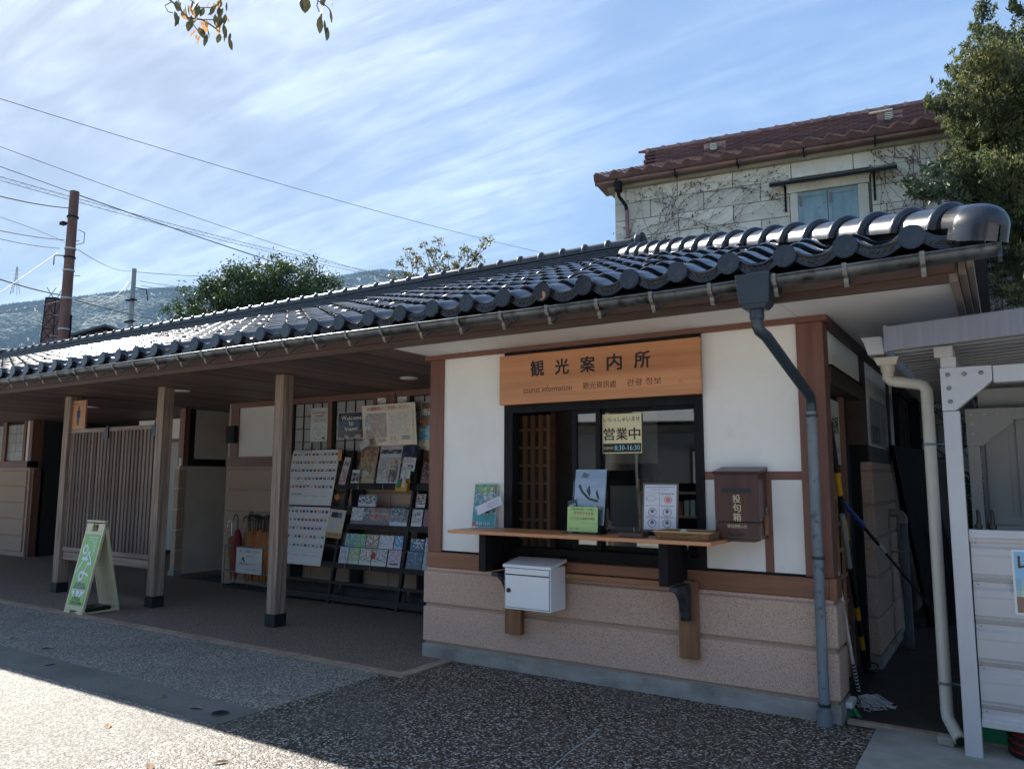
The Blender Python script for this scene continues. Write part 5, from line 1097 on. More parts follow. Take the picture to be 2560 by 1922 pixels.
for x, w_, pal, bgc, lb in ((-6.12, .15, [(.3, .3, .45), (.45, .4, .5), (.5, .5, .55)], (.5, .5, .54), 'lilac sheet at the left end of the fifth shelf'), (-5.96, .18, [(.2, .35, .08), (.35, .42, .2), (.5, .45, .35)], (.45, .52, .35), 'green illustrated leaflet on the fifth shelf'), (-5.77, .19, [(.52, .5, .42), (.45, .4, .3), (.3, .2, .2)], (.55, .53, .45), 'cream leaflet in the middle of the fifth shelf'), (-5.57, .24, [(.5, .5, .46), (.2, .22, .18), (.42, .4, .38)], (.55, .54, .5), 'cream leaflet with a red balloon drawing on the fifth shelf'), (-5.31, .20, PKP, (.52, .5, .54), 'pink and white leaflet at the right of the fifth shelf')):
    o = bro(x, .495, w_, .20, bgc, pal, lb, None, -.014)
    if 'balloon' in lb: MB().prism(circ(.02, .12, .038, 16, 1.15), LF(x, .495, -.016), .001).build('balloon', INK_R, o)
    if 'pink' in lb: MB().prism([(.03, .03), (.17, .03), (.17, .045), (.03, .045)], LF(x, .495, -.016), .001).build('text_bar', INK, o)
bro(-4.98, 1.49, .22, .26, (.2, .06, .04), REDPL+DARKP, 'red and dark brochure on the top shelf of the right bay')
bro(-4.99, 1.20, .13, .16, WHT, [(.4, .2, .15), (.5, .45, .4), (.2, .1, .08)], 'small LAW magazine on the second shelf of the right bay', 'LAW', -.014, 0, None, INK)
bro(-5.03, .98, .16, .20, WHT, GREYP, 'white LAW leaflet on the third shelf of the right bay', 'LAW', -.014, 0, None, INK); bro(-4.85, .98, .17, .20, (.18, .03, .04), [(.16, .03, .04), (.2, .05, .05)], 'dark red booklet on the third shelf of the right bay')
bro(-4.99, .70, .21, .14, (.03, .08, .18), [(.04, .12, .25), (.5, .52, .55), (.02, .04, .08)], 'blue and black leaflet on the fourth shelf of the right bay'); bro(-4.77, .70, .14, .16, (.4, .45, .5), BLP+PKP, 'pale blue leaflet behind the corner post on the fourth shelf')
bro(-5.02, .495, .24, .20, (.02, .04, .08), [(.02, .05, .1), (.05, .2, .35), (.01, .02, .04)], 'dark blue night scene leaflet on the fifth shelf of the right bay'); bro(-4.77, .495, .16, .21, (.35, .45, .5), [(.3, .45, .55), (.5, .48, .3), (.2, .35, .5)], 'pale blue and yellow leaflet at the edge of the right bay')
bro(-5.20, .975, .10, .2, WHT, DARKP, 'dark photo leaflet at the right end of the third shelf of the middle bay')

# ---- umbrella stand
us_ = thing('umbrella_stand', (-8.05, 1.75, 0), 'grey tube umbrella stand tied with string beside the middle porch post', 'umbrella stand')
for z in (.585, .235, .03):
    part(MB().tube([(-8.50, 1.68, z), (-7.40, 1.68, z), (-7.40, 1.86, z), (-8.50, 1.86, z), (-8.50, 1.68, z)], .009 if z > .1 else .016, 8), 'rail', RACKS if z > .1 else BLACK, us_)
for x in (-8.50, -7.40):
    for y in (1.68, 1.86): part(MB().tube([(x, y, 0), (x, y, .6)], .011, 8), 'upright', RACKS, us_)
part(B(-8.5, -7.4, 1.67, 1.87, .0, .012), 'drip_tray', BLACK, us_)
part(MB().tube([(-8.51, 1.665, .14), (-8.1, 1.66, .115), (-7.7, 1.665, .085), (-7.39, 1.67, .07)], .004, 5), 'string', M('string', (.4, .37, .28), None, .9), us_)
m = frame((-8.217, 1.664, .225), (1, 0, 0), (0, 0, 1))
us2 = sheet('umbrella_notice', m, .545, .35, (.64, .65, .66), [], None, PRINT_G, .003, 'white notice about borrowing umbrellas hung on the umbrella stand', 'notice', polys=[([(.12, .20), (.15, .235), (.19, .17), (.195, .14)], (.03, .03, .03)), (seg2(.13, .19, .10, .15, .006), (.03, .03, .03))])
text('傘　ご利用ください', .036, m @ Matrix.Translation((.07, .285, .001)), INK, us2, w=.42); text('（無料です）', .022, m @ Matrix.Translation((.22, .225, .001)), INK, us2, w=.16); text('ご使用後はお返しください', .024, m @ Matrix.Translation((.06, .12, .001)), INK, us2, w=.36); text('南砺市井波観光案内所', .014, m @ Matrix.Translation((.23, .05, .001)), INK, us2, w=.27)
def umbrella(x, y, cloth, handle, label, group=None, zt=.80, tilt=.0, zb=.10, rad=.04, rot=0):
    t = thing('umbrella', (x, y, .012), label, 'umbrella', group)
    b = MB(); n = 16; sec = [(zb, .010), (zb+.10, rad*.55), (zb+.35, rad*.9), (zb+.52, rad*1.15), (zb+.58, rad*1.25), (zt-.03, rad*.75), (zt, rad*.35)]
    rings = []
    for z, r_ in sec:
        rings.append([(x+tilt*(z)+r_*(1+.28*math.sin(5*2*math.pi*k/n+z*3))*math.cos(2*math.pi*k/n), y+r_*(1+.28*math.sin(5*2*math.pi*k/n+z*3))*math.sin(2*math.pi*k/n), z) for k in range(n)])
    b.add([p for r__ in rings for p in r__], [(i*n+k, i*n+(k+1) % n, (i+1)*n+(k+1) % n, (i+1)*n+k) for i in range(len(rings)-1) for k in range(n)], None, True)
    b.build('cloth', cloth, t)
    xt = x+tilt*zt; dx, dy = math.cos(rot), math.sin(rot)
    pts = [(xt, y, zt-.02), (xt, y, zt+.15)]+[(xt+dx*.045*(1-math.cos(a_)), y+dy*.045*(1-math.cos(a_)), zt+.15+.055*math.sin(a_)) for a_ in [math.pi*k/7 for k in range(1, 8)]]+[(xt+dx*.09, y+dy*.09, zt+.12)]
    MB().tube(pts, .0085, 8).build('handle', handle, t); MB().tube([(x, y, .015), (x, y, zb+.05)], .004, 6).build('tip', BRKT, t)
    return t
HB = M('black_handle', (.012, .012, .012), None, .25)
umbrella(-8.40, 1.74, FABR_T, CHROME, 'tan umbrella with a chrome hook handle at the left end of the stand', zt=.72, tilt=-.05, rot=math.pi)
umbrella(-8.26, 1.70, FABR_R, HB, 'dark red umbrella in the left part of the umbrella stand', zt=.82, rad=.045, rot=math.pi)
umbrella(-8.20, 1.82, FABR_T, wood('bent_wood_handle', (.2, .08, .04), (.3, .14, .07), .4), 'brown umbrella with a wooden hook handle behind the red one', zt=.80, rot=math.pi)
umbrella(-8.12, 1.78, FABR_T, HB, 'tan umbrella with a tall black hook handle next to the red one', zt=.86, rot=0)
oru = None; k = 0
for i in range(9):
    for j in range(2):
        x = -8.02+.068*i+rng.uniform(-.008, .008); y = 1.73+.075*j
        if oru is None: oru = umbrella(x, y, FABRIC, HB, 'orange umbrella with a black hook handle in the packed umbrella stand', 'orange umbrellas packed in the stand', rot=-2.2)
        else: copy_tree(oru, (x, y, .012+rng.uniform(-.01, .03)), None, (0, 0, rng.uniform(-.7, .7)))

# ---- sandwich board
sb_ = thing('sandwich_board', (-8.05, -.43, 0), 'cream plastic A-frame board with a green CYCLE STATION panel standing on the porch edge', 'sign board')
def aleg(y0, sgn):
    fl = frame((-8.245, y0, 0), (1, 0, 0), (0, sgn*(.215), 1.03)); return fl
ff = aleg(-.655, 1); H_ = 1.03; W_ = .385
def panel(fl, name, d, win=True):
    b = MB()
    for a in ((0, .03, .0, H_), (W_-.03, W_, 0, H_)): b.box(a[0], a[1], a[2], a[3], -.03, 0, None, fl)
    b.box(.03, W_-.03, .10, .90, -.02, -.004, None, fl); b.box(.03, W_-.03, .045, .10, -.03, 0, None, fl); b.box(.03, .12, 0, .045, -.03, 0, None, fl); b.box(W_-.12, W_-.03, 0, .045, -.03, 0, None, fl)
    b.box(.03, W_-.03, .90, .94, -.03, 0, None, fl); b.box(.03, .13, .94, H_, -.03, 0, None, fl); b.box(W_-.13, W_-.03, .94, H_, -.03, 0, None, fl); b.box(.13, W_-.13, H_-.014, H_-.004, -.02, -.01, None, fl)
    o = b.build(name, CREAM, sb_, .004); return o
panel(ff, 'front_leaf', 0)
fb = frame((-8.245, -.205, 0), (1, 0, 0), (0, -.215, 1.03)); fbm = fb @ Matrix.Translation((0, 0, .03))
panel(fbm, 'rear_leaf', 0)
for k in range(5): MB().box(.03, W_-.03, .18+.14*k, .185+.14*k, .0, .003, None, fb).build('rib', CREAM, sb_)
part(B(-8.245, -7.86, -.46, -.40, 1.02, 1.045), 'hinge', CREAM, sb_, bevel=.012)
part(B(-8.22, -7.88, -.62, -.24, .004, .022), 'base_bar', CREAM, sb_, bevel=.003)
part(B(-8.15, -7.885, -.50, -.30, .024, .07), 'weight_block', BLACK, sb_, bevel=.01); part(B(-8.20, -7.90, -.56, -.505, .024, .055), 'weight_block', BLACK, sb_, bevel=.006)
gp = ff @ Matrix.Translation((.03, .095, .001)); GR = (.20, .46, .04); WH = (.70, .76, .80)
pls = [(p, WH) for p in ringp(.09, .63, .058, .024, 26)]+[(p, WH) for p in ringp(.135, .33, .055, .030, 26, 1.1)]
pls += [(seg2(a, b_, c, d, t), WH) for a, b_, c, d, t in ((.07, .525, .19, .52, .034), (.13, .525, .185, .60, .022), (.165, .60, .215, .60, .026), (.18, .595, .265, .50, .022), (.11, .51, .0, .345, .022), (.265, .50, .25, .46, .024), (.2, .475, .29, .47, .032), (.21, .47, .175, .38, .02), (.17, .375, .28, .34, .024))]
DG = (.015, .06, .02)
pls += [([(.03, .19), (.085, .265), (.115, .235), (.155, .27), (.19, .235), (.235, .268), (.30, .19)], DG)]
pls += [([(.03, .178), (.30, .178), (.30, .172), (.03, .172)], WH), ([(.03, .165), (.085, .165), (.11, .10), (.075, .09)], WH), ([(.12, .165), (.20, .165), (.17, .09), (.14, .10)], WH), ([(.21, .165), (.30, .165), (.23, .085), (.20, .10)], WH), (circ(.205, .145, .009), DG), (circ(.09, .12, .008), DG), (circ(.24, .12, .008), DG)]
pls += [([(x, y), (x+.034, y), (x+.034, y+.045), (x, y+.045)], WH) for x, y in ((.11, .735), (.155, .735), (.20, .735), (.245, .735), (.20, .675), (.245, .675), (.245, .625), (.25, .575))]
pls += [([(x+.005, y+.006), (x+.029, y+.006), (x+.029, y+.038), (x+.005, y+.038)], GR) for x, y in ((.11, .735), (.155, .735), (.20, .735), (.245, .735), (.20, .675), (.245, .675), (.245, .625), (.25, .575))]
pls += [(seg2(.115, .345, .155, .30, .012), (.55, .25, .03)), (seg2(.12, .30, .152, .35, .012), (.25, .15, .08))]
cyp = sheet('green_panel', gp, .325, .80, GR, [], sb_, PRINT_G, .0008, polys=pls)
text('なんチャリ', .032, gp @ Matrix.Translation((.085, .20, .002)), INK_W, cyp, w=.16); text('CYCLE', .042, gp @ Matrix.Translation((.085, .058, .001)), INK_G, cyp, w=.165, bold=.008); text('STATION', .042, gp @ Matrix.Translation((.05, .008, .001)), INK_G, cyp, w=.235, bold=.008)

# ================================================================== ALLEY THINGS
def pole(name, pts, r, mat, label, cat, parts=()):
    t = thing(name, pts[0], label, cat); MB().tube(pts, r, 12).build('shaft', mat, t); return t
bp0, bp1 = Vector((-.06, 1.45, .02)), Vector((-.04, .30, 1.95)); d_ = bp1-bp0
t = thing('striped_pole', bp0, 'black and yellow striped pole leaning inside the alley doorway', 'pole')
for a, b_, mt in ((0, .10, BLACK), (.10, .16, YEL), (.16, .23, BLACK), (.23, .285, YEL), (.285, .56, BLACK), (.56, .64, YEL), (.64, .735, BLACK), (.735, .82, YEL), (.82, 1.0, BLACK)):
    if mt is BLACK or True: MB().tube([bp0+d_*a, bp0+d_*b_], .021, 12).build('band', mt, t)
MB().tube([bp0+d_*.45+Vector((.0, -.05, 0)), bp0+d_*.66+Vector((0, -.04, 0))], .02, 8).build('tag_strip', FROST, t)
b = MB(); c_ = bp0+Vector((.05, -.05, .05)); b.tube([c_+Vector((.05*math.cos(a_), .05*math.sin(a_), .02*math.sin(a_))) for a_ in [2*math.pi*k/14 for k in range(15)]], .006, 6); b.build('hook', BLACK, t)
t = thing('mop', (.028, .568, .0), 'white handled string mop leaning behind the office corner', 'mop')
MB().tube([(-.03, .0, 1.35), (.018, .40, .30)], .012, 10).build('shaft', WHITEP, t)
mg = MB().tube([(.018, .40, .30), (.028, .53, .07)], .011, 10); mg.build('grip', BLACK, t)
for k in range(9):
    p = Vector((.018, .40, .30)).lerp(Vector((.028, .53, .07)), k/9); MB().tube([p, p+Vector((.0004, .004, -.008))], .0135, 10).build('grip_ring', WHITEP, t)
b = MB(); rg2 = random.Random(4)
for k in range(60):
    a_ = rg2.uniform(-1.5, .9); l = rg2.uniform(.08, .22); p0 = Vector((.03, .52, .05)); p2 = p0+Vector((math.cos(a_)*l*1.0, math.sin(a_)*l*.8, -.042)); p1 = (p0+p2)/2+Vector((rg2.uniform(-.03, .03), rg2.uniform(-.03, .03), rg2.uniform(.0, .035)))
    p3 = p2+Vector((rg2.uniform(-.05, .05), rg2.uniform(-.04, .04), .002)); b.tube([p0, p1, p2, p3], .0032, 4, False)
o = b.build('strings', COTTON, t); o['kind'] = 'stuff'
t = thing('green_brush', (.02, .25, 0), 'green bristled floor brush tucked behind the office corner beside the mop', 'brush')
MB().box(-.05, .05, .12, .30, .06, .10).build('head', WHITEP, t, .008)
for k in range(12): MB().tube([(-.03+.008*k*.9, .17+.01*(k % 5), .06), (-.03+.011*k, .15+.02*(k % 5), .003)], .006, 5).build('bristle_tuft', GREENP, t)
t = thing('blue_handled_pole', (-.05, .72, 1.3), 'black telescopic pole with a blue grip slanting across the alley', 'pole')
a0, a1 = Vector((-.05, .72, 1.385)), Vector((.36, 3.2, .22)); dd = a1-a0
MB().tube([a0, a0+dd*.17], [.017, .022], 12).build('grip', BLUEP, t); MB().tube([a0+dd*.17, a0+dd*.31], .0135, 10).build('shaft', BLACK, t); MB().tube([a0+dd*.31, a0+dd*.37], .017, 10).build('collar', WHITEP, t); MB().tube([a0+dd*.37, a1], .011, 10).build('shaft', BLACK, t)
t = thing('wall_waste_pipe', (.14, 2.7, 0), 'short grey waste pipe with an elbow standing by the rendered pier in the alley', 'pipe')
MB().tube([(.14, 2.72, 0), (.14, 2.72, 1.16)], .036, 16).build('pipe', PIPE_G, t); MB().tube([(.02, 2.72, 1.235), (.09, 2.72, 1.235), (.125, 2.72, 1.22), (.14, 2.72, 1.19), (.14, 2.72, 1.14)], .040, 16).build('elbow', M('dull_elbow', (.30, .28, .24), (.4, .38, .33), .6, 8), t); MB().box(.03, .14, 2.70, 2.74, .86, .88).build('clip', BRKT, t)
def plank_board(name, T1, B1, B2, T2, th, mat, label, rim=True):
    v = [Vector(q) for q in (B1, B2, T2, T1)]; n = (v[1]-v[0]).cross(v[3]-v[0]).normalized()*th
    o = MB().add(v+[q+n for q in v], [(3, 2, 1, 0), (4, 5, 6, 7), (0, 1, 5, 4), (1, 2, 6, 5), (2, 3, 7, 6), (3, 0, 4, 7)]).build(name, mat); tag(o, label, 'board')
    if rim:
        m = frame(v[0], v[1]-v[0], v[3]-v[0]); 
        for s_ in (0, 1):
            a, b_ = (v[0], v[3]) if s_ == 0 else (v[3], v[2]); MB().tube([a-n*.3, b_-n*.3], .014, 6).build('rim', BLACKW, o)
    return o
plank_board('leaning_board', (.04, 3.0, 1.88), (.20, 4.0, .0), (.50, 4.4, 0), (.30, 3.5, 1.84), .03, BLACKW, 'black framed board leaning on the alley wall, nearest of the pair')
o = plank_board('leaning_signboard', (.13, 3.62, 1.80), (.36, 4.7, .0), (.72, 5.2, 0), (.42, 4.3, 1.78), .03, BLACK, 'dark signboard with faded brown lettering leaning behind the black board')
m = frame((.36, 4.68, 0), Vector((.36, .5, 0)), Vector((-.23, -1.08, 1.8)))
text('井波', .3, m @ Matrix.Translation((.1, 1.5, .02)), M('faded_brown', (.12, .05, .035), None, .7), o)

# ================================================================== CYCLE SHED on the right
sd = thing('cycle_shed', (1.6, .6, 0), 'grey steel-framed cycle shed with ribbed panels at the right edge', 'shed')
S = lambda mb, name, mat, bevel=0, par=sd: mb.build(name, mat, par, bevel)
def RF(x): return 2.31+.05*(x-.43)
b = MB(); b.add([(.43, -.47, RF(.43)), (4.6, -.47, RF(4.6)), (4.6, -.44, RF(4.6)), (.43, -.44, RF(.43)), (.43, -.47, RF(.43)+.15), (4.6, -.47, RF(4.6)+.15), (4.6, -.44, RF(4.6)+.15), (.43, -.44, RF(.43)+.15)], [(3, 2, 1, 0), (4, 5, 6, 7), (0, 1, 5, 4), (1, 2, 6, 5), (2, 3, 7, 6), (3, 0, 4, 7)])
S(b, 'fascia', SHEDF, .008); S(MB().box(.425, .445, -.475, -.39, RF(.43)-.005, RF(.43)+.155), 'fascia_end', SHEDF, .004)
b = MB()
for k in range(30):   # ribbed roof deck, ribs run across the slope
    y0 = -.44+.15*k
    b.add([(.43, y0, RF(.43)+.05), (4.6, y0, RF(4.6)+.05), (4.6, y0+.05, RF(4.6)+.05), (.43, y0+.05, RF(.43)+.05), (.43, y0+.07, RF(.43)+.10), (4.6, y0+.07, RF(4.6)+.10), (4.6, y0+.13, RF(4.6)+.10), (.43, y0+.13, RF(.43)+.10), (.43, y0+.15, RF(.43)+.05), (4.6, y0+.15, RF(4.6)+.05)], [(3, 2, 1, 0), (4, 5, 2, 3), (7, 6, 5, 4), (8, 9, 6, 7)])
S(b, 'roof_deck', M('shed_roof_sheet', (.30, .30, .31), (.35, .35, .36), .45, 4))
b = MB(); b.box(.43, 4.6, -.44, 4.06, RF(2.6)+.22, RF(2.6)+.225, None); 
YP = -.25
S(MB().box(.695, .783, YP, YP+.09, -.02, 1.955), 'post', SHEDW, .006)
b = MB(); pl = [(.695, 1.957), (.763, 1.957), (.958, 2.125), (.958, 2.212), (.695, 2.212)]; b.prism(pl, frame((0, YP-.004, 0), (1, 0, 0), (0, 0, 1)), .002); b.prism(pl, frame((0, YP+.09, 0), (1, 0, 0), (0, 0, 1)), .093)
gu = S(b, 'gusset', SHEDW)
for x, z in ((.735, 2.17), (.82, 2.17), (.905, 2.172), (.737, 2.09), (.74, 2.01)):
    S(MB().lathe_dome((x, YP-.007, z), .014) if hasattr(MB, 'lathe_dome') else MB().disc(frame((x, YP-.006, z), (1, 0, 0), (0, 0, 1)), .013, .008, 14), 'bolt', BRKT, .004, gu)
S(MB().box(.962, 4.5, YP, YP+.09, 2.112, 2.212), 'beam', SHEDW, .005)
S(MB().box(.668, .768, YP-.02, 3.9, 2.278, 2.345), 'purlin', SHEDW, .006); S(MB().box(.70, .78, YP+.01, YP+.07, 2.212, 2.278), 'purlin_seat', SHEDW)
S(MB().box(.76, 4.5, 1.6, 1.68, 2.24, 2.30), 'purlin', SHEDD)
# second frame behind
S(MB().box(.76, .84, 1.2, 1.28, -.02, 1.93), 'post', SHEDD, .005); b = MB(); b.prism([(.76, 1.80), (.86, 1.80), (1.06, 1.97), (1.06, 2.075), (.76, 2.075)], frame((0, 1.2, 0), (1, 0, 0), (0, 0, 1)), .02); g2 = S(b, 'gusset', SHEDD)
S(MB().box(1.06, 4.5, 1.2, 1.28, 1.99, 2.075), 'beam', SHEDD)
for x, z in ((.795, 2.03), (.88, 2.03), (.96, 2.03), (.797, 1.96), (.80, 1.89)): S(MB().disc(frame((x, 1.178, z), (1, 0, 0), (0, 0, 1)), .012, .008, 12), 'bolt', SHEDP, 0, g2)
S(MB().box(.86, 4.5, 1.35, 1.37, 1.22, 1.28), 'inner_rail', SHEDD)
for k in range(12):
    x = .87+.16*k+(.04 if k else 0); S(MB().box(x, x+.15, 1.37, 1.385, 1.27, 2.1), 'inner_panel', SHEDD, .003)
S(MB().box(.842, 4.5, 1.386, 1.40, .05, 2.24), 'inner_wall', SHEDD)
S(MB().box(.86, 4.5, 1.36, 1.384, .05, 1.215), 'inner_panel', SHEDD)
# front ribbed panels (pitch .235)
S(MB().box(.785, 4.5, -.225, -.16, 1.215, 1.263), 'top_rail', SHEDW, .004); S(MB().box(.785, 4.5, -.215, -.205, 1.195, 1.215), 'rail_under_strip', SHEDP)  # strip below the rail is plain panel paint
prf = []
for k in range(5):
    zt = 1.20-.2345*k
    prf += [(-.200, zt), (-.200, zt-.028), (-.222, zt-.045), (-.222, zt-.082), (-.219, zt-.0822), (-.219, zt-.086), (-.222, zt-.0862), (-.222, zt-.185), (-.214, zt-.20), (-.222, zt-.203), (-.222, zt-.205), (-.200, zt-.233)]
    pp = prf[-12:]; b = MB()
    A = [Vector((.79, y, z)) for y, z in pp]; D = [Vector((4.5, y, z)) for y, z in pp]
    if k == 4: A = [q for q in A if q.z > .16]; D = [q for q in D if q.z > .16]
    n = len(A); b.add(A+D, [(i, i+1, n+i+1, n+i) for i in range(n-1)]); S(b, 'ribbed_panel', SHEDP)
    S(MB().disc(frame((.815, -.2005, zt-.014), (1, 0, 0), (0, 0, 1)), .004, .003, 8), 'rivet', BRKT)
    if k < 4: S(MB().box(.7835, .7895, -.205, -.17, zt-.232, zt-.04), 'edge_seal', BLACK)
S(MB().box(.785, 4.5, -.228, -.16, .165, .205), 'bottom_rail', SHEDW, .003)
m = frame((.985, -.2245, .80), (1, 0, 0), (0, 0, 1))
rg = random.Random(8)
rp2 = sheet('rental_poster', m, .8, .36, (.60, .62, .63), [(.012, .012, .788, .348, (.16, .42, .62))]+photo(rg, .012, .10, .788, .20, [(.20, .45, .6), (.3, .5, .4), (.2, .4, .3), (.18, .45, .62)], 30, 3)+[(.012, .012, .788, .10, (.16, .07, .045))], None, PRINT_G, .005, 'blue and brown rental cycle poster in a white frame on the shed panels', 'poster')
text('レンタサイクル', .075, m @ Matrix.Translation((.03, .255, .001)), INK_B, rp2, w=.66, bold=.04); text('ナチュラル', .04, m @ Matrix.Translation((.085, .20, .001)), INK_B, rp2, bold=.04); text('〜ご利用ください〜', .03, m @ Matrix.Translation((.06, .055, .001)), INK_W, rp2)
for k, x in enumerate((.835, .905)):
    hs = thing('rubber_hose_end', (x, -.19, 1.263), ('left black rubber handle end standing on the shed rail', 'right black rubber handle end standing on the shed rail')[k], 'handle')
    MB().tube([(x, -.17, 1.25), (x, -.17, 1.29)], .021, 12).build('base', BLACK, hs); MB().tube([(x, -.17, 1.29), (x+.004, -.17, 1.32), (x+.002, -.165, 1.36), (x-.002, -.16, 1.375)], [.014, .011, .011, .006], 10).build('grip', BLACK, hs)
# shed gutter, hopper and cream downpipe
S(MB().prism([(.235, 2.480), (.36, 2.478), (.372, 2.36), (.275, 2.36), (.262, 2.41), (.25, 2.45)], frame((0, -.02, 0), (1, 0, 0), (0, 0, 1)) @ Matrix.Translation((0, 0, -3.9)), 3.9), 'side_gutter', SHEDW, .003)
b = MB(); frust(b, .385, 0.0, 2.285, .055, .05, 2.335, .075, .065); hq = S(b, 'hopper', PIPE_C, .004)
part(MB().tube([(.385, 0, 2.29), (.385, 0, 2.24)], [.045, .04], 18), 'hopper_neck', PIPE_C, hq)
part(MB().tube([(.385, 0, 2.29), (.385, 0, 2.20), (.40, 0, 2.185), (.43, 0, 2.178), (.55, 0, 2.155), (.585, 0, 2.142), (.60, 0, 2.11), (.60, 0, 2.06)], .036, 18), 'offset_bend', PIPE_C, hq)
part(MB().tube([(.60, 0, 2.11), (.60, 0, .17), (.605, -.015, .13), (.63, -.07, .10), (.672, -.165, .055)], .035, 20), 'downpipe', PIPE_C, hq)
part(MB().tube([(.675, -.172, .052), (.6755, -.173, .0515)], .030, 18), 'pipe_mouth', BLACK, hq)
for z in (1.769, .33): part(MB().tube([(.60, 0, z-.008), (.60, 0, z+.008)], .040, 18).box(.60, .70, -.005, .005, z-.003, z+.003), 'pipe_clip', PIPE_G, hq)
st_ = MB().box(.55, .64, -.14, -.05, .002, .05).build('stone_block', PLINTH, None, .01); tag(st_, 'small dark stone block under the mouth of the cream downpipe', 'stone')
gb = thing('green_crate', (.95, .25, 0), 'green plastic crate on the floor inside the shed', 'crate'); MB().box(.72, 1.0, .05, .5, .0, .32).build('crate_body', GREENP, gb, .01)
for k in range(4): MB().box(.715, 1.005, .045, .05, .06+.06*k, .075+.06*k).build('rib', GREENP, gb)
cs = None
for k in range(5):
    t = thing('rubber_cone_base', (1.05, -.05, .01+.045*k), ('lowest', 'second lowest', 'middle', 'second highest', 'topmost')[k]+' disc in the stack of black and red cone bases under the shed panels', 'cone base', 'stacked cone bases')
    MB().tube([(1.05, -.05, .01+.045*k), (1.05, -.05, .032+.045*k)], .15, 28).build('rim', BLACK, t); MB().tube([(1.05, -.05, .032+.045*k), (1.05, -.05, .045+.045*k)], [.146, .12], 28).build('band', REDP, t)
b = MB().box(4.5, 4.6, -.25, 3.9, 0, 2.4); S(b, 'side_wall', SHEDP); S(MB().box(.43, 4.6, 3.95, 4.0, 0, 2.3), 'rear_wall', SHEDD) if False else None

# ================================================================== STOREHOUSE behind
AN = R(8); wd = Vector((math.cos(AN), math.sin(AN), 0)); wn_ = Vector((math.sin(AN), -math.cos(AN), 0))
PW = Vector((-2.018, 6.397, 0))       # point on the wall, s = 0
SM = Matrix((wd, Vector((0, 0, 1)), wn_)).transposed().to_4x4(); SM.translation = PW   # local x along wall, y up, z outwards
def SB(x0, x1, y0, y1, z0, z1): return MB().box(x0, x1, y0, y1, z0, z1, None, SM)
sh_ = thing('stone_storehouse', PW+wd*.5, 'old pale tuff block storehouse with red clay roof rising behind the black roof', 'storehouse')
sx0, sx1 = -2.36, 7.0
sw_ = SB(sx0, sx1, 0, 6.5, -5.0, -.02).build('wall', STONEJ, sh_)
rg = random.Random(12)
blk = {}
joints_even, joints_odd = -1.28, -.86
for r in range(21):
    y0 = 6.49-.298*(r+1); y1 = y0+.288
    off = (-1.28 if r % 2 == 0 else -.86)
    xs = [sx0]+[x for x in [off-.88*2, off-.88]+[off+.885*k for k in range(0, 12)] if x > sx0+.15 and x < sx1]+[sx1]
    for a, b_ in zip(xs, xs[1:]):
        segs = [(a, b_)]
        if y1 > 4.9 and y0 < 6.0:   # leave the window opening
            segs = []
            if a < .455: segs.append((a, min(b_, .455)))
            if b_ > 1.60: segs.append((max(a, 1.60), b_))
        for p, q in segs:
            if q-p < .04: continue
            d = rg.uniform(0, .006)
            SB(p+.006, q-.006, max(y0, 0), y1, -.03, d).build('stone_block', STONE, sw_, .004)
# window with blue shutters, frame and awning
fw_ = SB(.46, .57, 4.9, 5.98, -.05, .03).build('window_frame', STONE, sh_)
SB(1.42, 1.56, 4.9, 5.98, -.05, .03).build('frame_jamb', STONE, fw_); SB(.42, 1.58, 5.94, 6.05, -.05, .06).build('frame_lintel', STONE, fw_); SB(.40, 1.60, 6.05, 6.09, -.05, .09).build('frame_cornice', STONE, fw_)
for a, b_ in ((.572, .99), (1.0, 1.418)):
    dsh = SB(a, b_, 4.9, 5.93, -.018, 0).build('shutter', BLUEDOOR, sh_)
    SB(a+.0, a+.05, 4.9, 5.93, 0, .012).build('stile', BLUEDOOR, dsh); SB(b_-.05, b_, 4.9, 5.93, 0, .012).build('stile', BLUEDOOR, dsh); SB(a+.05, b_-.05, 5.86, 5.93, 0, .012).build('rail', BLUEDOOR, dsh)
    SB(a+.02, a+.06, 5.72, 5.88, .012, .022).build('hinge', BRKT, dsh)
SB(.86, 1.15, 5.36, 5.385, .012, .025).build('latch', INK_GOLD, fw_); SB(.84, .88, 5.32, 5.40, .012, .035).build('padlock', INK_GOLD, fw_)
aw = MB().box(.18, 1.95, 0, .02, 0, .22, None, SM @ Matrix.Translation((0, 6.115, 0)) @ Matrix.Rotation(R(14), 4, 'X')).build('awning', DGREYM, sh_)
SB(.18, 1.95, 6.03, 6.09, .19, .215).build('awning_edge', BLACKW, aw)
for x in (.38, 1.63): SB(x, x+.03, 5.66, 6.08, .0, .03).build('bracket', BLACKW, aw); SB(x, x+.03, 6.04, 6.08, .0, .20).build('bracket', BLACKW, aw)
# cornice, gutter, roof
SB(-2.60, sx1, 6.485, 6.53, -.3, .27).build('eave_soffit', wood('eave_soffit_wood', (.16, .12, .09), (.24, .19, .14), .8, 'x'), sh_)
SB(sx0-.1, sx1, 6.43, 6.484, -.3, .10).build('eave_board', wood('old_eave', (.3, .27, .2), (.45, .41, .31), .8, 'x'), sh_)
g = MB().tube([SM @ Vector((x, 6.52+.0*x, .24)) for x in (-2.62, 0, 3, 7)], .045, 12); gr_ = g.build('gutter', COPPER, sh_)
for k in range(9): 
    x = -2.25+.98*k; SB(x, x+.022, 6.44, 6.60, .12, .30).build('bracket', BLACKW, gr_)
SB(-2.27, -2.17, 6.32, 6.50, .17, .31).build('rain_head', BLACKW, gr_, .008)
MB().tube([SM @ Vector(p) for p in ((-2.22, 6.34, .24), (-2.22, 6.25, .22), (-2.14, 6.12, .08), (-2.13, 6.02, .06))], .03, 12).build('downpipe', BLACKW, gr_)
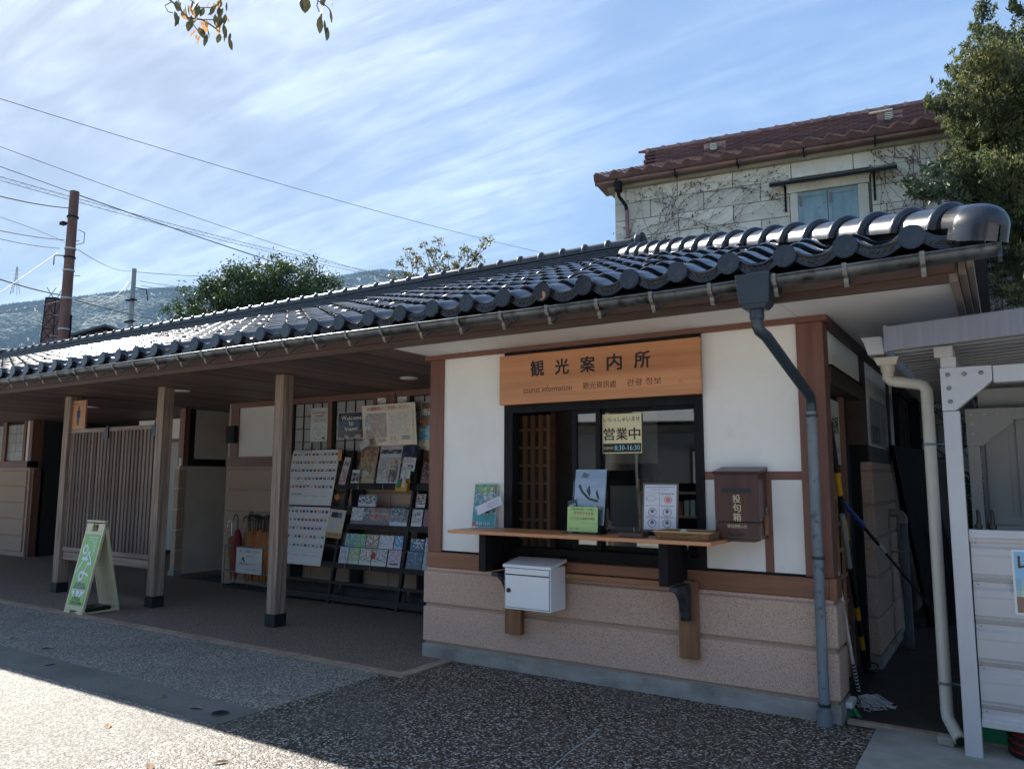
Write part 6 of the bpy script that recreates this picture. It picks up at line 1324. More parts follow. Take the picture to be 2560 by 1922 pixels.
MB().tube([SM @ Vector(p) for p in ((-2.13, 6.05, .06), (-2.12, 5.55, .06))], .033, 12).build('downpipe', COPPER, gr_); SB(-2.17, -2.08, 5.53, 5.56, .0, .09).build('pipe_clip', BLACKW, gr_)
SR = math.atan(.42); ez, ey = .34, 6.60      # eave line (z outwards, y up)
def rmt(x, v, wv=0): # roof frame of the storehouse: x along, v up the slope (inwards)
    return SM @ Vector((x, ey+v*math.sin(SR)+wv*math.cos(SR), ez-v*math.cos(SR)+wv*math.sin(SR)))
rfm = MB(); rl = 2.7
rfm.add([rmt(-2.62, 0, -.02), rmt(7.2, 0, -.02), rmt(7.2, rl, -.02), rmt(-2.62, rl, -.02), rmt(-2.62, 0, -.07), rmt(7.2, 0, -.07), rmt(7.2, rl, -.07), rmt(-2.62, rl, -.07)], [(0, 1, 2, 3), (7, 6, 5, 4), (0, 4, 5, 1), (0, 3, 7, 4)]); 
sr_ = rfm.build('roof', BLACKW, sh_)
TP = .303; nr = 8; te = .30
b = MB(); us = [k/8 for k in range(9)]
fr2 = lambda t: .03*math.sin(2*math.pi*t)+.012*math.sin(4*math.pi*t)
A = [Vector((u*TP, 0, fr2(u)+.035)) for u in us]; K_ = [Vector((u*TP, te+.03, fr2(u)+.012)) for u in us]; D = [q-Vector((0, 0, .022)) for q in A]
b.add(A+K_, [(i, i+1, 10+i, 9+i) for i in range(8)], None, True); b.add(A+D, [(i, 9+i, 10+i, i+1) for i in range(8)], None, True); b.add([A[0], D[0], K_[0]], [(0, 1, 2)])
rtm = b.mesh('roof_tile', REDT)
RM = Matrix((wd, Vector((0, 0, 0)), Vector((0, 0, 0)))).transposed()
up_s = (rmt(0, 1)-rmt(0, 0)).normalized(); nn = wd.cross(up_s).normalized()
def rfr(x, v):
    m = Matrix((wd, up_s, nn)).transposed().to_4x4(); m.translation = rmt(x, v); return m
for i in range(32):
    for j in range(nr):
        instm(rtm, 'tile', sr_, rfr(-2.62+TP*i, te*j) @ Matrix.Rotation(rng.uniform(-.012, .012), 4, 'Z') @ Matrix.Translation((0, rng.uniform(-.01, .01), rng.uniform(0, .005))))
b = MB(); A = [Vector((u*TP, -.004, fr2(u)+.012)) for u in us]; D = [Vector((u*TP, -.004, -.075)) for u in us]; b.add(A+D, [(i, 9+i, 10+i, i+1) for i in range(8)]); ep = b.mesh('eave_tile', REDT2)
for i in range(32): instm(ep, 'eave_tile', sr_, rfr(-2.62+TP*i, 0))
# tall stacked ridge
rx0 = -2.02; ry = ey+1.36*.42+.02
rz_ = ez-1.36/ .999
zc_ = -1.02
rb = SB(rx0, 7.2, 7.0, 7.46, zc_-.14, zc_+.06).build('ridge', MORTAR, sh_)
nl2 = 12; hh = .0345; y0 = 7.06
m1 = MB().box(0, .30, 0, hh-.006, 0, .03).mesh('ridge_tile', REDT2); q = 0; far2 = MB()
lst = []
for l in range(nl2):
    x = rx0+(.15 if l % 2 else 0)-(.0)
    while x < 5.2: lst.append((x, l)); x += .305
lst.sort()
for q, (x, l) in enumerate(lst):
    T = SM @ Matrix.Translation((x, y0+hh*l, zc_+.06-.002*l+rng.uniform(-.004, .004)))
    if q < 298: instm(m1, 'ridge_tile', rb, T)
    else: far2.add([T @ v.co for v in m1.vertices], [tuple(p.vertices) for p in m1.polygons])
o = far2.build('ridge_tiles', REDT2, rb); o['kind'] = 'stuff'
yt = y0+hh*nl2
MB().tube([SM @ Vector((x, yt+.02, zc_)) for x in (rx0-.05, 2, 7.2)], .055, 12).build('ridge_cap', REDT, rb)
rgn = MB().tube([SM.to_3x3() @ Vector((-.025, 0, 0)), SM.to_3x3() @ Vector((.025, 0, 0))], .07, 12).mesh('cap_ring', REDT)
for k in range(30): instm(rgn, 'cap_ring', rb, Matrix.Translation(SM @ Vector((rx0+.28*k, yt+.02, zc_))))
MB().tube([SM @ Vector((rx0-.18, yt+.045, zc_)), SM @ Vector((rx0+.12, yt+.025, zc_))], [.02, .055], 10).build('horn_tile', REDT2, rb)
for k in range(4): SB(rx0-.12+.02*k, rx0+.0, y0+.02+.09*k, y0+.09+.09*k, zc_-.1, zc_+.075).build('end_tile', REDT2, rb, .02)
for x in (-.83, 1.93):
    v_ = SB(x-.17, x+.20, y0+.14, y0+.36, zc_+.06, zc_+.075).build('vent_plate', REDT, rb)
    MB().disc(SM @ Matrix.Translation((x, y0+.27, zc_+.076)), .075, .04, 20).build('vent_rim', M('green_vent', (.10, .16, .13), (.18, .25, .2), .6, 20), v_)
    for k in range(4): MB().box(x-.055, x+.055, y0+.22+.03*k, y0+.232+.03*k, zc_+.116, zc_+.125, None, SM).build('louvre', STONE, v_)
    if x > 0: SB(x-.28, x+.06, y0+.36, y0+.385, zc_+.06, zc_+.12).build('vent_hood', STONE, v_)
# dry creeper on the wall
vn = thing('dry_creeper', PW+wd*0+Vector((0, 0, .1)), 'leafless brown creeper spreading over the stone storehouse wall', 'climbing plant')
rg = random.Random(31); st_b = MB(); lf_b = MB()
def inwin(x, y): return .40 < x < 1.6 and y > 4.9
def grow(x, y, a, n, r, depth=0, drift=0):
    pts = []
    for k in range(n):
        pts.append(SM @ Vector((x, y, .028+rg.uniform(0, .022)))); a += rg.uniform(-.22, .22)+drift
        x += .07*math.cos(a); y += .07*math.sin(a)
        if y > 6.42 or x < sx0 or x > sx1 or y < .2 or (inwin(x, y) and rg.random() < .7): break
        if rg.random() < .6:
            for q in range(rg.randint(1, 2)):
                p = SM @ Vector((x+rg.uniform(-.025, .025), y+rg.uniform(-.025, .025), .03+rg.uniform(0, .02))); s_ = rg.uniform(.010, .028); t1 = Vector((rg.uniform(-1, 1), rg.uniform(-.3, .3), rg.uniform(-1, 1))).normalized()*s_; t2 = Vector((rg.uniform(-1, 1), rg.uniform(-.3, .3), rg.uniform(-1, 1))).normalized()*s_
                lf_b.add([p-t1, p+t2, p+t1], [(0, 1, 2)])
        if depth < 3 and rg.random() < .085: grow(x, y, a+rg.choice([-.6, .6, .9, -.9]), int(n*.7), r*.7, depth+1)
    if len(pts) > 2: st_b.tube(pts, [r*(1-.6*k/len(pts)) for k in range(len(pts))], 4, False)
for k in range(8): grow(-2.34, rg.uniform(4.4, 5.8), rg.uniform(.25, .75), 60, .0045, 0, -.011)
for k in range(2): grow(-2.0+k*.5, 4.6, rg.uniform(.2, 1.2), 30, .005)
for k in range(5): grow(2.6+rg.uniform(-.3, .3), 4.8, 2.25-.28*k, 60, .008)
for k in range(7): grow(1.75, rg.uniform(4.9, 5.6), rg.uniform(-.2, .6), 40, .006)
for k in range(4): grow(rg.uniform(3, 4.5), 5.2, rg.uniform(1.8, 2.8), 40, .006)
for k in range(16): grow(rg.uniform(1.6, 3.6), rg.uniform(.4, 2.4), rg.uniform(.8, 2.4), 45, .008)
for k in range(3): grow(.62, 5.22+.06*k, rg.uniform(.0, .3), 14, .004)
o = st_b.build('stems', VINE, vn); o['kind'] = 'stuff'; o = lf_b.build('buds', VINE, vn); o['kind'] = 'stuff'

# ================================================================== TREES
def leaves(name, blobs, n, sz, mat, parent, seed=1, flat=.6, sh=.75, asp=1.0):
    rg = random.Random(seed); b = MB(); vol = [r_**2.2 for *_, r_ in blobs]; tot = sum(vol); V = []; F = []
    for (x, y, z, r_), v_ in zip(blobs, vol):
        c = Vector((x, y, z)); sub = [c+Vector((rg.gauss(0, 1), rg.gauss(0, 1), rg.gauss(0, 1))).normalized()*r_*rg.uniform(.45, 1.0) for _ in range(max(4, int(26*r_)+5))]
        for k in range(int(n*v_/tot)):
            s_ = rg.choice(sub); p = s_+Vector((rg.gauss(0, .42), rg.gauss(0, .42), rg.gauss(0, .36)))*r_*sh*.42
            t1 = Vector((rg.gauss(0, 1), rg.gauss(0, 1), rg.gauss(0, flat))).normalized(); t2 = t1.cross(Vector((rg.gauss(0, 1), rg.gauss(0, 1), rg.gauss(0, 1)))).normalized(); q = sz*rg.uniform(.6, 1.3)
            i = len(V); V += [p-t1*q*asp, p+t2*q*.42, p+t1*q*asp, p-t2*q*.42]; F.append((i, i+1, i+2, i+3))
    b.add(V, F); o = b.build(name, mat, parent); return o
def limb(b, p0, p1, r0, r1, wob=.12, n=6, rg=random.Random(2)):
    p0, p1 = Vector(p0), Vector(p1); L_ = (p1-p0).length; pts = [p0.lerp(p1, k/n)+(Vector((rg.uniform(-1, 1), rg.uniform(-1, 1), rg.uniform(-.5, .5)))*wob*L_*.3 if 0 < k < n else Vector()) for k in range(n+1)]
    b.tube(pts, [r0+(r1-r0)*k/n for k in range(n+1)], 7, False); return pts
T1B = [(-19.79, 9.14, 6.83, 1.1), (-20.34, 8.82, 6.58, 0.7), (-18.92, 9.64, 7.11, 1.3), (-18.05, 10.15, 7.2, 1.25), (-17.43, 10.57, 7.15, 1.3), (-16.82, 11.03, 6.9, 1.1), (-16.51, 11.25, 6.84, 0.8), (-17.92, 10.17, 7.95, 0.5), (-19.35, 9.37, 7.21, 0.8), (-18.43, 10.04, 6.5, 1.5), (-17.27, 10.8, 6.5, 1.2), (-16.29, 11.36, 7.09, 0.35), (-18.0, 10.6, 5.6, 1.6), (-19.4, 9.6, 5.8, 1.3)]
t = thing('evergreen_tree', (-18.1, 10.4, 0), 'dense glossy dark green broadleaf tree behind the middle of the roof ridge', 'tree')
b = MB(); limb(b, (-18.1, 10.4, 0), (-18.1, 10.4, 4.6), .24, .16); 
for q in T1B[:12]: limb(b, (-18.1, 10.4, 4.4), q[:3], .10, .02)
b.build('trunk', BARK, t); leaves('crown', T1B, 62000, .052, LEAF_T, t, 3, 1.0, .72)
t = thing('budding_tree', (-10.1, 8.2, 0), 'sparse small tree with yellow green new leaves behind the ridge', 'tree')
b = MB(); base_ = Vector((-10.15, 8.2, 4.6)); limb(b, (-10.1, 8.2, 0), base_, .12, .06)
tips = [(-10.28, 8.2, 5.99), (-10.13, 8.22, 6.46), (-10.39, 8.02, 6.74), (-10.22, 8.09, 7.02), (-9.94, 8.26, 7.07), (-10.32, 8.08, 6.65), (-10.72, 7.83, 6.55), (-9.61, 8.55, 6.56), (-9.28, 8.72, 6.84), (-8.9, 8.92, 7.12), (-9.13, 8.84, 6.65), (-9.76, 8.42, 6.75), (-10.66, 7.91, 6.27), (-9.43, 8.61, 6.93), (-10.9, 7.8, 6.3), (-9.0, 8.8, 7.0), (-9.8, 8.4, 6.45), (-10.5, 7.9, 6.85), (-10.05, 8.2, 6.85)]
mids = [Vector((-10.4, 8.1, 5.7)), Vector((-9.95, 8.3, 5.8)), Vector((-9.7, 8.4, 5.9))]
for m_ in mids: limb(b, base_, m_, .05, .028)
lb = []
rg = random.Random(6)
for q in tips:
    m_ = min(mids, key=lambda a: (a-Vector(q)).length); pts = limb(b, m_, q, .018, .005, .1)
    lb += [(*q, .13)]
    for p in pts[3:-1]: lb.append((p.x+rg.uniform(-.1, .1), p.y, p.z+rg.uniform(-.05, .1), .09))
b.build('trunk', BARK, t); leaves('crown', lb, 2600, .038, LEAF_T2, t, 4, 1.0, 1.6)
CB = [(1.03, 5.38, 7.21, 0.16), (1.04, 4.63, 6.46, 0.28), (0.94, 4.76, 6.15, 0.42), (0.75, 5.16, 6.54, 0.18), (0.67, 5.02, 6.18, 0.26), (0.90, 5.31, 5.99, 0.40), (0.78, 5.38, 6.15, 0.3), (1.15, 5.55, 6.35, 0.45), (1.31, 4.83, 6.32, 0.5), (1.39, 5.23, 6.9, 0.3), (1.42, 5.24, 5.87, 0.65), (1.10, 5.61, 5.74, 0.48), (0.98, 5.25, 5.70, 0.4), (1.18, 5.04, 5.15, 0.5), (1.42, 5.75, 5.44, 0.7), (1.30, 5.44, 4.86, 0.42), (1.42, 5.28, 4.58, 0.5), (1.38, 5.86, 4.34, 0.5), (1.36, 5.37, 3.73, 0.48), (1.75, 5.49, 6.1, .8), (2.0, 5.84, 5.49, .95), (1.95, 5.94, 4.51, .95), (1.98, 5.71, 6.6, .6), (1.06, 5.14, 5.05, 0.3), (1.6, 5.7, 3.2, .9), (1.7, 5.6, 2.3, .9), (1.2, 5.5, 7.0, .2), (1.75, 5.3, 7.2, .22), (1.03, 5.36, 7.45, .09), (1.02, 5.3, 6.9, .2), (1.45, 5.2, 7.25, .14)]
_rg = random.Random(44); _ex = []
for (x, y, z, r_) in CB:
    if z < 3.5: continue
    for k in range(7):
        a_ = _rg.uniform(0, 2*math.pi); d = Vector((-abs(math.cos(a_))*.9 if _rg.random() < .7 else math.cos(a_), math.sin(a_)*.6, _rg.uniform(-.1, 1.0))).normalized()
        for q in range(3): _ex.append((x+d.x*r_*(.85+.28*q), y+d.y*r_*(.85+.28*q), z+d.z*r_*(.85+.28*q)+.04*q, max(.05, r_*(.26-.07*q))))
CB = [(x+.13, y, z-.08, r_*.84) for x, y, z, r_ in CB]+[(x+.13, y, z-.08, r_) for x, y, z, r_ in _ex]
t = thing('cypress_tree', (1.7, 5.7, 0), 'tall cypress with feathery olive foliage at the upper right corner', 'tree')
b = MB(); limb(b, (1.7, 5.7, 0), (1.6, 5.6, 6.9), .13, .02, .05)
for q in CB[:24]: limb(b, (1.66, 5.66, max(1.5, q[2]-.6)), q[:3], .025, .006)
b.build('trunk', BARK, t)
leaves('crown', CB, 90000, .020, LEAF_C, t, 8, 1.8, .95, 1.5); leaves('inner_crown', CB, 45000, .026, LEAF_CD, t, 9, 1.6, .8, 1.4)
SB2 = [(0.23, 2.77, 4.10, 0.10), (0.44, 2.89, 4.17, 0.16), (0.64, 3.02, 4.17, 0.18), (0.84, 3.16, 4.13, 0.2), (1.0, 3.27, 4.10, 0.22)]
SB2 = [(x-.2+.25, y+2.1, z+1.02+.0, r_*1.5) for x, y, z, r_ in SB2]
t = thing('spreading_cypress_branch', (1.5, 5.2, 4.9), 'low fan of blue green cypress foliage just above the hip ridge', 'shrub')
b = MB()
for q in SB2: limb(b, (1.5, 5.3, 4.6), q[:3], .02, .005)
b.build('stem', BARK, t); leaves('foliage', SB2, 6500, .036, M('bluegreen_needle', (.06, .10, .055), (.11, .15, .08), .65, 2), t, 12, .7, 1.0, 1.25)
# undergrowth in the gap between office and shed, at the foot of the storehouse
t = thing('undergrowth_shrub', (.7, 5.4, 0), 'dark green shrub at the far end of the alley', 'shrub'); leaves('foliage', [(.55, 5.5, .7, .5), (.9, 5.3, .5, .5), (.75, 5.6, 1.3, .4), (1.0, 5.2, 1.2, .45), (.25, 6.0, .9, .3)], 5000, .045, LEAF_T, t, 15, 1, 1); b = MB(); limb(b, (.7, 5.4, 0), (.75, 5.5, 1.2), .03, .01); b.build('stem', BARK, t)

# ================================================================== POLES, WIRES, FAR ROOFS
bpl = thing('brown_utility_pole', (-25.7, 7.8, 0), 'thick rusty brown utility pole standing left behind the ridge', 'utility pole')
base_p, top_p = Vector((-25.9, 7.86, 0)), Vector((-25.08, 7.49, 11.26)); base_p = Vector((-25.35, 7.6, 0)); top_p = Vector((-25.12, 7.5, 11.2))
MB().tube([base_p, top_p], [.20, .145], 16).build('shaft', POLE_B, bpl)
BAND = M('light_band', (.5, .48, .45), None, .5)
for z in (9.2, 8.9, 8.45, 7.5, 6.45, 10.3): 
    p = base_p.lerp(top_p, z/11.2); MB().tube([p-Vector((0, 0, .025)), p+Vector((0, 0, .025))], .185, 16).build('band', BAND if z not in (8.9, 10.3) else BLACKW, bpl)
for z, l in ((8.3, .35), (7.4, .30), (6.2, -.4), (5.4, .3), (9.5, .25), (6.9, -.35)): p = base_p.lerp(top_p, z/11.2); MB().tube([p, p+Vector((.6*l, .8*l, 0))], .012, 6).build('step_bolt', BRKT, bpl)
p = base_p.lerp(top_p, .90); MB().box(p.x-.35, p.x-.14, p.y-.25, p.y-.1, p.z-.05, p.z+.05).build('insulator_box', BLACKW, bpl); p = base_p.lerp(top_p, .80); MB().tube([p, p+Vector((-.3, -.35, -.02)), p+Vector((-.3, -.35, -.35))], .02, 6).build('clamp', BLACKW, bpl)
p = base_p.lerp(top_p, .87); MB().tube([p+Vector((.12, .15, .15)), p+Vector((.26, .3, .05)), p+Vector((.25, .3, -.3)), p+Vector((.1, .1, -.4))], .012, 6).build('cable_loop', WIRE, bpl)
MB().tube([base_p.lerp(top_p, .2)+Vector((.16, .14, 0)), base_p.lerp(top_p, .62)+Vector((.14, .13, 0))], .03, 6).build('conduit', BLACKW, bpl)
gpl = thing('grey_utility_pole', (-55.9, 27.7, 0), 'slim grey concrete utility pole further away before the hill', 'utility pole')
MB().tube([(-55.9, 27.7, 0), (-55.65, 27.6, 17.8)], [.26, .16], 14).build('shaft', POLE_G, gpl)
for z in (15.2, 13.5, 12.4): MB().box(-56.15, -55.2, 27.3, 27.7, z, z+.12).build('arm', BLACKW, gpl)
MB().tube([(-55.7, 27.6, 16.3), (-55.0, 28.3, 16.2), (-54.9, 28.4, 15.3)], .05, 6).build('insulator', BLACKW, gpl)
def wire(pts, r, label, sag=.0, name='overhead_wire', extra=None):
    a, b_ = Vector(pts[0]), Vector(pts[1]); n = 14
    P_ = [a.lerp(b_, k/n)-Vector((0, 0, sag*4*(k/n)*(1-k/n))) for k in range(n+1)]
    b = MB().tube(P_, r, 5, False); return tag(b.build(name, WIRE), label, 'wire')
for pts, r, lab, sg in (
 (((-23.29, 3.65, 12.57), (-20.91, 31.27, 14.5)), .010, 'uppermost single wire running from the left edge down to the black roof ridge', .25),
 (((-31.98, 7.34, 14.65), (-38.4, 38.81, 16.98)), .013, 'thin wire just above the zigzag cable', .3),
 (((-32.03, 7.42, 13.87), (-42.22, 38.77, 16.84)), .016, 'upper one of the two plain wires below the zigzag cable', .2),
 (((-24.95, 7.6, 11.05), (-40.62, 39.9, 16.2)), .014, 'lowest plain wire sloping right from the head of the brown pole', .15),
 (((-18.87, 2.34, 8.21), (-25.32, 7.42, 10.64)), .018, 'thick cable reaching the head of the brown pole from the left', .06),
 (((-18.9, 2.39, 7.74), (-25.45, 7.51, 9.46)), .007, 'thin wire crossing down to the middle of the brown pole from the left', -.05),
 (((-18.92, 2.43, 7.39), (-25.51, 7.46, 9.56)), .012, 'middle cable tied to the brown pole from the left', .05),
 (((-18.93, 2.45, 7.2), (-25.64, 7.42, 9.27)), .010, 'lower twin cable tied to the brown pole from the left', .05),
 (((-16.81, 1.72, 5.14), (-25.67, 7.41, 9.15)), .009, 'guy wire slanting down to the left from the brown pole', .0),
 (((-18.99, 2.55, 6.29), (-25.68, 7.62, 7.69)), .020, 'thick low cable at the left of the brown pole', .05),
 (((-25.33, 7.87, 7.53), (-35.63, 17.7, 9.66)), .022, 'thick low cable leaving the brown pole to the right', .05),
 (((-25.12, 7.75, 9.23), (-55.78, 27.52, 17.67)), .012, 'wire joining the brown pole to the grey pole top', .3),
 (((-55.53, 27.7, 17.54), (-71.96, 51.97, 25.12)), .022, 'upper wire going right from the grey pole', .2),
 (((-55.34, 27.93, 16.83), (-73.63, 51.09, 23.71)), .020, 'middle wire going right from the grey pole', .3),
 (((-55.3, 28.0, 16.48), (-75.23, 50.1, 23.47)), .022, 'lower wire going right from the grey pole', .3),
 (((-21.28, 3.54, 5.78), (-25.75, 7.6, 7.5)), .010, 'thin low wire before the hill at the far left', .06),
 (((-25.32, 7.86, 7.64), (-55.99, 27.48, 17.01)), .012, 'sagging wire from the low brown pole to the grey pole arm', .8),
 (((-53.96, 26.48, 16.41), (-48.36, 21.29, 10.97)), .018, 'guy wire slanting left down from the grey pole', 0)):
    wire(pts, r, lab, sg)
a0, a1 = Vector((-32.32, 7.29, 13.51)), Vector((-38.52, 38.69, 17.29)); b0, b1 = Vector((-32.32, 7.3, 13.36)), Vector((-38.54, 38.73, 17.05))
zg = thing('zigzag_hung_cable', a0, 'double cable laced together by a zigzag hanger wire across the sky', 'cable')
n = 150; F_ = lambda p, q, t: p.lerp(q, t)-Vector((0, 0, 1.1*4*t*(1-t)*.25))
for nm, p, q in (('upper_wire', a0, a1), ('lower_wire', b0, b1)): MB().tube([F_(p, q, k/20) for k in range(21)], .011, 5, False).build(nm, WIRE, zg)
MB().tube([F_(a0, a1, k/n)+Vector((0, 0, .03)) if k % 2 else F_(b0, b1, k/n) for k in range(n+1)], .008, 4, False).build('hanger_wire', WIRE, zg)
# lattice clad chimney
ch = thing('lattice_chimney', (-45.5, 17, 0), 'brown tapering chimney braced with black lattice straps beside the brown pole', 'chimney')
c0 = Vector((-45.65, 16.96, 0)); tr = rgt.copy(); tn = Vector((-rgt.y, rgt.x, 0)); MC = Matrix((tr, tn, Vector((0, 0, 1)))).transposed().to_4x4(); MC.translation = c0
b = MB(); frust(b, 0, 0, 4, .46, .46, 11.9, .29, .29); b.v = [tuple(MC @ Vector(p)) for p in b.v]; b.build('shaft', M('brown_brick_shaft', (.12, .06, .05), (.2, .11, .09), .85, 4, (1, 1, 3)), ch)
hw = lambda z: .47-.18*(z-4)/7.9
for k in range(9):
    z0, z1 = 5.2+.82*k, 5.2+.82*(k+1)
    for s_ in (-1,):
        for (p, q) in (((-hw(z0), -hw(z0), z0), (hw(z1), -hw(z1), z1)), ((hw(z0), -hw(z0), z0), (-hw(z1), -hw(z1), z1)), ((-hw(z0), -hw(z0), z0), (hw(z0), -hw(z0), z0)), ((hw(z0), -hw(z0), z0), (hw(z1), hw(z1), z1))):
            if z1 < 12.6: MB().tube([MC @ Vector(p), MC @ Vector(q)], .022, 4).build('strap', BLACKW, ch)
for s1, s2 in ((-1, -1), (1, -1)): MB().tube([MC @ Vector((s1*hw(4), s2*hw(4), 4)), MC @ Vector((s1*hw(11.9), s2*hw(11.9), 11.9))], .035, 4).build('corner_bar', BLACKW, ch)
MB().box(-.31, .31, -.31, .31, 11.88, 12.0, None, MC).build('cap', BLACKW, ch)
# dark gabled house behind
gh = thing('dark_gabled_house', (-38.5, 16, 0), 'dark low gable roof peeping over the ridge beside the brown pole', 'house')
GM = Matrix.Translation((-38.3, 16.0, 0)) @ Matrix.Rotation(math.atan2(rgt.y, rgt.x)+.12, 4, 'Z')
MB().prism([(-2.0, 0), (2.4, 0), (2.4, 8.5), (0.2, 9.2), (-2.0, 8.5)], GM @ Matrix.Rotation(R(90), 4, 'X'), -4).build('wall', M('dark_wall', (.05, .05, .055), (.08, .08, .085), .8, 4), gh)
for s_ in (-1, 1):
    b = MB(); x1 = .2+s_*2.7; b.add([GM @ Vector(p) for p in ((.2, -.35, 9.45), (x1, -.35, 8.55), (x1, 4.3, 8.55), (.2, 4.3, 9.45), (.2, -.35, 9.33), (x1, -.35, 8.43), (x1, 4.3, 8.43), (.2, 4.3, 9.33))], [(0, 1, 2, 3), (7, 6, 5, 4), (0, 4, 5, 1), (1, 5, 6, 2), (2, 6, 7, 3), (3, 7, 4, 0)]); b.build('roof', DGREYM, gh)
# tiled roof of the neighbour at far left
nb = thing('neighbour_house', (-24, 6.5, 0), 'low house with a glossy brown tiled roof at the far left edge', 'house')
NM = Matrix.Translation((-24.6, 6.4, 0)) @ Matrix.Rotation(math.atan2(rgt.y, rgt.x), 4, 'Z')
MB().box(-6, 2.6, 0, 4, 0, 4.8, None, NM).build('wall', M('neighbour_wall', (.2, .14, .1), (.25, .18, .13), .8, 3), nb)
nrf = MB().add([NM @ Vector(p) for p in ((-6.4, -.7, 4.62), (3.0, -.7, 4.62), (3.0, 2.0, 5.52), (-6.4, 2.0, 5.52), (-6.4, -.7, 4.5), (3.0, -.7, 4.5), (3.0, 2, 5.4), (-6.4, 2, 5.4))], [(0, 1, 2, 3), (7, 6, 5, 4), (0, 4, 5, 1), (1, 5, 6, 2), (3, 2, 6, 7)]).build('roof', REDT2, nb)
NT = M('brown_glazed_tile', (.05, .025, .02), (.09, .05, .04), .25, 5, rand=.2)
b = MB(); b.add([(u*.3, 0, .02+fw(u)*.6) for u in us]+[(u*.3, .33, fw(u)*.6) for u in us], [(i, i+1, 10+i, 9+i) for i in range(8)], None, True); ntm = b.mesh('roof_tile', NT); sl_ = math.atan2(.9, 2.7)
for i in range(30):
    for j in range(9): instm(ntm, 'tile', nrf, NM @ Matrix.Translation((-6.2+.3*i, -.7, 4.63)) @ Matrix.Rotation(sl_, 4, 'X') @ Matrix.Translation((0, .31*j, 0)))
MB().tube([NM @ Vector((-6.4, 2.0, 5.60)), NM @ Vector((2.9, 2.0, 5.60))], .10, 10).build('ridge_cap', NT, nrf); MB().tube([NM @ Vector((3.0, -.7, 4.68)), NM @ Vector((2.9, 2.0, 5.60))], .08, 10).build('verge_cap', NT, nrf)

# ================================================================== HILLS with forest
SKY_T = [(95, .10), (80, .14), (72.92, .158), (67.21, .1934), (64.81, .2045), (62.13, .2166), (59.79, .2279), (57.59, .2354), (55.61, .2406), (51.62, .2525), (48.42, .2587), (45.92, .2682), (44.37, .2753), (42.77, .2807), (41.38, .2803), (40.29, .2767), (38.64, .2678), (36.8, .2604), (32.19, .2421), (20.17, .205), (6.78, .141), (-10, .12), (-30, .10), (-50, .09)]
def skyline(az):
    for (a, e1), (b_, e2) in zip(SKY_T, SKY_T[1:]):
        if a >= az >= b_: return e2+(e1-e2)*(az-b_)/(a-b_)
    return .1
D0, D1 = 700., 2500.
cx_, cy_ = C0.x, C0.y
def hz(az, d):
    t = (d-D0)/(D1-D0); e_ = skyline(az)
    if d <= D1:
        h = e_*D1*(t**1.25)*.985
        x, y = d*math.sin(-R(az)), d*math.cos(R(az))
        n = noise.noise(Vector((x/330, y/330, 0)))*60+noise.noise(Vector((x/120, y/120, 3)))*22
        h += n*min(1, t*3)*(1-t)*1.5
        # keep everything in front below the true skyline
        return min(h, e_*d*.97 if t < .97 else e_*d)
    return e_*D1*(1-.4*(d-D1)/1500)
hm_ = MB(); azs = [100-.75*k for k in range(200)]; ds = [D0+(D1-D0)*(k/34) for k in range(35)]+[2900, 4000]
V = [(cx_-d*math.sin(R(a)), cy_+d*math.cos(R(a)), (hz(a, d)+1.55 if d > D0 else -1)-14) for a in azs for d in ds]
m = len(ds); hm_.add(V, [(i*m+k, (i+1)*m+k, (i+1)*m+k+1, i*m+k+1) for i in range(len(azs)-1) for k in range(m-1)], None, True)
hill = hm_.build('hills', FOREST, None, 0, 'structure')
rg = random.Random(77); fb_ = MB(); fp = MB(); fc = MB()
def blob(b, p, w, h, rg, cone):
    n = 6; 
    if cone: lv = [(0, .9), (.35, .8), (.7, .4), (1, .02)]
    else: lv = [(0, .6), (.3, 1), (.65, .85), (.9, .45), (1, .1)]
    i0 = len(b.v); vs = []; fs = []
    for q, (z, r_) in enumerate(lv):
        for k in range(n): a_ = 2*math.pi*k/n+q*.4; rr = w*r_*rg.uniform(.8, 1.2); vs.append((p[0]+rr*math.cos(a_), p[1]+rr*math.sin(a_), p[2]+h*z))
    for q in range(len(lv)-1):
        for k in range(n): fs.append((q*n+k, q*n+(k+1) % n, (q+1)*n+(k+1) % n, (q+1)*n+k))
    b.add(vs, fs, None, not cone)
for k in range(15000):
    az = rg.uniform(36, 70); t = rg.random()**.65; d = D0+(D1-D0)*t
    if rg.random() < .22: d = D1-rg.uniform(0, 25)
    x, y = cx_-d*math.sin(R(az)), cy_+d*math.cos(R(az)); z = hz(az, d)-14-2
    pale = noise.noise(Vector((x/170, y/170, 9)))
    s_ = .55+.55*d/D1
    top_ok = d > D1-80
    if pale > .22 and not top_ok: blob(fp, (x, y, z), rg.uniform(10, 17)*s_, rg.uniform(12, 19)*s_, rg, False)
    elif pale < -.05 or top_ok: blob(fc, (x, y, z), rg.uniform(3.5, 6)*s_, rg.uniform(11, 19)*s_*(.75 if top_ok else 1), rg, True)
    else: blob(fb_, (x, y, z), rg.uniform(9, 15)*s_, rg.uniform(11, 18)*s_, rg, False)
for b, mt, nm, lb in ((fb_, M('wood_mixed', (.035, .05, .028), (.075, .085, .045), .95, .05), 'mixed_wood', 'mixed green woodland covering the hillside'), (fp, M('wood_pale', (.17, .165, .11), (.25, .23, .16), .95, .05), 'pale_wood', 'pale budding trees in patches on the hillside'), (fc, M('wood_conifer', (.018, .032, .022), (.035, .05, .032), .95, .05), 'conifer_wood', 'dark conifers on the slopes and along the crest')):
    o = b.build(nm, mt, None, 0, 'stuff'); o['label'] = lb; o['category'] = 'woodland'
PYM = M('pylon_steel', (.25, .26, .28), None, .6)
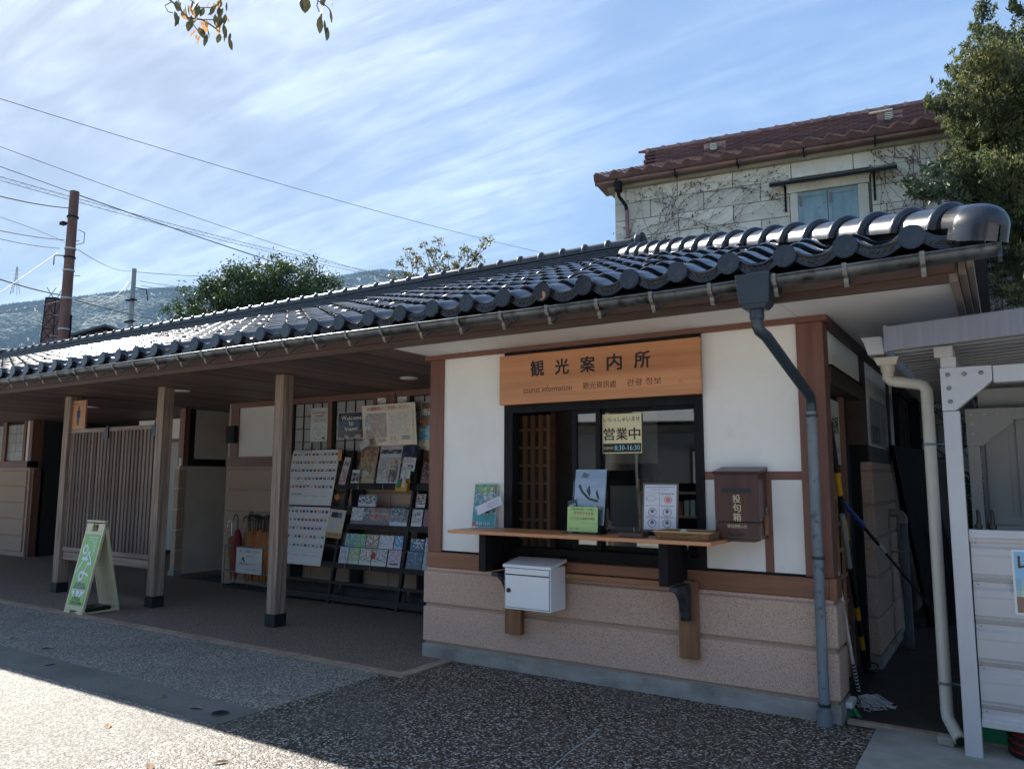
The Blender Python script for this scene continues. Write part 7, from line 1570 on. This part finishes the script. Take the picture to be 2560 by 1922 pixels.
for (x, y, z, h, lb) in ((-1790, 775, 425, 62, 'distant lattice pylon on the hill crest at the far left'), (-1960, 1545, 655, 60, 'distant lattice pylon on the crest above the evergreen tree')):
    t = thing('transmission_tower', (x, y, z-30), lb, 'pylon'); b = MB(); z -= 30
    for s1 in (-1, 1):
        for s2 in (-1, 1): b.tube([(x+s1*7, y+s2*7, z), (x+s1*1.6, y+s2*1.6, z+h*.6), (x+s1*1, y+s2*1, z+h)], .55, 4, False)
    for k in range(8):
        a_, c_ = 7-5.4*k/8, 7-5.4*(k+1)/8; b.tube([(x-a_, y-a_, z+h*.6*k/8), (x+c_, y-c_, z+h*.6*(k+1)/8)], .35, 4, False); b.tube([(x+a_, y-a_, z+h*.6*k/8), (x-c_, y-c_, z+h*.6*(k+1)/8)], .35, 4, False)
    b.build('mast', PYM, t); b = MB()
    for q in (.62, .76, .9): b.tube([(x-11*rgt.x, y-11*rgt.y, z+h*q), (x+11*rgt.x, y+11*rgt.y, z+h*q)], .6, 4)
    b.build('cross_arm', PYM, t)

# ================================================================== BEHIND THE CAMERA (seen only in the panes and tiles)
tt = thing('broadleaf_tree', (-4.4, -6.1, 0), 'big tree left of the viewpoint whose twigs hang into the top of the picture', 'tree')
b = MB(); b.tube([(-4.4, -6.1, 0), (-4.38, -6.08, .3), (-4.3, -6.0, 1.5), (-4.35, -6.0, 3.2), (-4.2, -5.8, 4.6)], [.34, .25, .21, .19, .16], 14, False)
limb(b, (-4.2, -5.8, 4.5), (-4.0, -4.0, 6.6), .10, .05); limb(b, (-4.0, -4.0, 6.5), (-3.9, -2.6, 6.1), .05, .02, .05); limb(b, (-4.2, -5.8, 4.6), (-6.0, -7.2, 8), .11, .04); limb(b, (-4.2, -5.8, 4.6), (-3.0, -7.5, 8.5), .11, .04)
limb(b, (-3.9, -2.7, 6.1), (-3.82, -2.42, 5.1), .014, .005, .08); limb(b, (-3.9, -2.7, 6.1), (-2.98, -1.98, 5.1), .014, .004, .06)
b.build('trunk', BARK, tt)
leaves('crown', [(-5.8, -7.2, 8, 1.3), (-3.2, -7.6, 8.6, 1.3), (-4.6, -8.5, 8.8, 1.5), (-6.5, -8.0, 7.4, 1.0)], 2600, .07, LEAF_H, tt, 18, 1, 1)
def twig_leaf(mb, p, dr, l, w_, rg):
    dr = Vector(dr).normalized(); s_ = dr.cross(Vector((rg.gauss(0, 1), rg.gauss(0, 1), rg.gauss(0, .4)))).normalized(); nn_ = dr.cross(s_)
    pts = [p, p+dr*l*.25+s_*w_*.8, p+dr*l*.55+s_*w_, p+dr*l*.85+s_*w_*.5, p+dr*l, p+dr*l*.85-s_*w_*.5, p+dr*l*.55-s_*w_, p+dr*l*.25-s_*w_*.8]; mid = p+dr*l*.5+nn_*w_*.35
    mb.add(pts+[mid], [(k, (k+1) % 8, 8) for k in range(8)])
rg = random.Random(5)
DR, DD = r3, -u3   # plain vectors reused for brevity: right and down as seen from the square
def at5(u, v, t=5.5): return C0+(r3*((u-1280)/1907.755)+u3*((961-v)/1907.755)+f2)*t
twb = MB(); gl_, ol_ = MB(), MB()
paths = [[(395, -20), (430, 5), (470, 45), (505, 50), (525, 62), (548, 78)], [(440, -15), (455, 30), (478, 55), (500, 85)], [(430, 5), (412, 15), (420, 30), (432, 33)], [(560, -10), (545, 10), (530, 30), (520, 38)], [(505, 50), (540, 50)], [(430, -10), (470, -4), (500, 20), (530, 20)]]
for P_ in paths: twb.tube([at5(*q) for q in P_], .006 if P_ is paths[0] else .0035, 5, False)
for (u, v) in [(435, 38), (447, 50), (460, 5), (466, 40), (480, 48), (486, 10), (478, 62), (500, 12), (512, 30), (548, 48), (556, 30), (545, 62), (552, 8), (565, 15), (555, 70), (560, 78), (548, 82), (575, 92), (573, 105), (518, 80), (522, 95), (500, 80), (534, 45), (497, 24), (462, 20), (536, 22), (552, 95), (560, 45), (548, 28), (470, 22), (438, 12)]:
    twig_leaf(gl_, at5(u+rg.uniform(-4, 4), v-10, 5.5+rg.uniform(-.1, .1)), (u3*-1+r3*rg.uniform(-.5, .5)), rg.uniform(.07, .11), rg.uniform(.015, .025), rg)
for (u, v) in [(445, 20), (447, 38), (462, 28), (470, 18), (528, 8), (533, 14), (541, 14), (562, 46), (538, 62), (522, 72), (508, 58), (492, 46), (486, 80), (499, 95), (503, 74), (544, 74), (512, 56), (557, 6), (548, 2), (475, 30), (492, 92)]:
    twig_leaf(ol_, at5(u+rg.uniform(-4, 4), v-6, 5.5+rg.uniform(-.1, .1)), (u3*-1+r3*rg.uniform(-1, 1)), rg.uniform(.045, .075), rg.uniform(.011, .019), rg)
tw2 = MB()
for P_ in ([(780, -15), (795, 3), (808, 10), (810, 16)], [(795, 3), (792, 15), (798, 30)], [(808, 10), (822, 22), (828, 35)], [(755, -20), (762, 0)]): twb.tube([at5(*q) for q in P_], .004, 5, False)
for (u, v, l, w_) in [(752, -12, .11, .045), (764, -8, .12, .04), (806, 18, .11, .042), (800, 40, .13, .025), (812, 50, .10, .03), (820, 68, .10, .036), (826, 24, .10, .012), (806, -6, .06, .03), (830, 0, .05, .015)]:
    twig_leaf(gl_, at5(u, v, 5.4), (u3*-1+r3*rg.uniform(-.12, .12)), l, w_, rg)
twb.build('twigs', BARK, tt)
hl = gl_.build('hanging_leaves', LEAF_H, tt); hl['kind'] = 'stuff'; hl = ol_.build('orange_leaves', LEAF_HO, tt); hl['kind'] = 'stuff'
kh = thing('pavilion', (-6, -9.6, 0), 'small open pavilion with a pale sheet roof across the square, seen in the panes', 'pavilion')
KM = Matrix.Translation((-6.0, -9.8, 0)) @ Matrix.Rotation(R(-20), 4, 'Z')
for s_ in (-1, 1):
    for k in range(9):
        MB().add([KM @ Vector(p) for p in ((-2.4, s_*(.13+.17*k)-.09*s_, 3.2-.055*k), (2.2, s_*(.13+.17*k)-.09*s_, 3.2-.055*k), (2.2, s_*(.13+.17*k)+.10*s_, 3.12-.055*k), (-2.4, s_*(.13+.17*k)+.10*s_, 3.12-.055*k), (-2.4, s_*(.13+.17*k)+.1*s_, 3.10-.055*k), (2.2, s_*(.13+.17*k)+.1*s_, 3.10-.055*k))], [(0, 1, 2, 3), (3, 2, 5, 4)]).build('roof_board', ROOFSH, kh)
MB().prism([(-1.6, 2.62), (1.6, 2.62), (0, 3.15)], KM @ frame((2.0, 0, 0), (0, 1, 0), (0, 0, 1)), .05).build('gable', BLACKW, kh)
for x in (-2.1, 1.9):
    for y in (-1.3, 1.3): MB().box(x-.07, x+.07, y-.07, y+.07, 0, 2.7, None, KM).build('post', BLACKW, kh)
MB().box(-2.3, 2.1, -1.5, 1.5, 2.6, 2.64, None, KM).build('ceiling', BLACKW, kh)
wh = thing('clad_house', (-9, -17, 0), 'grey clad two storey house across the square, seen in the panes', 'house')
WM = Matrix.Translation((-8.5, -18.0, 0)) @ Matrix.Rotation(R(-12), 4, 'Z')
MB().box(-5, 4.4, -3, 3, 0, 5.6, None, WM).build('wall', GREYCL, wh)
MB().prism([(-3.6, 5.5), (3.6, 5.5), (0, 7.2)], WM @ frame((-5.3, 0, 0), (0, 1, 0), (0, 0, 1)), 10).build('roof', DGREYM, wh)
for x in (-3.2, -.6, 2.0): w_ = MB().box(x-.6, x+.6, 3.0, 3.05, 1.2, 2.4, None, WM).build('window', BLACKW, wh); MB().box(x-.52, x+.52, 3.05, 3.06, 1.28, 2.32, None, WM).build('pane', FROST, w_)
w2 = thing('storage_house', (6.5, -17, 0), 'dark roofed low house across the square to the right, seen in the glazed tiles', 'house')
MB().box(2.5, 12, -19, -14.5, 0, 3.0).build('wall', M('brown_wall', (.09, .07, .055), (.13, .10, .08), .8, 3), w2); MB().prism([(-2.8, 3.5), (2.8, 3.5), (0, 5.2)], frame((2.1, -16.75, 0), (0, 1, 0), (0, 0, 1)), 10.3).build('roof', TILE_M, w2)
MB().tube([(4.6, -11, 0), (4.6, -11, 8.5)], .12, 10).build('street_pole', POLE_G); o = bpy.data.objects['street_pole']; tag(o, 'grey pole standing across the square, mirrored in the glazed end cap', 'pole')

# ================================================================== AIR
hb_ = MB().box(-4200, 2500, -3000, 4300, -1.2, 900).build('haze', M('x', (1, 1, 1)), None, 0, 'stuff')
hm2 = bpy.data.materials.new('haze_air'); hm2.use_nodes = True; t_ = hm2.node_tree; t_.nodes.clear()
o_ = t_.nodes.new('ShaderNodeOutputMaterial'); v_ = t_.nodes.new('ShaderNodeVolumePrincipled'); v_.inputs['Color'].default_value = (.46, .72, 1.0, 1); v_.inputs['Density'].default_value = .00010; v_.inputs['Anisotropy'].default_value = .0
t_.links.new(v_.outputs[0], o_.inputs['Volume']); hb_.data.materials.clear(); hb_.data.materials.append(hm2)
